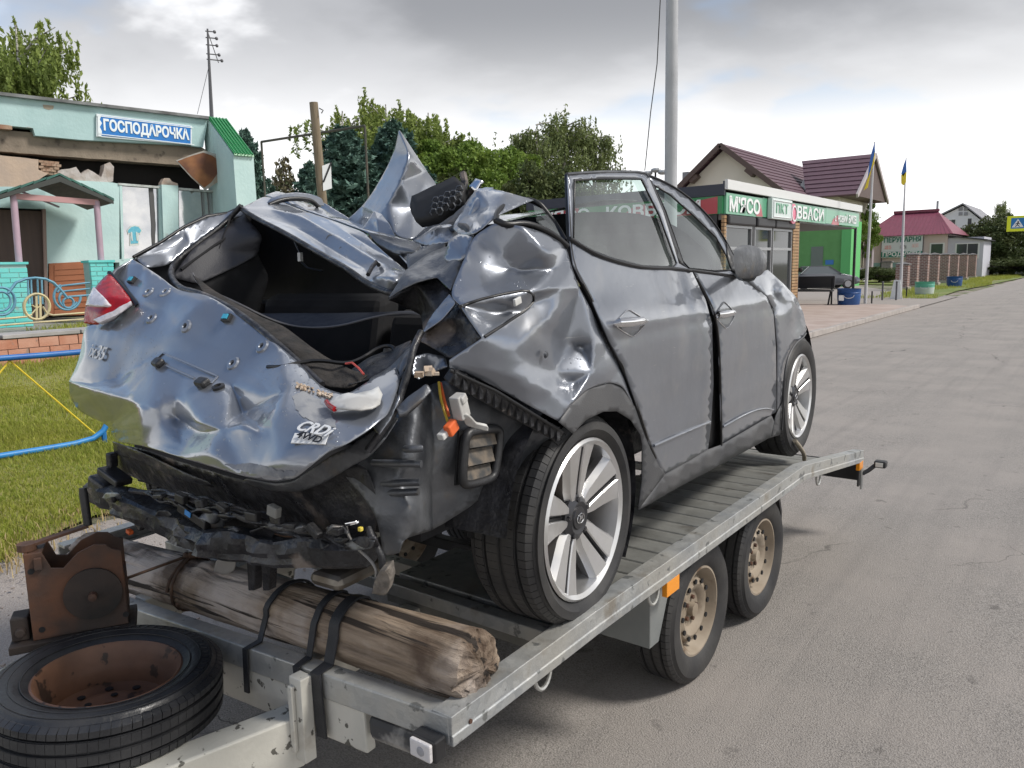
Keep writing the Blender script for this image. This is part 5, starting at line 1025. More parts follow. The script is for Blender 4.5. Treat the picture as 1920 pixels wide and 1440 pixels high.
grid('left_fender', [[(-.87, 2.0, .72), (-.87, 2.6, .78), (-.84, 3.1, .70)], [(-.84, 2.0, .9), (-.84, 2.6, .88), (-.80, 3.05, .80)], [(-.80, 2.0, .99), (-.78, 2.6, .94), (-.75, 3.0, .84)]], PAINT)
grid('left_rear_skin', [[(-.84, -.58, .78), (-.88, -.4, .7), (-.88, -.2, .7)], [(-.80, -.50, 1.1), (-.86, -.35, 1.05), (-.86, -.2, 1.02)], [(-.78, -.36, 1.18), (-.82, -.2, 1.2), (-.80, .15, 1.36)]], PAINT, sub=1)
# rear arch cladding
ARO = [(1047, 791), (1072, 757), (1101, 730), (1142, 717), (1168, 725), (1190, 764), (1210, 820), (1232, 866), (1247, 888), (1215, 930), (1196, 956), (1203, 902), (1204, 835), (1200, 815), (1182, 787), (1156, 771), (1130, 772), (1098, 787), (1074, 813), (1066, 806)]
dense('wheel_arch_trim', ARO, TRIM, .012, s=9)
dense('sill', [(1247, 886), (1290, 865), (1327, 843), (1352, 834), (1400, 806), (1446, 779), (1462, 815), (1440, 822), (1340, 877), (1270, 914), (1196, 957), (1222, 920)], TRIM, .004, s=14)
# inner arches
for yc, r in ((0.0, .40), (2.64, .40)):
    mb = MB(); pr = []
    for k in range(19):
        t = R_(-38+212*k/18); mb.v += [(.86, yc+r*math.cos(t), .37+r*math.sin(t)), (.52, yc+r*math.cos(t), .37+r*math.sin(t))]
    mb.f = [(2*k, 2*k+1, 2*k+3, 2*k+2) for k in range(18)]; o_ = len(mb.v)
    mb.add([(.52, yc, .37)]+[mb.v[2*k+1] for k in range(19)], [(0, k+1, k+2) for k in range(18)])
    mb.build('arch_liner', CBLACK, car, smooth=60)
# mirror
mi = [(1386, 470), (1392, 463), (1404, 459), (1418, 462), (1430, 472), (1434, 490), (1432, 508), (1424, 518), (1405, 523), (1392, 518), (1387, 500)]
c0 = K(1408, 490, 'x', 1.02); ms = MB(); P = [K(u, v, 'x', 1.02) for u, v in rounded(mi, 2)]
ce = sum(P, Vector())/len(P); n = len(P); rings = [(1.0, -.04), (1.01, -.01), (.95, .015), (.78, .04), (.5, .055), (.18, .062)]
vdir = (CM @ ray(1408, 490)).normalized(); vdir = Vector((.25, .97, 0)).normalized()
for kx, off in rings: ms.v += [ce+(p-ce)*kx+vdir*off for p in P]
ms.f = [(i*n+k, i*n+(k+1) % n, (i+1)*n+(k+1) % n, (i+1)*n+k) for i in range(len(rings)-1) for k in range(n)]+[tuple(range((len(rings)-1)*n, len(rings)*n))]
mir = ms.build('door_mirror', DPAINT, car, smooth=60)
MB().prism([ce+(p-ce)*.93-vdir*.040 for p in P], vdir*.004).build('mirror_glass', pm('mirror_silver', (.8, .8, .82), .02, metal=1.0), mir)
MB().tube([Sd(1385, 512, .0), K(1395, 520, 'x', .95), K(1404, 520, 'x', 1.0)], [.03, .028, .03], 8, sy=.6).build('mirror_arm', DARKP, mir, smooth=60)
dense('mirror_sail', [(1362, 455), (1378, 487), (1391, 518), (1372, 508), (1364, 482)], DARKP, .006, s=12, parent=mir)
# wheels
def alloy_wheel(c, RO, steer=0.0, flat=0.0, label=None, far=False):
    RI, WD = .236, .225; s = -1 if far else 1
    T = tyre_mesh(RO, RI, WD, n=84)
    def pose(mb, fl=True):
        vs_ = []
        for a, b, d in mb.v:
            if fl and flat and math.hypot(b, d) > RI*.98:
                lo = -(RO-flat)
                if d < lo+.05:
                    k = min(1, (lo+.05-d)/.05); 
                    if d < lo: a *= 1+.25*(lo-d)/flat; d = lo+(d-lo)*.08
            a *= s; q = rots('Z', steer) @ Vector((a, b, d)); vs_.append(tuple(q+c))
        mb.v = vs_; return mb
    w_ = pose(T).build('wheel', RUB, car, smooth=40)
    if label: w_['label'] = label
    stuff(pose(sipes(RO, WD, 78)).build('tread_blocks', RUB, w_))
    Mx = rots('Y', math.pi/2); hw = WD/2
    pose(MB().lathe([(RI+.006, hw*.80), (RI+.010, hw*.90), (RI+.002, hw*.96), (RI-.010, hw*.88), (RI-.014, hw*.5), (RI-.03, -hw*.2), (RI-.03, -hw*.8), (RI+.006, -hw*.8)], 64, Mx), False).build('rim', ALLOY, w_, smooth=35)
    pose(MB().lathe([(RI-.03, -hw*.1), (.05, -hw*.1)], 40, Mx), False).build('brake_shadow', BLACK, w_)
    pose(MB().lathe([(.0, hw*.1), (.135, hw*.1), (.14, hw*.05), (.14, -hw*.05)], 36, Mx), False).build('brake_disc', pm('brake_disc_rust', (.09, .05, .035), .6, metal=.4), w_)
    pose(MB().lathe([(.075, hw*.3), (.072, hw*.60), (.050, hw*.70), (.036, hw*.66), (.034, hw*.70), (0, hw*.72)], 32, Mx), False).build('hub_cap', ALLOYD, w_, smooth=40)
    R0, R1 = .050, RI-.008
    for k in range(5):
        a0 = math.pi/2+2*math.pi*k/5+.05
        def sp(r, t, xx): # r along spoke, t lateral metres
            ca, sa = math.cos(a0), math.sin(a0); return (xx, r*ca-t*sa, r*sa+t*ca)
        def xf(r): return hw*(.62+.26*((r-R0)/(R1-R0))**1.3)
        for sg in (-1, 1):       # two blades with a slot between
            st = [(R0, .010, .036), (.09, .0085, .053), (.14, .0085, .064), (.19, .009, .078), (R1, .010, .092)]
            mb = MB()
            for r, t0, t1 in st:
                x_ = xf(r); mb.v += [sp(r, sg*t0, x_-.002), sp(r, sg*(t0+.003), x_+.002), sp(r, sg*(t1-.012), x_), sp(r, sg*t1, x_-.020), sp(r, sg*t1*.9, x_-.05), sp(r, sg*t0, x_-.03)]
            mb.f = [(i*6+q, i*6+(q+1) % 6, i*6+6+(q+1) % 6, i*6+6+q) for i in range(4) for q in range(6)]+[tuple(range(6)), tuple(range(24, 30))]
            pose(mb, False).build('spoke', ALLOY, w_, smooth=30)
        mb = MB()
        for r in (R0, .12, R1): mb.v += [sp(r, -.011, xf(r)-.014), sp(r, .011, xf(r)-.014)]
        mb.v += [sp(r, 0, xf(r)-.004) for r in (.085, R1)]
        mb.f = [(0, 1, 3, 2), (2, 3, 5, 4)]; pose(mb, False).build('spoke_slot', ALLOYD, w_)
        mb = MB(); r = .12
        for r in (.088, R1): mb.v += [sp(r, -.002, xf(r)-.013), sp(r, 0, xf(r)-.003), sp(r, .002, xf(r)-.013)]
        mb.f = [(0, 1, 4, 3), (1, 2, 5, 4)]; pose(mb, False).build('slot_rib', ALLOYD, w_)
        q = sp(.058, 0, hw*.60); pose(MB().lathe([(0, 0), (.0085, 0), (.0085, .012), (0, .013)], 8, Mx, q), False).build('wheel_nut', ALLOYD, w_)
    em = MB(); el = [(hw*.735, .021*math.cos(t), .014*math.sin(t)) for t in [2*math.pi*q/24 for q in range(24)]]
    em.tube(el, .0015, 5, True); cx_ = hw*.735
    em.beam((cx_, -.010, -.009), (cx_, -.004, .010), .003, .004, (1, 0, 0)).beam((cx_, .004, -.010), (cx_, .010, .009), .003, .004, (1, 0, 0)).beam((cx_, -.008, -.004), (cx_, .008, .004), .003, .004, (1, 0, 0))
    pose(em, False).build('hub_emblem', CHROME, w_)
rc = K(1103, 974, 'x', .885); 
alloy_wheel(Vector((.885-.108, rc.y, rc.z)), .315, 0.0, .030, 'soft rear alloy wheel pressed against the trailer rail')
fc = K(1502, 743, 'y', 2.63); alloy_wheel(Vector((fc.x-.108, 2.63, fc.z)), .352, R_(-2), 0.0)
alloy_wheel(Vector((-.78, 0, .352)), .345, 0, .02, None, True); alloy_wheel(Vector((-.78, 2.64, .27)), .352, 0, 0, None, True)
# tow sling round the front tyre
ktube('wheel_sling', [(1490, 826, 'x', .90), (1500, 838, 'x', .91), (1508, 852, 'x', .91), (1508, 862, 'x', .9)], .012, pm('dirty_webbing', (.30, .26, .20), .9), None, 8, smooth_it=1)
# ------------------------------------------------------------------ ruined shop on the left
def fit_mesh(me, w_, h_):
    co = np.zeros(len(me.vertices)*3); me.vertices.foreach_get('co', co); co = co.reshape(-1, 3); lo_, hi_ = co.min(0), co.max(0)
    co[:, 0] = (co[:, 0]-(lo_[0]+hi_[0])/2)*w_/(hi_[0]-lo_[0]); co[:, 1] = (co[:, 1]-(lo_[1]+hi_[1])/2)*h_/(hi_[1]-lo_[1]); me.vertices.foreach_set('co', co.ravel()); return me
class FR:
    def __init__(s, o, ang):
        s.o = Vector(o); s.a = ang; s.M = Matrix.Rotation(-ang, 3, 'Z'); s.l = s.M @ (CPOS-s.o)
    def __call__(s, u, v, ax, val):
        d = s.M @ ray(u, v); a = 'xyz'.index(ax); t = (val-s.l[a])/d[a]; return s.l+d*t
def plaster(name, c1, c2, c3, sp=.62, rough=.85):
    return pm(name, c1, rough, col2=c2, vs=1.6, bump=.006, bs=14, col3=c3, vs3=3.5, lo3=sp, hi3=sp+.06)
MINT = plaster('mint_plaster', (0.44, 0.60, 0.60), (0.37, 0.53, 0.53), (0.42, 0.44, 0.41), .66)
MINT2 = plaster('pale_mint_plaster', (0.54, 0.71, 0.69), (0.47, 0.64, 0.63), (0.42, 0.50, 0.48), .70)
CONC = pm('old_concrete', (0.27, 0.22, 0.17), .9, col2=(0.19, 0.155, 0.12), vs=2.5, bump=.01, bs=20, col3=(0.10, 0.08, 0.065), vs3=5., lo3=.6, hi3=.7)
BARE = pm('bare_plaster', (0.50, 0.38, 0.29), .9, col2=(0.42, 0.33, 0.27), vs=2.5, bump=.008, bs=16, col3=(0.36, 0.46, 0.48), vs3=1.5, lo3=.58, hi3=.64)
BRICKR = pm('raw_brick', (0.30, 0.17, 0.11), .9, col2=(0.40, 0.29, 0.21), vs=9, bump=.006, bs=40)
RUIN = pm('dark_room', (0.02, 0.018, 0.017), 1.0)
ROOFE = pm('roof_felt', (0.10, 0.10, 0.10), .9, col2=(0.25, 0.26, 0.26), vs=3)
GRNM = pm('green_sheet_metal', (0.03, 0.27, 0.085), .4, col2=(0.025, 0.22, 0.07), vs=3)
F = FR((-17.0, 6.36, 1.0), math.atan2(.985, .175))
shop = thing('ruined_shop', 'mint green shop building with its upper wall broken open above the windows', 'building', F.o, F.a)
def fpoly(name, px, d0, th, mat, parent=None, bevel=0, jag=0.0):
    P = [F(u, v, 'y', d0) for u, v in px]
    if jag:
        Q = []
        for i in range(len(P)):
            a, b = P[i], P[(i+1) % len(P)]; n = max(1, int((b-a).length/.10))
            for k in range(n):
                p = a.lerp(b, k/n); Q.append(p+Vector((mnoise.noise(p*7), 0, mnoise.noise(p*7+Vector((9, 0, 0)))))*jag*(1 if 0 < k else .3))
        P = Q
    return MB().prism(P, (0, th, 0)).build(name, mat, parent or shop, bevel=bevel)
fpoly('parapet', [(-90, 168), (0, 177), (390, 222), (381, 276), (345, 272), (150, 262), (66, 254), (62, 240), (0, 234), (-90, 226)], 0, .28, MINT)
fpoly('parapet_patch', [(80, 196), (101, 198), (100, 204), (92, 206), (82, 203)], -.006, .004, pm('bare_patch', (0.36, 0.31, 0.24), .9))
fpoly('roof_edge', [(-90, 162), (0, 172), (392, 218), (392, 223), (0, 178), (-90, 169)], -.10, .5, ROOFE)
fpoly('roof_slab', [(-90, 166), (392, 222), (392, 226), (-90, 171)], .32, 5.5, ROOFE)
fpoly('concrete_beam', [(-90, 232), (0, 243), (380, 277), (400, 290), (383, 313), (330, 309), (0, 284), (-90, 276)], .14, .4, CONC, jag=.012)
fpoly('loose_brick', [(0, 233), (12, 234), (23, 236), (23, 243), (0, 241)], -.03, .14, BRICKR)
fpoly('plaster_wall', [(-90, 284), (0, 291), (72, 299), (72, 318), (90, 326), (60, 345), (0, 360), (-90, 360)], .02, .35, BARE, jag=.01)
for i in range(5):
    for k in range(4):
        u = 73+k*9.6+(4 if i % 2 else 0); v = 300+i*5.2+k*.9
        if u < 108: fpoly('brick', [(u, v), (u+9, v+.7), (u+9, v+5.2), (u, v+4.5)], .05+random.uniform(-.02, .03), .3, BRICKR)
fpoly('broken_wall_top', [(108, 322), (114, 318), (131, 316), (143, 313), (152, 326), (158, 322), (165, 317), (175, 322), (190, 332), (196, 308), (206, 304), (214, 313), (212, 340), (190, 345), (108, 335)], .06, .3, pm('rubble', (0.36, 0.30, 0.26), .95, col2=(0.52, 0.48, 0.46), vs=5, bump=.02, bs=12), jag=.02)
fpoly('front_wall', [(85, 350), (140, 338), (210, 342), (224, 345), (224, 492), (90, 494), (90, 592), (84, 592)], .0, .3, MINT2)
fpoly('front_wall', [(-90, 350), (0, 350), (85, 350), (85, 392), (-90, 386)], .0, .3, MINT)
fpoly('front_wall', [(224, 486), (420, 470), (420, 600), (224, 600)], .0, .3, MINT2)
fpoly('front_wall', [(403, 358), (440, 361), (440, 480), (403, 478)], .02, .3, MINT2)
fpoly('pilaster', [(303, 346), (334, 348), (336, 480), (308, 482)], -.10, .3, MINT2)
fpoly('lintel', [(222, 343), (404, 357), (404, 361), (222, 347)], -.02, .2, pm('white_ledge', (.62, .66, .64), .8, col2=(.3, .3, .28), vs=6))
for px in ([(303, 342), (308, 334), (318, 334), (322, 340), (333, 344), (334, 348), (303, 346)],): fpoly('rubble_heap', px, -.02, .2, pm('brick_rubble', (.45, .33, .26), .95, col2=(.55, .46, .40), vs=14), jag=.012)
SGL = pm('shop_glass', (0.45, 0.46, 0.48), .07, metal=.8, spec=1.0, col2=(0.62, 0.61, 0.60), vs=2.5, bump=.002, bs=3)
win = fpoly('window', [(226, 349), (303, 353), (305, 482), (231, 488)], .06, .03, SGL)
fpoly('window_frame', [(224, 346), (229, 346), (233, 487), (229, 488)], -.01, .10, MINT2, win); fpoly('window_frame', [(297, 350), (303, 350), (306, 482), (300, 482)], -.01, .10, MINT2, win)
fpoly('torn_curtain', [(279, 350), (287, 350), (292, 420), (290, 480), (286, 480), (284, 420)], .04, .012, pm('curtain', (.10, .10, .10), .9), win, jag=.01)
win2 = fpoly('window', [(335, 353), (403, 360), (405, 440), (337, 476)], .06, .03, SGL)
for a in ((378, 382), (390, 392)): fpoly('window_bar', [(a[0], 356), (a[1], 356), (a[1]+6, 440), (a[0]+6, 440)], .02, .03, pm('grey_bar', (.2, .22, .22), .6), win2)
fpoly('window_frame', [(400, 358), (405, 358), (408, 440), (403, 440)], -.01, .10, MINT2, win2)
S_ = fpoly('shirt_sticker', [(238, 432), (245, 424), (253, 422), (261, 424), (267, 432), (263, 440), (260, 438), (261, 460), (243, 461), (243, 438), (240, 440)], .045, .004, pm('sticker_white', (.62, .66, .62), .6), win)
fpoly('shirt_print', [(240, 432), (246, 426), (253, 424), (260, 426), (265, 432), (262, 437), (258, 436), (259, 456), (245, 457), (245, 436), (241, 437)], .040, .004, pm('sticker_blue', (.10, .42, .56), .6, col2=(.16, .50, .62), vs=30), win)
place_text('shirt_number', text_mesh('11', .26, .004, .004), MATS['sticker_white'], win, F(252, 444, 'y', .036), (.8, 0, 0), (0, 0, 1))
door = fpoly('door', [(-70, 392), (0, 393), (80, 396), (85, 594), (-70, 596)], .05, .06, pm('brown_door', (.085, .055, .042), .6, col2=(.065, .042, .034), vs=2, stretch=(6, 6, .5)))
fpoly('door_frame', [(80, 392), (86, 392), (91, 594), (85, 594)], -.01, .12, pm('door_frame_paint', (.30, .22, .19), .7), door)
fpoly('skirt_panel', [(92, 494), (168, 490), (172, 590), (92, 592)], -.03, .02, pm('orange_boards', (.36, .13, .06), .7, col2=(.30, .11, .05), vs=3))
for k in range(9): fpoly('skirt_board', [(102, 497+k*10.5), (168, 494+k*10.4), (168, 503+k*10.3), (102, 506.5+k*10.4)], -.045, .014, MATS['orange_boards'])
xl = F(-88, 300, 'y', 0).x; MB().bx(-6, xl, 0, .28, -.2, 4.24).build('front_wall', MINT2, shop)
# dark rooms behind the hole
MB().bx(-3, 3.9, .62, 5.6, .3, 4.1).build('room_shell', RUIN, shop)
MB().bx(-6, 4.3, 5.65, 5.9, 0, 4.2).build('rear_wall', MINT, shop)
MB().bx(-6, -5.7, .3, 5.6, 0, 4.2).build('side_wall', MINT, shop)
# fin wall with green cap
a0 = F(392, 224, 'y', .0); s0 = a0.x-.02; fz = F(437, 290, 'y', -1.5); s1 = F(437, 290, 'y', -1.5).x; zt = a0.z; zb = fz.z
fin = MB(); th = (F(475, 290, 'y', -1.5).x-s1)
fin.add([(s0, .3, -.6), (s0, .3, zt), (s0, 0, zt), (s1, -1.5, zb), (s1+.0, -1.5, -.6), (s0+th, .3, -.6), (s0+th, .3, zt), (s0+th, 0, zt), (s1+th, -1.5, zb), (s1+th, -1.5, -.6)],
        [(0, 1, 2, 3, 4), (5, 9, 8, 7, 6), (4, 3, 8, 9), (3, 2, 7, 8), (2, 1, 6, 7), (0, 4, 9, 5), (0, 5, 6, 1)])
fin.build('fin_wall', MINT2, shop)
for k in range(6):
    w0 = s0+th*(k/6); e = lambda q: (s1-s0)*q
    MB().prism([(w0+.004, .02, zt+.02), (w0+th/6-.004, .02, zt+.02), (w0+e(1)+th/6-.004, -1.56, zb-.02), (w0+e(1)+.004, -1.56, zb-.02)], (0, .02, .05)).build('roof_sheet', GRNM, shop, bevel=.006)
    MB().beam((w0+th/12, .0, zt+.065), (w0+e(1)+th/12, -1.56, zb+.025), .02, .02).build('roof_rib', GRNM, shop)
# shop sign
sg = thing('shop_sign', 'blue signboard with white ornate lettering on the broken shop parapet', 'sign', F.o, F.a)
c = [F(181, 213, 'y', -.06), F(360, 236, 'y', -.06), F(360, 272, 'y', -.06), F(181, 256, 'y', -.06)]
MB().prism(c, (0, .055, 0)).build('sign_box', pm('sign_white', (.72, .78, .80), .5), sg)
cc = sum(c, Vector())/4; ins = [cc+(p-cc)*Vector((.965, 1, .80))[0] if False else Vector((cc.x+(p.x-cc.x)*.965, p.y-.004, cc.z+(p.z-cc.z)*.88)) for p in c]
MB().prism(ins, (0, -.004, 0)).build('sign_face', pm('sign_blue', (.012, .16, .50), .4, col2=(.016, .20, .56), vs=3), sg)
ex = (c[1]-c[0]).normalized(); up = Vector((0, 0, 1)); up = (up-ex*up.dot(ex)).normalized()
SWH = pm('letter_white', (.80, .86, .88), .5)
place_text('sign_lettering', fit_mesh(text_mesh('ГОСПОДАРОЧКА', .34, .006, .014, 0, 1.0), (c[1]-c[0]).length*.90, .285), SWH, sg, cc+Vector((.03, -.014, -.005)), ex, up)
for dz in (.175, -.185): MB().beam(cc+ex*-.95+up*dz+Vector((0, -.012, 0)), cc+ex*1.0+up*dz+Vector((0, -.012, 0)), .006, .016).build('sign_border', SWH, sg)
MB().prism([Vector((p.x, -.071, p.z)) for p in [F(u, v, 'y', -.071) for u, v in ((183, 215), (190, 216), (187, 224), (191, 231), (187, 238), (191, 246), (190, 256), (184, 255))]], (0, -.004, 0)).build('torn_edge', SWH, sg)
# hanging rusty sheet
rs = thing('rusty_sheet', 'rust brown metal sheet hanging from the broken shop wall below the sign', 'metal sheet', F.o, F.a)
pr = [(330, 301), (358, 290), (383, 282), (420, 294), (436, 307), (425, 324), (411, 340), (385, 357), (358, 332)]
P = [F(u, v, 'y', -.35) for u, v in pr]
MB().prism(P, (0, .02, 0)).build('sheet_body', pm('zinc_rim', (.40, .40, .38), .6, col2=(.30, .25, .20), vs=4, metal=.3), rs)
ce_ = sum(P, Vector())/len(P); MB().prism([F(u, v, 'y', -.352) for u, v in ((333, 302), (360, 292), (381, 286), (398, 292), (413, 304), (410, 322), (396, 342), (383, 352), (360, 331))], (0, -.006, 0)).build('rust_face', pm('sheet_rust', (.20, .075, .03), .8, col2=(.29, .13, .055), vs=2.2, col3=(.12, .05, .03), vs3=1.2, lo3=.5, hi3=.62), rs)
# antenna mast
am = thing('antenna_mast', 'thin lattice antenna mast on the shop roof beside the green cap', 'antenna', F.o, F.a)
b0 = F(397, 222, 'y', .4); t0 = F(389, 54, 'y', .4); mast = MB().tube([b0, t0], [.045, .02], 6)
mast.build('mast', pm('mast_grey', (.10, .10, .11), .6), am)
for k, (q, L) in enumerate(((.97, .16), (.9, .2), (.82, .2), (.72, .24), (.66, .30))):
    c_ = b0.lerp(t0, q); MB().tube([c_+Vector((-.05, 0, 0)), c_+Vector((L, 0, .02))], .014, 5).ball(c_+Vector((L, 0, .02)), .04, 6, 4).build('dipole', MATS['mast_grey'], am)
MB().tube([b0.lerp(t0, .6), F(370, 214, 'y', .4)], .006, 4).build('stay_wire', MATS['mast_grey'], am)
MB().tube([b0.lerp(t0, .97), b0.lerp(t0, .64)+Vector((.22, 0, 0))], .010, 4).build('boom', MATS['mast_grey'], am)
# porch canopy on posts
cp = thing('porch_canopy', 'small green gabled canopy on pink posts over the shop door', 'canopy', F.o, F.a)
DP = -1.9
def cpoly(name, px, d, th, mat, parent=cp): return MB().prism([F(u, v, 'y', d) for u, v in px], (0, th, 0)).build(name, mat, parent)
ridge = F(112, 330, 'y', DP-.15); le = F(-10, 368, 'y', DP-.15); re_ = F(213, 376, 'y', DP-.15)
CANG = pm('weathered_green_tile', (.05, .16, .13), .7, col2=(.035, .10, .085), vs=5)
for e_, nm in ((le, 1), (re_, 1)):
    for k in range(5):
        a = ridge.lerp(e_, k/5); b = ridge.lerp(e_, (k+1.06)/5); MB().prism([a+Vector((0, 0, .02)), b+Vector((0, 0, .0)), b+Vector((0, 0, .045)), a+Vector((0, 0, .055))], (0, -DP-.05, 0)).build('roof_tile_row', CANG, cp)
    a, b = ridge, e_; MB().prism([a+Vector((0, 0, -.10)), b+Vector((0, 0, -.06)), b, a], (0, .05, 0)).build('barge_board', pm('barge_dark', (.05, .055, .05), .7), cp)
    MB().prism([a+Vector((0, .1, -.02)), b+Vector((0, .1, -.02)), b+Vector((0, .1, -.045)), a+Vector((0, .1, -.045))], (0, -DP-.2, 0)).build('ceiling_board', pm('soffit_brown', (.075, .055, .045), .9, stretch=(8, 1, 1), col2=(.11, .08, .06), vs=3), cp)
PINK = pm('pink_post', (.46, .33, .40), .6, col2=(.40, .29, .35), vs=4)
for (u0, v0, u1, v1) in ((25, 366, 36, 494), (181, 377, 190, 494)):
    a = F(u0, v0, 'y', DP); b = F(u1, v1, 'y', DP); MB().tube([b, a], .055, 10).build('post', PINK, cp, smooth=60)
MB().beam(F(28, 368, 'y', DP), F(184, 380, 'y', DP), .08, .10).build('cross_beam', pm('pink_beam', (.48, .27, .27), .6), cp)
MB().beam(F(42, 360, 'y', DP+.3), F(110, 388, 'y', DP+1.4), .03, .03).build('roof_batten', PINK, cp)
# brick piers under the posts
TURQ = pm('turquoise_brick', (.10, .55, .52), .7, col2=(.18, .62, .58), vs=2.0, col3=(.32, .36, .33), vs3=2.5, lo3=.60, hi3=.68); MORT = pm('mortar', (.34, .50, .48), .9)
for (ua, ub, va, vb, d, lab) in ((-20, 62, 494, 596, DP-.25, 'turquoise painted brick pier under the canopy post by the brown door'), (168, 223, 490, 594, DP-.20, 'turquoise painted brick pier under the right canopy post')):
    A_ = F(ua, va, 'y', d); B_ = F(ub, vb, 'y', d); w_ = B_.x-A_.x; z0 = -.15; z1 = A_.z
    pier = thing('brick_pier', lab, 'pier', F.o, F.a, 'turquoise piers of the porch')
    MB().bx(A_.x+.012, B_.x-.012, d+.012, d+.5, z0, z1-.02).build('pier_core', MORT, pier)
    nr = int((z1-z0)/.085); bm_ = {}
    for r in range(nr):
        n_ = max(2, round(w_/.27)); bw = w_/n_
        for k in range(n_+ (1 if r % 2 else 0)):
            x0 = A_.x+bw*(k-(.5 if r % 2 else 0)); x1 = x0+bw; x0 = max(x0, A_.x); x1 = min(x1, B_.x)
            MB().bx(x0+.006, x1-.006, d+random.uniform(-.003, .004), d+.1, z0+r*.085+.006, z0+(r+1)*.085-.006).build('brick', TURQ, pier)
    MB().bx(A_.x-.02, B_.x+.02, d-.02, d+.52, z1-.02, z1+.02).build('pier_cap', TURQ, pier)
# terrace and low brick wall
TER = pm('terrace_concrete', (.33, .31, .29), .9, col2=(.25, .24, .21), vs=1.2, col3=(.14, .17, .06), vs3=2.2, lo3=.55, hi3=.66, bump=.01, bs=10)
struct(MB().bx(-24, -12.15, -14, 15, -.3, .93).build('terrace', TER))
lw = thing('low_brick_wall', 'low orange painted brick retaining wall with grey slab top before the shop', 'wall', (-12, 4, .5))
OBR = pm('orange_brick', (.44, .19, .12), .8, rnd=True, col2=(.54, .30, .22), vs=2.5, bump=.004, bs=30, col3=(.30, .20, .16), vs3=6., lo3=.64, hi3=.7)
MB().bx(-.12, .0, -9, 7.5, -.3, .36).build('wall_core', pm('brick_joint', (.22, .13, .10), .9), lw)
ob = MB().bx(-.02, .012, -.128, .128, -.066, .066).build('brick', OBR, lw)
first = True
for r in range(5):
    for k in range(44):
        yy = -3.0+k*.268+(.134 if r % 2 else 0); zz_ = -.20+r*.142
        if yy > 7.3 or zz_ > .43: continue
        b_ = ob if first else link_copy(ob, lw); first = False; b_.location = (random.uniform(-.004, .004), yy, zz_); b_.rotation_euler = (0, 0, random.uniform(-.008, .008))
for k in range(10):
    MB().bx(-.55, .03, -3.0+k*1.05+random.uniform(0, .03), -3.0+(k+1)*1.05-.015, .455+random.uniform(-.012, .012), .50).build('coping_slab', pm('slab_grey', (.40, .38, .38), .85, col2=(.30, .29, .28), vs=3), lw, bevel=.008)
blades('grass', 5000, (-14.5, -12.4), (2.5, 10), .10, lambda x, y: .92, GRASS, lambda x, y: mnoise.noise(Vector((x*1.1, y*.8, 2))) > .12)
# wrought railing on the terrace
rl = thing('ornamental_railing', 'blue and yellow wrought railing of circles and arcs in front of the shop porch', 'railing', (-13.6, 5, .93))
def wt(name, px, r, mat, closed=False, X=-13.6):
    P = [W(u, v, 'x', X)-Vector((-13.6, 5, .93)) for u, v in px]; return MB().tube(P, r, 6, closed).build(name, mat, rl, smooth=60)
def circ(cu, cv, r, a0=0, a1=360, n=26): return [(cu+r*math.cos(R_(a0+(a1-a0)*k/n)), cv+r*math.sin(R_(a0+(a1-a0)*k/n))) for k in range(n+ (0 if abs(a1-a0) == 360 else 1))]
BLR = pm('faded_blue_rail', (.16, .34, .44), .6, col2=(.10, .26, .36), vs=6); YLR = pm('cream_rail', (.58, .50, .28), .6, col2=(.44, .38, .24), vs=6)
wt('ring', circ(69, 575, 24), .024, YLR, True); wt('ring', circ(128, 568, 10), .020, BLR, True); wt('ring', circ(2, 565, 26), .022, BLR, True); wt('ring', circ(2, 565, 18), .018, BLR, True)
wt('arc', circ(126, 556, 25, 0, 240), .020, BLR); wt('arc', circ(128, 560, 17, 20, 230), .018, BLR)
wt('arch', [(15, 550), (30, 530), (48, 523), (66, 521), (85, 523), (100, 530), (115, 545), (127, 560)], .024, BLR)
for u in (52, 58, 70, 78): wt('upright', [(u, 522), (u+2, 570)], .014, BLR)
for u in (68, 75): wt('upright', [(u, 555), (u+1, 598)], .018, YLR)
wt('rail', [(108, 548), (115, 536), (168, 530)], .018, BLR); wt('rail', [(112, 555), (120, 546), (168, 541)], .016, BLR); wt('rail', [(128, 556), (168, 553)], .016, BLR)
wt('rail', [(-20, 600), (48, 594), (60, 590)], .018, YLR); wt('rail', [(80, 575), (88, 588), (100, 591), (165, 586)], .018, YLR); wt('rail', [(-20, 612), (76, 604), (165, 598)], .016, YLR)
wt('spoke', [(60, 572), (69, 578), (78, 572)], .012, YLR); wt('spoke', [(60, 588), (69, 578)], .012, YLR)
# ------------------------------------------------------------------ blue pipe rail on the lawn
pr_ = thing('pipe_railing', 'bent blue pipe railing with yellow cross rods on the grass', 'railing', (-7.5, 4, .2))
def wp(px, X=-7.5): return [W(u, v, 'x', X)-Vector((-7.5, 4, .2)) for u, v in px]
BLP = pm('chipped_blue_paint', (.015, .10, .36), .45, col2=(.02, .16, .42), vs=6, col3=(.12, .09, .08), vs3=12., lo3=.66, hi3=.70); BLP2 = pm('light_blue_paint', (.03, .24, .55), .45, col2=(.02, .18, .48), vs=6, col3=(.14, .08, .05), vs3=9., lo3=.66, hi3=.72)
up_ = wp([(-160, 690), (-80, 681), (0, 672), (80, 666), (150, 660), (190, 660), (212, 680)])
lo_ = wp([(-160, 880), (-80, 868), (0, 855), (70, 844), (140, 832), (175, 822), (194, 808), (203, 790), (212, 740), (212, 680)])
MB().tube(up_, .027, 10).build('upper_pipe', BLP, pr_, smooth=60); MB().tube(lo_, .027, 10).build('lower_pipe', BLP2, pr_, smooth=60)
YR = pm('yellow_rod', (.72, .55, .04), .5)
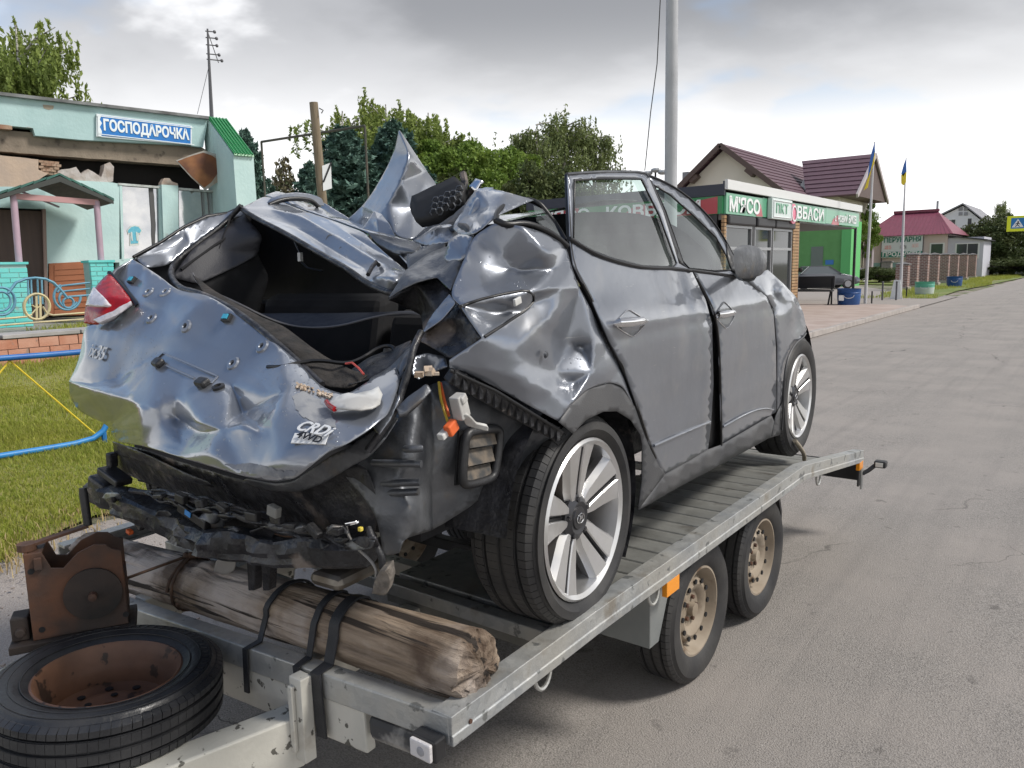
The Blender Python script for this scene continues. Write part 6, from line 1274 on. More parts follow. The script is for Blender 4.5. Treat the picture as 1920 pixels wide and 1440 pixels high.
MB().tube(wp([(18, 676), (180, 815)], -7.52), .008, 6).build('brace_rod', YR, pr_); MB().tube(wp([(18, 676), (-130, 860)], -7.52), .008, 6).build('brace_rod', YR, pr_)
for q in (up_[0], lo_[6]): MB().tube([Vector((q.x, q.y, -.3)), Vector((q.x, q.y, q.z))], .025, 8).build('post', BLP, pr_)
# ------------------------------------------------------------------ poles and the empty frame
WP = pm('grey_timber', (.17, .13, .085), .9, col2=(.26, .21, .15), vs=3, stretch=(6, 6, .4), bump=.01, bs=8)
t_ = W(588, 192, 'x', -13); b_ = W(606, 392, 'x', -13); dd_ = (b_-t_)/(b_.z-t_.z); base = t_+dd_*(0-t_.z)
wpz = thing('timber_pole', 'old grey timber pole with cut top and a white board behind the car', 'pole', base)
MB().tube([base-base, (t_+b_)/2-base, t_-base], [.11, .092, .085], 12).build('pole_shaft', WP, wpz, smooth=60)
bq = [W(u, v, 'x', -12.9)-base for u, v in ((604, 311), (620, 305), (622, 353), (606, 358))]
MB().prism(bq, (-.03, .03, 0)).build('white_board', pm('board_white', (.62, .64, .66), .6), wpz); MB().beam(bq[1]+Vector((.02, 0, 0)), bq[3].lerp(bq[0], .35)+Vector((.02, 0, 0)), .015, .03).build('board_brace', BLACK, wpz)
MB().tube([W(599, 203, 'x', -12.9)-base, W(606, 207, 'x', -12.8)-base, W(603, 212, 'x', -12.9)-base], .012, 5).build('hook', BLACK, wpz)
fr = thing('steel_frame', 'empty dark steel tube frame standing behind the timber pole', 'frame', (-14.5, 11.6, 0))
fo = Vector((-14.5, 11.6, 0)); A_ = W(490, 266, 'x', -16)-fo; B_ = W(684, 236, 'x', -13)-fo
FM = pm('frame_steel', (.06, .065, .05), .7, col2=(.10, .08, .06), vs=3)
MB().tube([A_, B_], .028, 8).build('top_tube', FM, fr)
for q in (A_, B_): MB().tube([q, Vector((q.x, q.y, 0))], .026, 8).build('upright_tube', FM, fr)
# ------------------------------------------------------------------ plaza, kiosk and the village behind
h = node_mat('plaza_tiles'); c = h.mix(h.rng(h.noise(1.4, 6), .4, .62), (.37, .29, .25), (.45, .37, .33)); c = h.mix(h.rng(h.vor(5, out='Color'), 0, 1, 0, .25), c, (.30, .23, .20))
h.L(c, h.b.inputs['Base Color']); h.b.inputs['Roughness'].default_value = .9; PLZ = h.m
struct(MB().prism([(-5.55, 16.5, .0), (-5.55, 30.6, .0), (-6.4, 31.6, .0), (-24, 31.6, .0), (-24, 13, .0), (-12.5, 13, 0), (-8, 14, 0)], (0, 0, .10)).build('plaza', PLZ))
KERB = pm('kerb_concrete', (.42, .38, .35), .9, col2=(.33, .30, .28), vs=4)
kb = thing('kerb', 'low concrete kerb along the road side of the shop plaza', 'kerb', (-5.45, 22, 0))
for k in range(15): MB().bx(-.07, .07, -5.4+k, -4.41+k, -.02, .115+random.uniform(-.012, .012)).build('kerb_stone', KERB, kb, bevel=.012)
struct(MB().add([(-40, 31.65, .004), (-5.4, 31.65, .004), (-5.4, 41, .004), (-9.0, 47, .004), (-20, 72, .004), (-60, 72, .004)], [(0, 1, 2, 3, 4, 5)]).build('parking', ASPH))
FGR = pm('verge_green', (.12, .17, .03), .95, col2=(.17, .20, .045), vs=.8, col3=(.26, .24, .16), vs3=.5, lo3=.55, hi3=.63)
vg = [(-6.0, 39), (-6.6, 38.6), (-8.9, 41), (-9.6, 47), (-10.2, 84), (-14, 90), (-14, 130), (-5.2, 130), (-5.6, 80), (-6.0, 60), (-6.4, 48)]
struct(MB().add([(x, y, .012) for x, y in vg], [tuple(range(len(vg)))]).build('verge', FGR))
blades('grass', 16000, (-9.3, -5.6), (38.5, 90), .16, lambda x, y: .02, GRASS, lambda x, y: x < -6.1-.4*math.sin(y*.3)-.2 and mnoise.noise(Vector((x*.5, y*.15, 5))) > -.25)
struct(MB().add([(-40, 73, .012), (-10.8, 60, .012), (-10.6, 84, .012), (-40, 99, .012)], [(0, 1, 2, 3)]).build('far_verge', FGR))
# ---- meat kiosk
KO = Vector((-9, 22, .1)); kk = thing('meat_kiosk', 'dark glazed roadside meat shop with green and red sign band and white canopy', 'building', KO)
def kb_(name, x0, x1, y0, y1, z0, z1, mat, parent=None, bevel=0): return MB().bx(x0, x1, y0, y1, z0-.1, z1-.1).build(name, mat, parent or kk, bevel=bevel)
NAVY = pm('navy_cornice', (.03, .035, .055), .5); KWH = pm('kiosk_white', (.66, .67, .66), .5); KDK = pm('kiosk_dark', (.03, .03, .033), .5)
KGR = pm('sign_green', (.012, .20, .06), .35, coat=.3); KGP = pm('sign_green_lit', (.10, .34, .20), .35, coat=.3); KRD = pm('sign_red', (.40, .035, .05), .35, coat=.3); LWH = pm('sign_letter', (.78, .80, .80), .4)  # KGP: sign green with the washed-out light of the road side put in
CLAD = pm('wood_cladding', (.30, .17, .08), .6, col2=(.38, .25, .13), vs=4)
KGL = pm('shop_window_glass', (.02, .024, .026), .06, spec=.45)
kb_('back_walls', -6.9, -6.7, .1, 6.8, .1, 3.4, KDK); kb_('far_wall', -6.7, -.1, 6.7, 6.8, .1, 3.4, KDK); kb_('front_low_wall', -.12, 0, 0, 6.7, .1, .45, KDK); kb_('side_wall', -6.7, -.2, 0, .12, .1, 3.2, KDK); kb_('floor', -6.7, -.12, .12, 6.7, .1, .16, KDK)
kb_('roof', -6.9, .05, -.05, 15.2, 3.86, 3.92, KDK)
kb_('side_cornice', -7.0, .02, -.12, -.02, 3.70, 4.02, NAVY); kb_('front_cornice', .06, .16, -.10, 15.3, 3.86, 4.14, KWH, bevel=.01)
kb_('corner_cap', .02, .06, -.12, -.02, 3.70, 4.10, NAVY)
sb = kb_('side_sign', -6.95, .0, -.08, .0, 3.18, 3.69, KGR)
for x0, x1, a in ((-6.0, -5.0, .1), (-3.2, -2.3, .3), (-1.15, -.25, .1)): MB().prism([(x0-.3, -.082, 3.09), (x1+.1, -.082, 3.09), (x1+a, -.082, 3.58), (x0+a, -.082, 3.45)], (0, -.004, 0)).build('red_wave', KRD, sb)
place_text('sign_lettering', fit_mesh(text_mesh("М'ЯСО   КОВБАСИ", .46, .01, .012), 5.9, .40), LWH, sb, (-3.62, -.10, 3.33), (1, 0, 0), (0, 0, 1))
fs = kb_('front_sign', .0, .08, 0, 3.0, 3.18, 3.78, KGP); f2 = kb_('front_sign', .0, .08, 3.0, 10.0, 3.20, 3.80, KGP); f3 = kb_('front_sign', .0, .08, 10.02, 15.1, 3.22, 3.82, KGP)
place_text('sign_lettering', fit_mesh(text_mesh("М'ЯСО", .56, .01, .016), 2.5, .46), LWH, fs, (.095, 1.45, 3.38), (0, 1, 0), (0, 0, 1))
place_text('sign_lettering', fit_mesh(text_mesh("КОВБАСИ", .56, .01, .012), 4.6, .46), LWH, f2, (.095, 7.35, 3.40), (0, 1, 0), (0, 0, 1))
[place_text('sign_word', fit_mesh(text_mesh(t_, .40, .01, .008), w_, h_), LWH, f3, (.095, y_, z_), (0, 1, 0), (0, 0, 1)) for t_, w_, h_, y_, z_ in (('с.', .25, .22, 11.35, 3.34), ('НОВИЙ', 1.45, .36, 12.4, 3.40), ('БИКІВ', 1.25, .34, 13.95, 3.40))]
for pr, y0, y1 in ((fs, 2.4, 3.0), (f3, 10.8, 11.9)): MB().prism([(.084, y0, 3.10), (.084, y1, 3.10), (.084, y1-.2, 3.50), (.084, y0+.2, 3.30)], (.004, 0, 0)).build('red_wave', KRD, pr)
lbx = MB().bx(.085, .25, 3.4, 5.4, 3.05, 3.72).build('light_box', pm('light_box_white', (.62, .70, .68), .4), kk, bevel=.02)
MB().tube([(.26, 3.5+1.8*a, 3.12+.52*b) for a, b in ((0, 0), (1, 0), (1, 1), (0, 1))], .02, 5, True).build('box_outline', LWH, lbx); [place_text('letter', text_mesh(ch_, .42, .01, .008), KGP, lbx, (.262, 4.35+dy_, 3.38), (0, 1.3, 0), (0, 0, 1)) for ch_, dy_ in (('П', -.42), ('К', 0), ('Т', .42))]
MB().lathe([(0, 0), (.34, 0), (.34, .05), (0, .06)], 24, rots('Y', math.pi/2), (.16, 5.7, 3.30)).build('round_logo', pm('pink_logo', (.75, .22, .32), .4), lbx); MB().lathe([(.22, 0), (.27, 0), (.27, .02), (.22, .02)], 24, rots('Y', math.pi/2), (.225, 5.7, 3.30)).build('logo_ring', LWH, lbx)
# shop front
for y0, y1, z0 in ((.15, 2.3, 0), (2.5, 4.1, 0), (4.2, 6.2, 0)):
    sbx = MB().bx(-.02, .14, y0, y1, 2.78, 3.06).build('shutter_box', KDK, kk, bevel=.05)
    wnd = MB().bx(-.06, -.04, y0, y1, .35, 2.78).build('glass_pane', KGL, kk)
    FRM = pm('alu_frame', (.34, .35, .36), .4, metal=.5)
    for a, b in ((y0, y0+.07), (y1-.07, y1)): MB().bx(-.05, .02, a, b, .0, 2.78).build('pane_frame', FRM, wnd)
    for z in (.35, 2.05, 2.70): MB().bx(-.049, .021, y0+.07, y1-.07, z, z+.09).build('pane_rail', FRM, wnd)
MB().bx(-.035, -.028, 3.2, 3.5, 1.25, 1.75).build('yellow_notice', pm('notice_yellow', (.7, .55, .05), .6), kk)
for y0, y1 in ((2.3, 2.5), (4.1, 4.2)): MB().bx(-.1, .03, y0, y1, 0, 3.06).build('pier', KDK, kk)
for k in range(28): MB().bx(-.05, .05, 6.22, 6.9, .03+k*.108, .03+k*.108+.09).build('cladding_slat', CLAD, kk)
for k in range(28): MB().bx(-.05, .045, -.02, .14, .03+k*.108, .03+k*.108+.09).build('cladding_slat', CLAD, kk)
for k in range(24): MB().bx(-2.2, -1.2, -.05, -.01, .03+k*.108, .03+k*.108+.09).build('cladding_slat', CLAD, kk)
for (x, y) in ((-.02, 6.95), (-1.9, 7.3), (-.02, 15.0), (-4.6, 15.0)): MB().bx(x-.05, x+.05, y-.05, y+.05, 0, 3.1).build('canopy_post', KDK, kk)
kb_('canopy_soffit', -4.8, 0, 6.9, 15.1, 3.14, 3.19, pm('soffit_grey', (.20, .20, .19), .8)); MB().bx(-.04, .04, 6.98, 7.06, 1.3, 1.42).ball((.1, 7.0, 1.36), .09, 8, 6).build('round_camera', BLACK, kk)
# ---- bench before the canopy
bn = thing('dark_bench', 'dark high backed bench standing at the edge of the plaza by the blue half barrel', 'bench', (-9.15, 31.3, .0))
MB().bx(-1.3, .85, -.02, .04, .72, 1.18).build('backrest', KDK, bn, bevel=.01); MB().bx(-1.3, .85, -.48, -.04, .60, .66).build('seat', KDK, bn, bevel=.01)
for x in (-1.2, .75):
    MB().beam((x, .0, .0), (x, .0, 1.1), .05, .05).build('leg', BLACK, bn); MB().beam((x, -.5, .0), (x, -.15, .62), .05, .05).build('leg', BLACK, bn)
# ---- half barrels
def barrel(px, pv, rad, hh, c1, c2, lab, extra=None):
    b0 = W(px, pv, 'z', .1 if pv > 560 else .02); t = thing('half_barrel', lab, 'barrel', b0, 0, 'painted half barrels used as bins')
    MB().lathe([(0, 0), (rad*.93, 0), (rad, hh*.5), (rad*1.0, hh*.72), (rad*1.04, hh*.74), (rad*1.0, hh*.77), (rad*1.02, hh*.97), (rad*1.05, hh), (rad*.97, hh), (rad*.9, hh*.3), (0, hh*.3)], 28).build('tub', c1, t, smooth=40)
    if c2: MB().lathe([(rad*.935, .01), (rad*1.002+.006, hh*.55)], 28).build('lower_band', c2, t, smooth=60)
    d = (CPOS-b0); d.z = 0; d.normalize(); s_ = Vector((-d.y, d.x, 0))
    MB().tube([d*rad*1.06+s_*(.18*math.cos(a))+Vector((0, 0, hh*.62-.12*math.sin(a))) for a in [math.pi*k/8 for k in range(9)]], .015, 5).build('handle', pm('handle_white', (.6, .62, .65), .5), t)
    if extra: MB().box(d*rad*1.0-s_*rad*.62+Vector((0, 0, hh*.45)), (.02, .18, .2), Matrix((d, s_, Vector((0, 0, 1)))).transposed()).build('white_sticker', LWH, t)
BB = pm('barrel_blue', (.01, .075, .26), .45, col2=(.012, .06, .2), vs=4)
barrel(1591, 571, .415, .60, BB, None, 'blue half barrel with white sticker beside the dark bench', True)
barrel(1733, 551, .44, .60, pm('barrel_green', (.12, .42, .32), .5), pm('barrel_white', (.55, .60, .58), .5), 'pale green and white half barrel in front of the first brick pillars')
barrel(1789, 537, .44, .62, BB, None, 'blue half barrel standing between brick pillars and road')
# ---- flags
def flagpole(bp, tp_, fl, lab):
    b0 = W(*bp, 'z', .0); d = ray(*tp_); t = b0.y/d.y; top = CPOS+d*t; T = thing('flagpole', lab, 'flagpole', b0, 0, 'flagpoles by the plaza')
    MB().tube([(0, 0, 0), (top-b0)*.5, top-b0], [.065, .055, .02], 8).build('mast', pm('mast_white', (.55, .54, .55), .5), T, smooth=60)
    for nm, px, m in fl:
        P = []
        for u, v in px: d = ray(u, v); P.append(CPOS+d*(b0.y/d.y)-b0)
        mb = MB(); n = len(P)
        for i in range(4):
            for j in range(n): mb.v.append(P[j]+Vector((.0, .12*math.sin(i*2.1+j*1.3), 0))+Vector((.0, -.05*i, 0)))
        MB().prism(P, (0, -.05, 0)).build(nm, m, T, bevel=.012)
    MB().tube([(.25, 0, -.1), (.25, 0, .5)], .03, 6).build('ground_stake', BLACK, T)
FB = pm('flag_blue', (.06, .16, .45), .8); FY = pm('flag_yellow', (.78, .60, .05), .8)
flagpole((1622, 569), (1640, 266), [('flag_blue_half', [(1640, 268), (1641, 285), (1634, 318), (1627, 335), (1630, 310), (1634, 288)], FB), ('flag_yellow_half', [(1641, 285), (1639, 308), (1634, 320), (1627, 352), (1620, 357), (1627, 336), (1633, 318)], FY)], 'nearer flagpole with a blue and yellow flag hanging from its tip')
flagpole((1688, 559), (1699, 296), [('flag_blue_half', [(1699, 298), (1700, 322), (1694, 332), (1690, 326), (1695, 308)], FB), ('flag_yellow_half', [(1700, 322), (1699, 342), (1694, 348), (1690, 344), (1690, 328)], FY)], 'farther flagpole with a drooping blue and yellow flag beside the brick pillars')
# ---- street light pole with wire
LP_ = W(1256, 600, 'x', -8.5); LP_.z = .0; lp = thing('lamp_pole', 'tall grey concrete pole standing between the wreck and the meat shop', 'pole', LP_)
MB().tube([(0, 0, -.2), (0, 0, 6), (.0, 0, 11)], [.16, .145, .13], 12).build('shaft', pm('pole_grey', (.44, .45, .47), .6, col2=(.38, .39, .41), vs=2), lp, smooth=60)
MB().tube([W(1240, -40, 'y', LP_.y+.2)-LP_, W(1232, 120, 'y', LP_.y+.1)-LP_, W(1220, 210, 'y', LP_.y)-LP_, W(1209, 320, 'y', LP_.y)-LP_], .012, 5).build('hanging_wire', BLACK, lp)
sl_ = thing('street_lamp', 'small three headed street lamp far behind the car mirror and pole', 'lamp', W(1229, 560, 'z', 0))
o_ = W(1229, 560, 'z', 0); yl = o_.y; c0 = W(1229, 318, 'y', yl)-o_
MB().tube([(0, 0, 0), c0], .05, 6).build('lamp_post', BLACK, sl_)
for u, v in ((1214, 325), (1230, 319), (1243, 323)): MB().ball(W(u, v, 'y', yl)-o_, (.30, .22, .13), 10, 6).build('lamp_head', pm('lamp_shell', (.45, .46, .46), .4), sl_)
# ---- cream house with purple roof
def slab(a, b, c, d, th, name, mat, parent, rel):   # quad slab given world corners
    return MB().prism([Vector(p)-rel for p in (a, b, c, d)], (0, 0, -th)).build(name, mat, parent)
PURP = pm('purple_metal_tile', (.13, .07, .09), .5, col2=(.11, .06, .078), vs=3)
def tile_roof(a, b, c, d, rows, name, mat, parent, rel, th=.10):   # a-b ridge side, d-c eaves side; each row of tiles is a strip
    a, b, c, d = [Vector(p)-rel for p in (a, b, c, d)]; n = (b-a).cross(d-a).normalized(); n = -n if n.z < 0 else n
    for k in range(rows):
        p0, p1 = a.lerp(d, k/rows), b.lerp(c, k/rows); q0, q1 = a.lerp(d, (k+1)/rows), b.lerp(c, (k+1)/rows)
        MB().prism([p0, p1, q1+n*.04, q0+n*.04], n*-th).build(name, mat, parent)
HO = Vector((-16, 46, 0)); hs = thing('cream_house', 'cream gabled house with purple tiled roof rising behind the meat shop', 'house', HO)
Y0, Y1 = 40.0, 56.0; PX, PZ = -16.62, 8.0; LX, LZ = -20.0, 5.15; RX, RZ = -12.9, 5.05
CRM = pm('cream_render', (.70, .65, .56), .9, col2=(.66, .61, .52), vs=1)
MB().prism([Vector(p)-HO for p in ((-19.4, Y0+.6, 0), (-13.3, Y0+.6, 0), (-13.3, Y0+.6, 5.2), (PX, Y0+.6, 7.75), (-19.4, Y0+.6, 5.45))], (0, 15, 0)).build('walls', CRM, hs)
tile_roof((PX, Y0, PZ), (PX, Y1, PZ), (RX, Y1, RZ), (RX, Y0, RZ), 12, 'roof_course', PURP, hs, HO); tile_roof((PX, Y0, PZ), (PX, Y1, PZ), (LX, Y1, LZ), (LX, Y0, LZ), 12, 'roof_course', PURP, hs, HO)
BRB = pm('brown_barge', (.10, .065, .055), .6)
for e in ((RX, RZ), (LX, LZ)): MB().beam(Vector((PX, Y0, PZ-.10))-HO, Vector((e[0], Y0, e[1]-.10))-HO, .08, .26, (0, -1, 0) if False else (0, 0, 1)).build('barge_board', BRB, hs)
for q, e in ((.42, (RX, RZ)), (.45, (LX, LZ))):
    p = Vector((PX+(e[0]-PX)*q, Y0+.3, PZ+(e[1]-PZ)*q-.38))-HO; MB().box(p, (.5, .5, .22), rots('Y', .7 if e[0] > PX else -.7)).build('purlin_end', BRB, hs)
# cross wing
WR0 = Vector((-14.6, 47.2, 7.55)); WR1 = Vector((-10.6, 47.2, 7.55)); 
tile_roof(WR0, WR1, (-10.6, 43.6, 5.15), (-13.2, 43.6, 5.15), 9, 'roof_course', PURP, hs, HO); tile_roof(WR0, WR1, (-10.6, 50.8, 5.15), (-13.2, 50.8, 5.15), 9, 'roof_course', PURP, hs, HO)
MB().prism([Vector(p)-HO for p in ((-11.6, 44.2, 0), (-11.6, 50.2, 0), (-11.6, 50.2, 5.2), (-11.6, 47.2, 7.2), (-11.6, 44.2, 5.2))], (-2.5, 0, 0)).build('wing_walls', CRM, hs)
for e in (43.6, 50.8): MB().beam(Vector((-10.62, 47.2, 7.48))-HO, Vector((-10.62, e, 5.08))-HO, .10, .22).build('barge_board', pm('barge_pale', (.45, .40, .40), .6), hs)
MB().prism([Vector(p)-HO for p in ((-10.7, 43.7, 5.1), (-10.7, 50.7, 5.1), (-10.7, 47.2, 7.4))], (-.9, 0, 0)).build('gable_soffit', BRB, hs)
MB().bx(-17.0-HO.x, -16.4-HO.x, 58-HO.y, 58.6-HO.y, 4, 8.6).build('chimney', CRM, hs); MB().bx(-20.6-HO.x, -20.2-HO.x, 44-HO.y, 44.4-HO.y, 4, 7.2).build('chimney', pm('flue', (.25, .25, .26), .5), hs)
hs.scale = (1.5, 1.5, 1.5); hs.location = CPOS+(HO-CPOS)*1.5
# ---- green building
GO = CPOS+(Vector((-17.6, 63, 0))-CPOS)*.90; gb = thing('green_building', 'bright green flat roofed building seen under the kiosk canopy', 'building', GO)
GRW = pm('bright_green_render', (.12, .31, .10), .8, col2=(.14, .35, .12), vs=1.5); GRW2 = pm('lit_green_render', (.13, .48, .16), .8)
MB().bx(-6, 1.3, 0, 3, -1, 4.7).build('walls', GRW, gb); MB().bx(1.302, 2.0, -.15, 2.8, -1, 4.75).build('lit_side_strip', GRW2, gb); MB().bx(-6.1, 1.3, -.25, .1, 4.45, 4.72).build('eaves', KWH, gb)  # lighter green strip: light on the road side put into the colour
MB().bx(-.95, -.05, -.06, .02, .4, 2.9).build('door', pm('grey_door', (.16, .20, .17), .6), gb); MB().bx(.15, .75, -.05, .01, 1.5, 1.85).build('blue_notice', pm('notice_blue', (.05, .2, .5), .5), gb); MB().bx(-2.6, -2.0, -.05, .01, 3.1, 4.0).build('wall_box', pm('box_grey', (.4, .42, .4), .6), gb)
gb.scale = (.90, .90, .90)
# ---- parked sedan
PC = Vector((-14.55, 51.5, .01)); pcar = thing('parked_sedan', 'dark grey sedan parked before the bright green building', 'car', PC, R_(-52))
def body_sec(y, w0, zs): return [(s*w_, y, z) for s in (1,) for w_, z in zs]
SED = pm('sedan_grey', (.10, .105, .12), .3, metal=.6, coat=1.0)
st_ = [(-2.25, .55, [(.60, .35), (.66, .6), (.62, .85)]), (-2.1, .7, [(.80, .28), (.86, .62), (.74, .96)]), (-1.2, .85, [(.84, .25), (.88, .65), (.80, 1.0)]), (0, .85, [(.85, .25), (.89, .65), (.82, .98)]), (1.1, .85, [(.85, .25), (.89, .65), (.80, .95)]), (1.95, .8, [(.82, .28), (.85, .58), (.70, .80)]), (2.25, .6, [(.62, .35), (.66, .52), (.58, .66)])]
rows = []
for y, _, z in st_: r = [(a, y, b) for a, b in z]; rows.append([(-a, b, c_) for a, b, c_ in r]+[(0, y, z[-1][1]+.03)]+[(a, b, c_) for a, b, c_ in reversed(r)])
mb = MB(); n = 7; mb.v = [p for r in rows for p in r]; mb.f = [(j*n+i, j*n+i+1, (j+1)*n+i+1, (j+1)*n+i) for j in range(6) for i in range(n-1)]+[tuple(range(n)), tuple(range(6*n, 7*n))]+[(j*n, (j+1)*n, (j+1)*n+n-1, j*n+n-1) for j in range(6)]
mb.build('body', SED, pcar, smooth=50, bevel=.03)
cab_ = MB(); r0 = [(-.80, -1.55, .98), (.80, -1.55, .98), (.82, 1.0, .95), (-.82, 1.0, .95)]; r1 = [(-.64, -1.0, 1.42), (.64, -1.0, 1.42), (.64, .3, 1.43), (-.64, .3, 1.43)]
cab_.add(r0+r1, [(0, 1, 5, 4), (1, 2, 6, 5), (2, 3, 7, 6), (3, 0, 4, 7)]); cb_ = cab_.build('cabin_glass', pm('sedan_glass', (.16, .18, .19), .05, spec=1.0, metal=.4), pcar); MB().bx(-.65, .65, -1.02, .32, 1.41, 1.46).build('roof', SED, pcar, bevel=.03)
for a, b in zip(r0, r1): MB().beam(a, b, .09, .05).build('roof_pillar', SED, pcar)
for s in (-1, 1):
    MB().bx(s*.55-.2, s*.55+.2, -2.28, -2.18, .62, .80).build('tail_lamp', LRED, pcar, bevel=.02)
    for y in (-1.35, 1.4):
        wl_ = MB().lathe([(0, -.1), (.2, -.1), (.31, -.08), (.32, 0), (.31, .08), (.2, .1), (0, .1)], 22, rots('Y', math.pi/2), (s*.78, y, .32)).build('wheel', RUB, pcar, smooth=40); MB().lathe([(0, .102), (.2, .102), (.21, .09)], 16, rots('Y', s*math.pi/2), (s*.78, y, .32)).build('rim', pm('sedan_rim', (.4, .4, .42), .4, metal=.7), wl_)
MB().bx(-.26, .26, -2.30, -2.24, .52, .64).build('number_plate', LWH, pcar)
# ---- hairdresser and grocery house
MO = Vector((-15.6, 84, 0)); mh = thing('maroon_roof_house', 'low pink house with maroon hipped roof carrying a large shop board', 'house', MO)
MAR = pm('maroon_sheet', (.23, .055, .09), .45, col2=(.20, .05, .08), vs=2)
ez = 3.95; e0, e1 = -19.6, -11.7; yf, yb = 79.6, 90; rz = 6.2; r0_, r1_ = -17.5, -13.75
MB().bx(e0+.5-MO.x, e1-.5-MO.x, 80.2-MO.y, 89.5-MO.y, 0, 4.0).build('walls', pm('pink_render', (.60, .50, .48), .9), mh)
MB().bx(e0+.48-MO.x, e1-2.6-MO.x, 80.15-MO.y, 80.19-MO.y, 0, 1.5).build('green_base', pm('base_green', (.25, .40, .38), .9), mh)
V = [Vector(p)-MO for p in ((e0, yf, ez), (e1, yf, ez), (e1, yb, ez), (e0, yb, ez), (r0_, 84.5, rz), (r1_, 84.5, rz))]
MB().add(V, [(0, 1, 5, 4), (1, 2, 5), (2, 3, 4, 5), (3, 0, 4), (0, 3, 2, 1)]).build('roof', MAR, mh)
for k in range(22): 
    t = (k+.5)/22; a = V[0].lerp(V[1], t); b = V[4].lerp(V[5], min(max((a.x-V[4].x)/(V[5].x-V[4].x), 0), 1)); MB().beam(a, b, .04, .04).build('roof_seam', MAR, mh)
MB().bx(r0_-.1-MO.x, r1_+.1-MO.x, .3, .7, rz, rz+.25).build('ridge_cap', MAR, mh)
def winb(parent, x, z, w_, h_, y, n=1):
    fo_ = MB().bx(x-w_/2-.1, x+w_/2+.1, y-.05, y, z-h_/2-.1, z+h_/2+.1).build('window', KWH, parent)
    for k in range(n): MB().bx(x-w_/2+w_*k/n+.03, x-w_/2+w_*(k+1)/n-.03, y-.062, y-.052, z-h_/2, z+h_/2).build('pane', pm('far_glass', (.06, .065, .07), .08, spec=.8), fo_)
winb(mh, 2.6, 2.45, 1.0, 1.25, -3.8)
an = MB().bx(3.4, 6.2, -3.4, 2, 0, 3.6).build('annex', pm('lilac_boards', (.52, .52, .58), .8), mh); MB().prism([(3.2, -3.7, 3.85), (6.5, -3.7, 3.35), (6.5, -3.7, 3.25), (3.2, -3.7, 3.75)], (0, 6, 0)).build('annex_roof', KDK, mh); winb(mh, 4.95, 2.4, 1.7, 1.2, -3.4, 2)
bd_ = MB().bx(-2.0, 1.45, -4.1, -4.02, 1.95, 3.9).build('shop_board', pm('board_face', (.68, .72, .74), .5), mh); GL_ = pm('board_green', (.03, .22, .17), .5)
MB().bx(-2.0, 1.45, -4.12, -4.101, 2.0, 2.5).build('green_band', GL_, bd_)
place_text('sign_lettering', text_mesh('ПЕРУКАРНЯ', .62, .01, .015), GL_, bd_, (-.25, -4.13, 3.55), (.86, 0, 0), (0, 0, 1)); place_text('sign_lettering', text_mesh('ПРОДУКТИ', .52, .01, .02), LWH, bd_, (-.27, -4.14, 2.24), (1.12, 0, 0), (0, 0, 1))
for x, z, m in ((-1.45, 2.9, (.7, .2, .2)), (-.15, 2.9, (.1, .12, .14)), (.85, 3.0, (.75, .45, .45))): MB().bx(x-.28, x+.28, -4.115, -4.102, z-.17, z+.17).build('board_picture', pm('pic%d' % (x*100), m, .6, col2=(.7, .7, .7), vs=9), bd_)
for x in (-2.0, 1.45): MB().bx(x-.05, x+.05, -4.0, -3.9, 0, 3.8).build('board_post', KDK, mh)
mh.location.x += .5
# ---- grey-white house
WO_ = Vector((-15, 125, 0)); wh = thing('white_house', 'pale house with steep gable and grey roof beyond the maroon roof', 'house', WO_)
GWT = pm('pale_render', (.66, .66, .69), .9); GRF = pm('grey_slate', (.28, .28, .30), .8, col2=(.24, .24, .26), vs=2)
pk = W(1805, 383, 'y', 120); lf = W(1742, 414, 'y', 120); rg = W(1868, 432, 'y', 120)
MB().prism([Vector((lf.x+.3, 120.4, 0))-WO_, Vector((rg.x-.3, 120.4, 0))-WO_, Vector((rg.x-.3, 120.4, rg.z))-WO_, pk+Vector((0, .4, -.2))-WO_, Vector((lf.x+.3, 120.4, lf.z))-WO_], (0, 16, 0)).build('walls', GWT, wh)
for e in (lf, rg): MB().prism([pk-WO_, e-WO_, e-WO_+Vector((0, 18, 0)), pk-WO_+Vector((0, 18, 0))], (0, 0, .18)).build('roof_slope', GRF, wh)
q = W(1787, 424, 'y', 120.3)-WO_; winb(wh, q.x-.3, q.z, 1.1, 1.7, q.z*0-4.6+.0, 2); winb(wh, q.x+1.9, q.z+.1, .5, 1.6, -4.6)
for du in (-5, 5):
    for dv in (-4, 5): p_ = W(1806+du, 396+dv, 'y', 120.3)-WO_; MB().bx(p_.x-.22, p_.x+.22, -4.68, -4.62, p_.z-.22, p_.z+.22).build('vent_tile', GRF, wh)
# ---- utility post
up0 = W(1753, 470, 'y', 130); o_ = thing('utility_post', 'thin grey utility post behind the two far houses', 'post', Vector((up0.x, 130, 0))); MB().tube([(0, 0, 0), (0, 0, W(1753, 377, 'y', 130).z)], .16, 8).build('shaft', pm('post_grey', (.35, .35, .36), .7), o_)
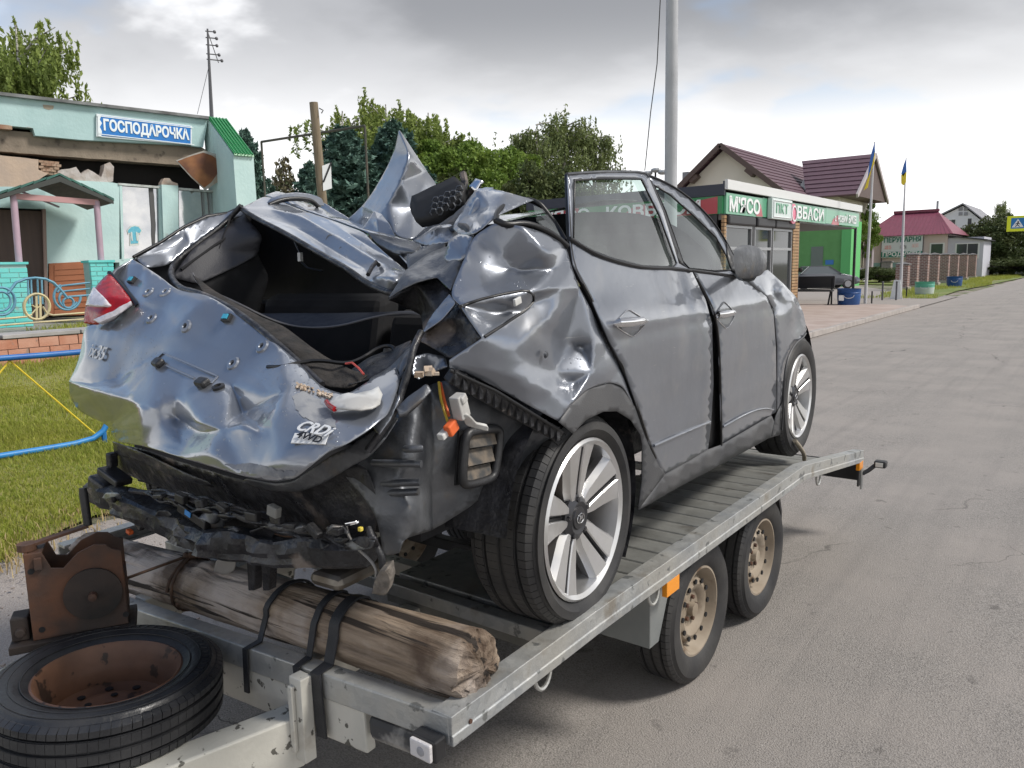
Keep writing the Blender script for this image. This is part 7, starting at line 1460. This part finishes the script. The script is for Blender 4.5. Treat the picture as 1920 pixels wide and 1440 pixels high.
# ---- brick pillars
PBR = node_mat('pillar_brick'); h = PBR
bt = h.t.nodes.new('ShaderNodeTexBrick'); bt.inputs['Scale'].default_value = 3.2; bt.inputs['Color1'].default_value = (.26, .14, .12, 1); bt.inputs['Color2'].default_value = (.17, .10, .09, 1); bt.inputs['Mortar'].default_value = (.46, .42, .40, 1); bt.inputs['Mortar Size'].default_value = .035; bt.inputs['Brick Width'].default_value = .8; bt.inputs['Row Height'].default_value = .32
h.L(h.mapp((1, 1, 1), (math.pi/2, 0, 0)), bt.inputs['Vector']); h.L(bt.outputs['Color'], h.b.inputs['Base Color']); h.b.inputs['Roughness'].default_value = .9
ORD = ['first', 'second', 'third', 'fourth', 'fifth', 'sixth', 'seventh', 'eighth', 'ninth', 'tenth']
p0 = None; ysP = [49.5, 52.2, 55.6, 59.4, 63.6, 68.0, 72.8, 78.0, 83.6, 90.0]
for i, Y in enumerate(ysP):
    hh = 1.45 if i == 0 else 2.0
    t = thing('brick_pillar', '%s of the row of brick pillars counted from the flagpole end' % ORD[i], 'pillar', (-9.4, Y, 0), 0, 'brick pillars beside the verge')
    if p0 is None or i == 1:
        s_ = MB().bx(-.32, .32, -.32, .32, .18, hh).build('shaft', PBR.m, t); c_ = MB().bx(-.38, .38, -.38, .38, hh, hh+.05).add([(-.36, -.36, hh+.05), (.36, -.36, hh+.05), (.36, .36, hh+.05), (-.36, .36, hh+.05), (0, 0, hh+.17)], [(0, 1, 4), (1, 2, 4), (2, 3, 4), (3, 0, 4)]).build('cap', pm('cap_grey', (.16, .15, .15), .8), t); b_ = MB().bx(-.40, .40, -.40, .40, -.1, .18).build('plinth', KERB, t); p0 = (s_, c_, b_)
    else:
        for o in p0: link_copy(o, t)
# ---- concrete fence, gate, bench, small signs
cf = thing('concrete_fence', 'low pale concrete fence with arched iron panels behind the pillars', 'fence', (-8, 98, 0)); CFC = pm('fence_concrete', (.55, .54, .54), .9)
for k in range(7):
    x = -4.5+k*2.6; MB().bx(x-.14, x+.14, -.14, .14, 0, 1.75).build('fence_post', CFC, cf); MB().bx(x+.14, x+2.46, -.06, .06, 0, .95).build('fence_panel', CFC, cf)
    MB().tube([(x+.14+2.32*q/8, 0, 1.35+.35*math.sin(math.pi*q/8)) for q in range(9)], .05, 5).build('arch_rail', CFC, cf)
    for q in range(9): MB().bx(x+.3+q*.25, x+.335+q*.25, -.02, .02, .95, 1.35+.3*math.sin(math.pi*(q+.6)/9.5)).build('fence_bar', BLACK, cf)
ag = thing('arched_gateway', 'gateway with maroon barrel vault canopy on grey posts left of the flagpole', 'gateway', (-18.4, 74, 0)); MB().prism([(1.9*math.cos(t), 0, 3.2+.95*math.sin(t)) for t in [math.pi*k/12 for k in range(13)]]+[(1.8*math.cos(t), 0, 3.1+.9*math.sin(t)) for t in [math.pi-math.pi*k/12 for k in range(13)]], (0, 4.5, 0)).build('barrel_roof', pm('vault_maroon', (.13, .045, .045), .6), ag).rotation_euler = (0, 0, R_(25))
for x, m in ((-1.7, 'vault_post'), (1.5, 'vault_post')): MB().bx(x-.35, x+.35, -.1, .5, 0, 3.2).build('gate_post', pm('lilac_post', (.34, .29, .32), .8), ag)
MB().bx(-1.2, 1.0, .2, .3, .2, 2.6).build('timber_gate', pm('timber_gate_wood', (.16, .085, .04), .7, col2=(.09, .05, .03), vs=4), ag); MB().bx(.25, 1.0, .1, .19, 1.2, 2.4).build('pale_panel', KWH, ag)
lbn = thing('lavender_bench', 'pale lavender slatted bench beside the arched gateway', 'bench', (-17.0, 70, 0)); LAV = pm('lavender_paint', (.46, .43, .58), .6)
for k in range(3): MB().bx(-.95, .95, -.03, .03, .55+k*.2, .71+k*.2).build('back_slat', LAV, lbn)
MB().bx(-.95, .95, -.5, -.05, .48, .53).build('seat', LAV, lbn)
for x in (-.8, .8): MB().bx(x-.05, x+.05, -.45, .05, 0, .5).build('leg', CFC, lbn)
for x_, y_, lab in ((-19.6, 71, 'stone gate pillar left of the lavender bench'), (-14.3, 69, 'stone gate pillar right of the lavender bench')):
    t = thing('stone_pillar', lab, 'pillar', (x_, y_, 0)); MB().bx(-.35, .35, -.35, .35, 0, 1.55).build('shaft', pm('stone_grey', (.32, .29, .27), .9, col2=(.22, .2, .19), vs=9), t); MB().bx(-.42, .42, -.42, .42, 1.55, 1.65).build('cap', MATS['cap_grey'], t)
ab0 = W(1678, 561, 'z', .0); ab = thing('pavement_board', 'small white folding board standing before the first brick pillar', 'sign', ab0); MB().prism([(-.22, 0, 0), (.22, 0, 0), (.16, .1, .85), (-.1, .1, .85)], (0, .02, 0)).build('front_panel', LWH, ab); MB().prism([(-.22, .45, 0), (.22, .45, 0), (.16, .14, .85), (-.1, .14, .85)], (0, .02, 0)).build('back_panel', LWH, ab)
for u, lab in ((1654, 'short dark stake left of the small white board'), (1680, 'short dark stake just right of the small white board')):
    p_ = W(u, 563, 'z', 0); o_ = MB().tube([(0, 0, 0), (0, 0, .78)], .04, 6).ball((0, 0, .78), .05, 6, 4).build('iron_stake', pm('stake_iron', (.12, .12, .13), .7), None); o_.location = p_; tag(o_, lab, 'stake')
# pedestrian crossing sign
CS = W(1912, 420, 'y', 42); cs = thing('crossing_sign', 'yellow bordered pedestrian crossing sign at the right edge of the road', 'sign', Vector((CS.x, 42, 0)))
x0 = W(1889, 405, 'y', 42).x-CS.x; z0 = W(1900, 434, 'y', 42).z; z1 = W(1900, 405, 'y', 42).z; sd = z1-z0
MB().bx(x0, x0+sd*1.25, -.03, 0, z0, z1).build('yellow_panel', pm('sign_yellow', (.72, .78, .02), .5), cs)
MB().bx(x0+sd*.23, x0+sd*1.0, -.036, -.031, z0+sd*.18, z0+sd*.86).build('blue_square', pm('sign_blue_square', (.01, .17, .42), .5), cs)
MB().prism([(x0+sd*.28, -.040, z0+sd*.26), (x0+sd*.94, -.040, z0+sd*.26), (x0+sd*.61, -.040, z0+sd*.80)], (0, .003, 0)).build('white_triangle', LWH, cs)
mx_ = x0+sd*.61; fg = MB().ball((mx_+.01, -.045, z0+sd*.60), (.035, .006, .035), 8, 6)
for a, b in (((0, .55), (-.01, .42)), ((-.01, .42), (-.09, .30)), ((-.01, .42), (.08, .30)), ((0, .53), (.09, .45)), ((0, .53), (-.09, .46))): fg.beam((mx_+a[0], -.045, z0+sd*a[1]), (mx_+b[0], -.045, z0+sd*b[1]), .03, .006, (0, 1, 0))
fg.build('walking_figure', BLACK, cs); MB().tube([(x0+sd*1.42, .0, 0), (x0+sd*1.42, .0, z1)], .04, 8).build('sign_post', pm('post_steel', (.4, .4, .42), .5, metal=.4), cs)
# ------------------------------------------------------------------ trees
def leaf_mesh(name, pos, size, mat, parent, up=None, jit=.5):
    pos = np.asarray(pos); n = len(pos); a = rng.normal(size=(n, 3)); a /= np.linalg.norm(a, axis=1)[:, None]
    b = rng.normal(size=(n, 3)); 
    if up is not None: b = b*jit+np.asarray(up)
    b -= a*(a*b).sum(1)[:, None]; b /= np.linalg.norm(b, axis=1)[:, None]; c = np.cross(a, b)
    s = size*rng.uniform(.6, 1.3, n)[:, None]
    V = np.stack([pos-b*s, pos+c*s*.42, pos+b*s, pos-c*s*.42], 1)
    me = bpy.data.meshes.new(name); me.vertices.add(n*4); me.vertices.foreach_set('co', V.astype(np.float32).ravel()); me.loops.add(n*4); me.loops.foreach_set('vertex_index', np.arange(n*4)); me.polygons.add(n); me.polygons.foreach_set('loop_start', np.arange(n)*4); me.update(); me.validate(); me.materials.append(mat)
    o = bpy.data.objects.new(name, me); COL.objects.link(o); o.parent = parent; return o
BARK = pm('bark', (.10, .08, .06), .95, col2=(.055, .045, .038), vs=4); BIRB = pm('birch_bark', (.50, .48, .44), .85, col2=(.08, .07, .06), vs=3, lo=.5, hi=.6, stretch=(1, 1, 4))
L_B = leaf_mat('birch_leaf', (0.236, 0.312, 0.076), (0.323, 0.379, 0.103), (0.169, 0.227, 0.066), .35, 3., .35); L_B2 = leaf_mat('birch_leaf_dark', (0.189, 0.236, 0.085), (0.246, 0.284, 0.103), (0.133, 0.169, 0.076), .35, 3., .3)
L_G = leaf_mat('broad_leaf', (0.161, 0.264, 0.048), (0.264, 0.360, 0.066), (0.095, 0.161, 0.034), .5, 3., .3); L_S = leaf_mat('spruce_needle', (0.085, 0.161, 0.123), (0.141, 0.236, 0.189), (0.048, 0.095, 0.076), .6, 4., .08); L_D = leaf_mat('dark_bush_leaf', (0.085, 0.123, 0.038), (0.141, 0.161, 0.057), (0.048, 0.066, 0.027), .5, 4., .15); L_Br = leaf_mat('dry_twig', (0.227, 0.189, 0.113), (0.169, 0.179, 0.095), (0.113, 0.095, 0.057), .8, 4., .1)
def tree_birch(root, H, Wd, leaf, n=15000, bark=BIRB, start=.22):
    tr = MB(); tr.tube([(0, 0, 0), (.05*H*.1, 0, H*.3), (-.02*H*.3, .1, H*.65), (.05, .05, H*.97)], [.022*H, .017*H, .010*H, .003*H], 8); pts = []
    for k in range(26):
        z0 = H*(start+.70*random.random()**.8); a = random.uniform(0, 6.283); L = Wd*(1-.55*(z0/H-.2))*random.uniform(.55, 1.05); e = Vector((math.cos(a)*L, math.sin(a)*L, z0+L*random.uniform(.45, .95))); e.z = min(e.z, H*random.uniform(.9, 1.02)); m = Vector((e.x*.45, e.y*.45, z0+(e.z-z0)*.62)); tr.tube([(0, 0, z0), m, e], [.006*H, .004*H, .0015*H], 5)
        for q in range(9):
            t = .30+.70*q/8; s0 = (m*(1-t)*2*t+e*t*t+Vector((0, 0, z0))*(1-t)**2) if True else e
            for r in range(3):
                st = s0+Vector((random.gauss(0, .09*Wd), random.gauss(0, .09*Wd), random.gauss(0, .04*Wd))); ln = random.uniform(.4, 1.0)*.17*H
                m_ = int(n/(26*9*3)); tt = rng.uniform(0, 1, m_); sway = rng.normal(0, .035*ln, (m_, 2)); dxy = rng.normal(0, .10*ln, 2)
                pts.append(np.stack([st.x+sway[:, 0]+dxy[0]*tt, st.y+sway[:, 1]+dxy[1]*tt, st.z-tt*ln], 1))
    tr.build('trunk', bark, root, smooth=60); P = np.concatenate(pts); P = P[P[:, 2] > .12*H]; return leaf_mesh('crown', P, .012*H, leaf, root, (0, 0, 1), .6)
def tree_spruce(root, H, Wd, leaf=None, n=16000, gap=0.0):
    tr = MB(); tr.tube([(0, 0, 0), (0, 0, H*.98)], [.02*H, .003*H], 8); pts = []; nb = 150
    for k in range(nb):
        q = (k+random.random())/nb; z0 = H*(.06+.93*q); L = Wd*(1-q)**.62*random.uniform(.7, 1.1)+.05*Wd; a = k*2.4+random.uniform(-.3, .3)
        if random.random() < gap: continue
        m_ = int(n/nb*(L/Wd*1.4+.25)); t = rng.uniform(.1, 1, m_)**.8; x = t*L; z = z0-.28*x+.22*x*t*t; lat = rng.normal(0, 1, m_)*.16*L*(1.15-t*.8)
        dr = -abs(rng.normal(0, .05*H*.5, m_))*.5
        pts.append(np.stack([math.cos(a)*x-math.sin(a)*lat, math.sin(a)*x+math.cos(a)*lat, z+dr], 1)); tr.tube([(0, 0, z0), (math.cos(a)*L*.6, math.sin(a)*L*.6, z0-.14*L)], [.004*H, .001*H], 4)
    tr.build('trunk', BARK, root, smooth=60); return leaf_mesh('crown', np.concatenate(pts), .020*H, leaf or L_S, root, (0, 0, -.35), .8)
def tree_broad(root, H, Wd, leaf, n=14000, low=.2, clumps=70, trunk=True):
    tr = MB(); tr.tube([(0, 0, 0), (.05, .05, H*.35), (0, .1, H*.7)], [.028*H, .02*H, .008*H], 8); pts = []
    for k in range(clumps):
        a = random.uniform(0, 6.283); q = random.random(); ph = math.asin(random.uniform(-.9, 1)); rr = random.uniform(.55, 1.0); c = Vector((Wd*rr*math.cos(ph)*math.cos(a), Wd*rr*math.cos(ph)*math.sin(a), H*(low+(1-low)*.5)+H*(1-low)*.5*rr*math.sin(ph)))
        if k % 4 == 0: tr.tube([(0, 0, H*.3), (c.x*.5, c.y*.5, H*.3+(c.z-H*.3)*.65), c], [.008*H, .005*H, .002*H], 5)
        r_ = Wd*random.uniform(.16, .34); m_ = n//clumps; p = rng.normal(size=(m_, 3)); p /= np.linalg.norm(p, axis=1)[:, None]; p *= (rng.uniform(.3, 1, m_)**.6)[:, None]*r_; p[:, 2] *= .75; pts.append(p+np.array(c))
    if trunk: tr.build('trunk', BARK, root, smooth=60)
    return leaf_mesh('crown', np.concatenate(pts), .014*H if leaf is not L_D else .022*H, leaf, root)
def at(u, vtop, dist, gz_=0.0):
    d = ray(u, vtop); hl = math.hypot(d.x, d.y); t = dist/hl; p = CPOS+d*t; return Vector((p.x, p.y, gz_)), p.z-gz_
protos = {}
def plant(kind, u, vtop, dist, wpx, label, group, name, rz=None):
    base, H = at(u, vtop, dist); Wm = wpx/1450*dist*1.02
    t = thing(name, label, 'tree' if 'bush' not in name else 'bush', base, random.uniform(0, 6.28) if rz is None else rz, group)
    fn = {'birch': lambda r: tree_birch(r, 10, 3.2, L_B, 26000), 'birch2': lambda r: tree_birch(r, 10, 3.2, L_B2, 9500, BIRB, .3), 'spruce': lambda r: tree_spruce(r, 10, 3.2, None, 30000), 'thin': lambda r: tree_spruce(r, 10, 3.2, L_Br, 5000, .35), 'broad': lambda r: tree_broad(r, 10, 3.2, L_G, 22000), 'bush': lambda r: tree_broad(r, 10, 5.5, L_D, 26000, .02, 90), 'darkbroad': lambda r: tree_broad(r, 10, 3.6, L_D, 18000, .1)}[kind]
    sx = Wm/(5.5 if kind == 'bush' else 3.6 if kind == 'darkbroad' else 3.2); sz = H/10
    if kind not in protos: fn(t); protos[kind] = [o for o in bpy.data.objects if o.parent == t]
    else:
        for o in protos[kind]: link_copy(o, t)
    t.scale = (sx, sx, sz); return t
G1 = 'trees behind the wrecked car'
plant('birch', 25, 28, 40, 120, 'birch rising over the ruined shop roof at the left edge', G1, 'birch_tree')
plant('birch', -90, 10, 42, 140, 'birch at the far left edge half out of view above the shop', G1, 'birch_tree')
plant('spruce', 458, 238, 30, 75, 'dark spruce just right of the green shop cap', G1, 'spruce_tree')
plant('thin', 530, 285, 33, 60, 'thin half bare conifer between the steel frame post and timber pole', G1, 'sparse_conifer')
plant('spruce', 640, 232, 34, 150, 'broad blue green spruce behind the timber pole', G1, 'spruce_tree')
plant('spruce', 735, 222, 36, 130, 'blue green spruce behind the upright torn roof blade', G1, 'spruce_tree')
plant('birch', 640, 196, 46, 120, 'birch crown showing above the broad spruce', G1, 'birch_tree')
plant('birch', 725, 184, 48, 110, 'tall birch above the torn roof blade', G1, 'birch_tree')
plant('birch', 805, 200, 50, 120, 'birch standing right of the torn roof blade', G1, 'birch_tree')
plant('broad', 850, 246, 46, 90, 'leafy green tree between the roof blade and the right birches', G1, 'leafy_tree')
plant('broad', 925, 252, 50, 85, 'rounded green tree left of the dark birches', G1, 'leafy_tree')
plant('birch2', 1005, 232, 52, 95, 'dark loose birch above the crushed right pillar', G1, 'birch_tree')
plant('birch2', 1060, 222, 54, 100, 'tallest dark birch left of the popped rear door', G1, 'birch_tree')
plant('birch2', 1112, 240, 56, 75, 'dark birch rising just behind the popped door frame', G1, 'birch_tree')
plant('darkbroad', 985, 320, 40, 75, 'dark green tree low behind the crushed right pillar', G1, 'leafy_tree')
plant('darkbroad', 1065, 328, 42, 70, 'dark green tree beside the kiosk sign seen past the door', G1, 'leafy_tree')
plant('spruce', 580, 300, 32, 90, 'small spruce filling the gap left of the timber pole', G1, 'spruce_tree')
plant('darkbroad', 520, 345, 38, 70, 'dark low tree behind the bare conifer', G1, 'leafy_tree')
plant('darkbroad', 860, 330, 44, 80, 'dark low tree behind the black honeycomb panel', G1, 'leafy_tree')
plant('broad', 1618, 376, 76, 30, 'green tree behind the end of the kiosk canopy', 'trees along the village street', 'leafy_tree')
plant('bush', 1885, 402, 92, 60, 'huge dark bush behind the concrete fence near the crossing sign', None, 'bush_clump')
plant('birch2', 1880, 378, 112, 20, 'thin pale tree behind the huge dark bush', 'trees along the village street', 'young_tree')
plant('bush', 1650, 500, 68, 40, 'low dark shrub beside the lavender bench', None, 'bush_low')
plant('bush', 1900, 478, 90, 90, 'low hedge running below the concrete fence', None, 'bush_hedge')
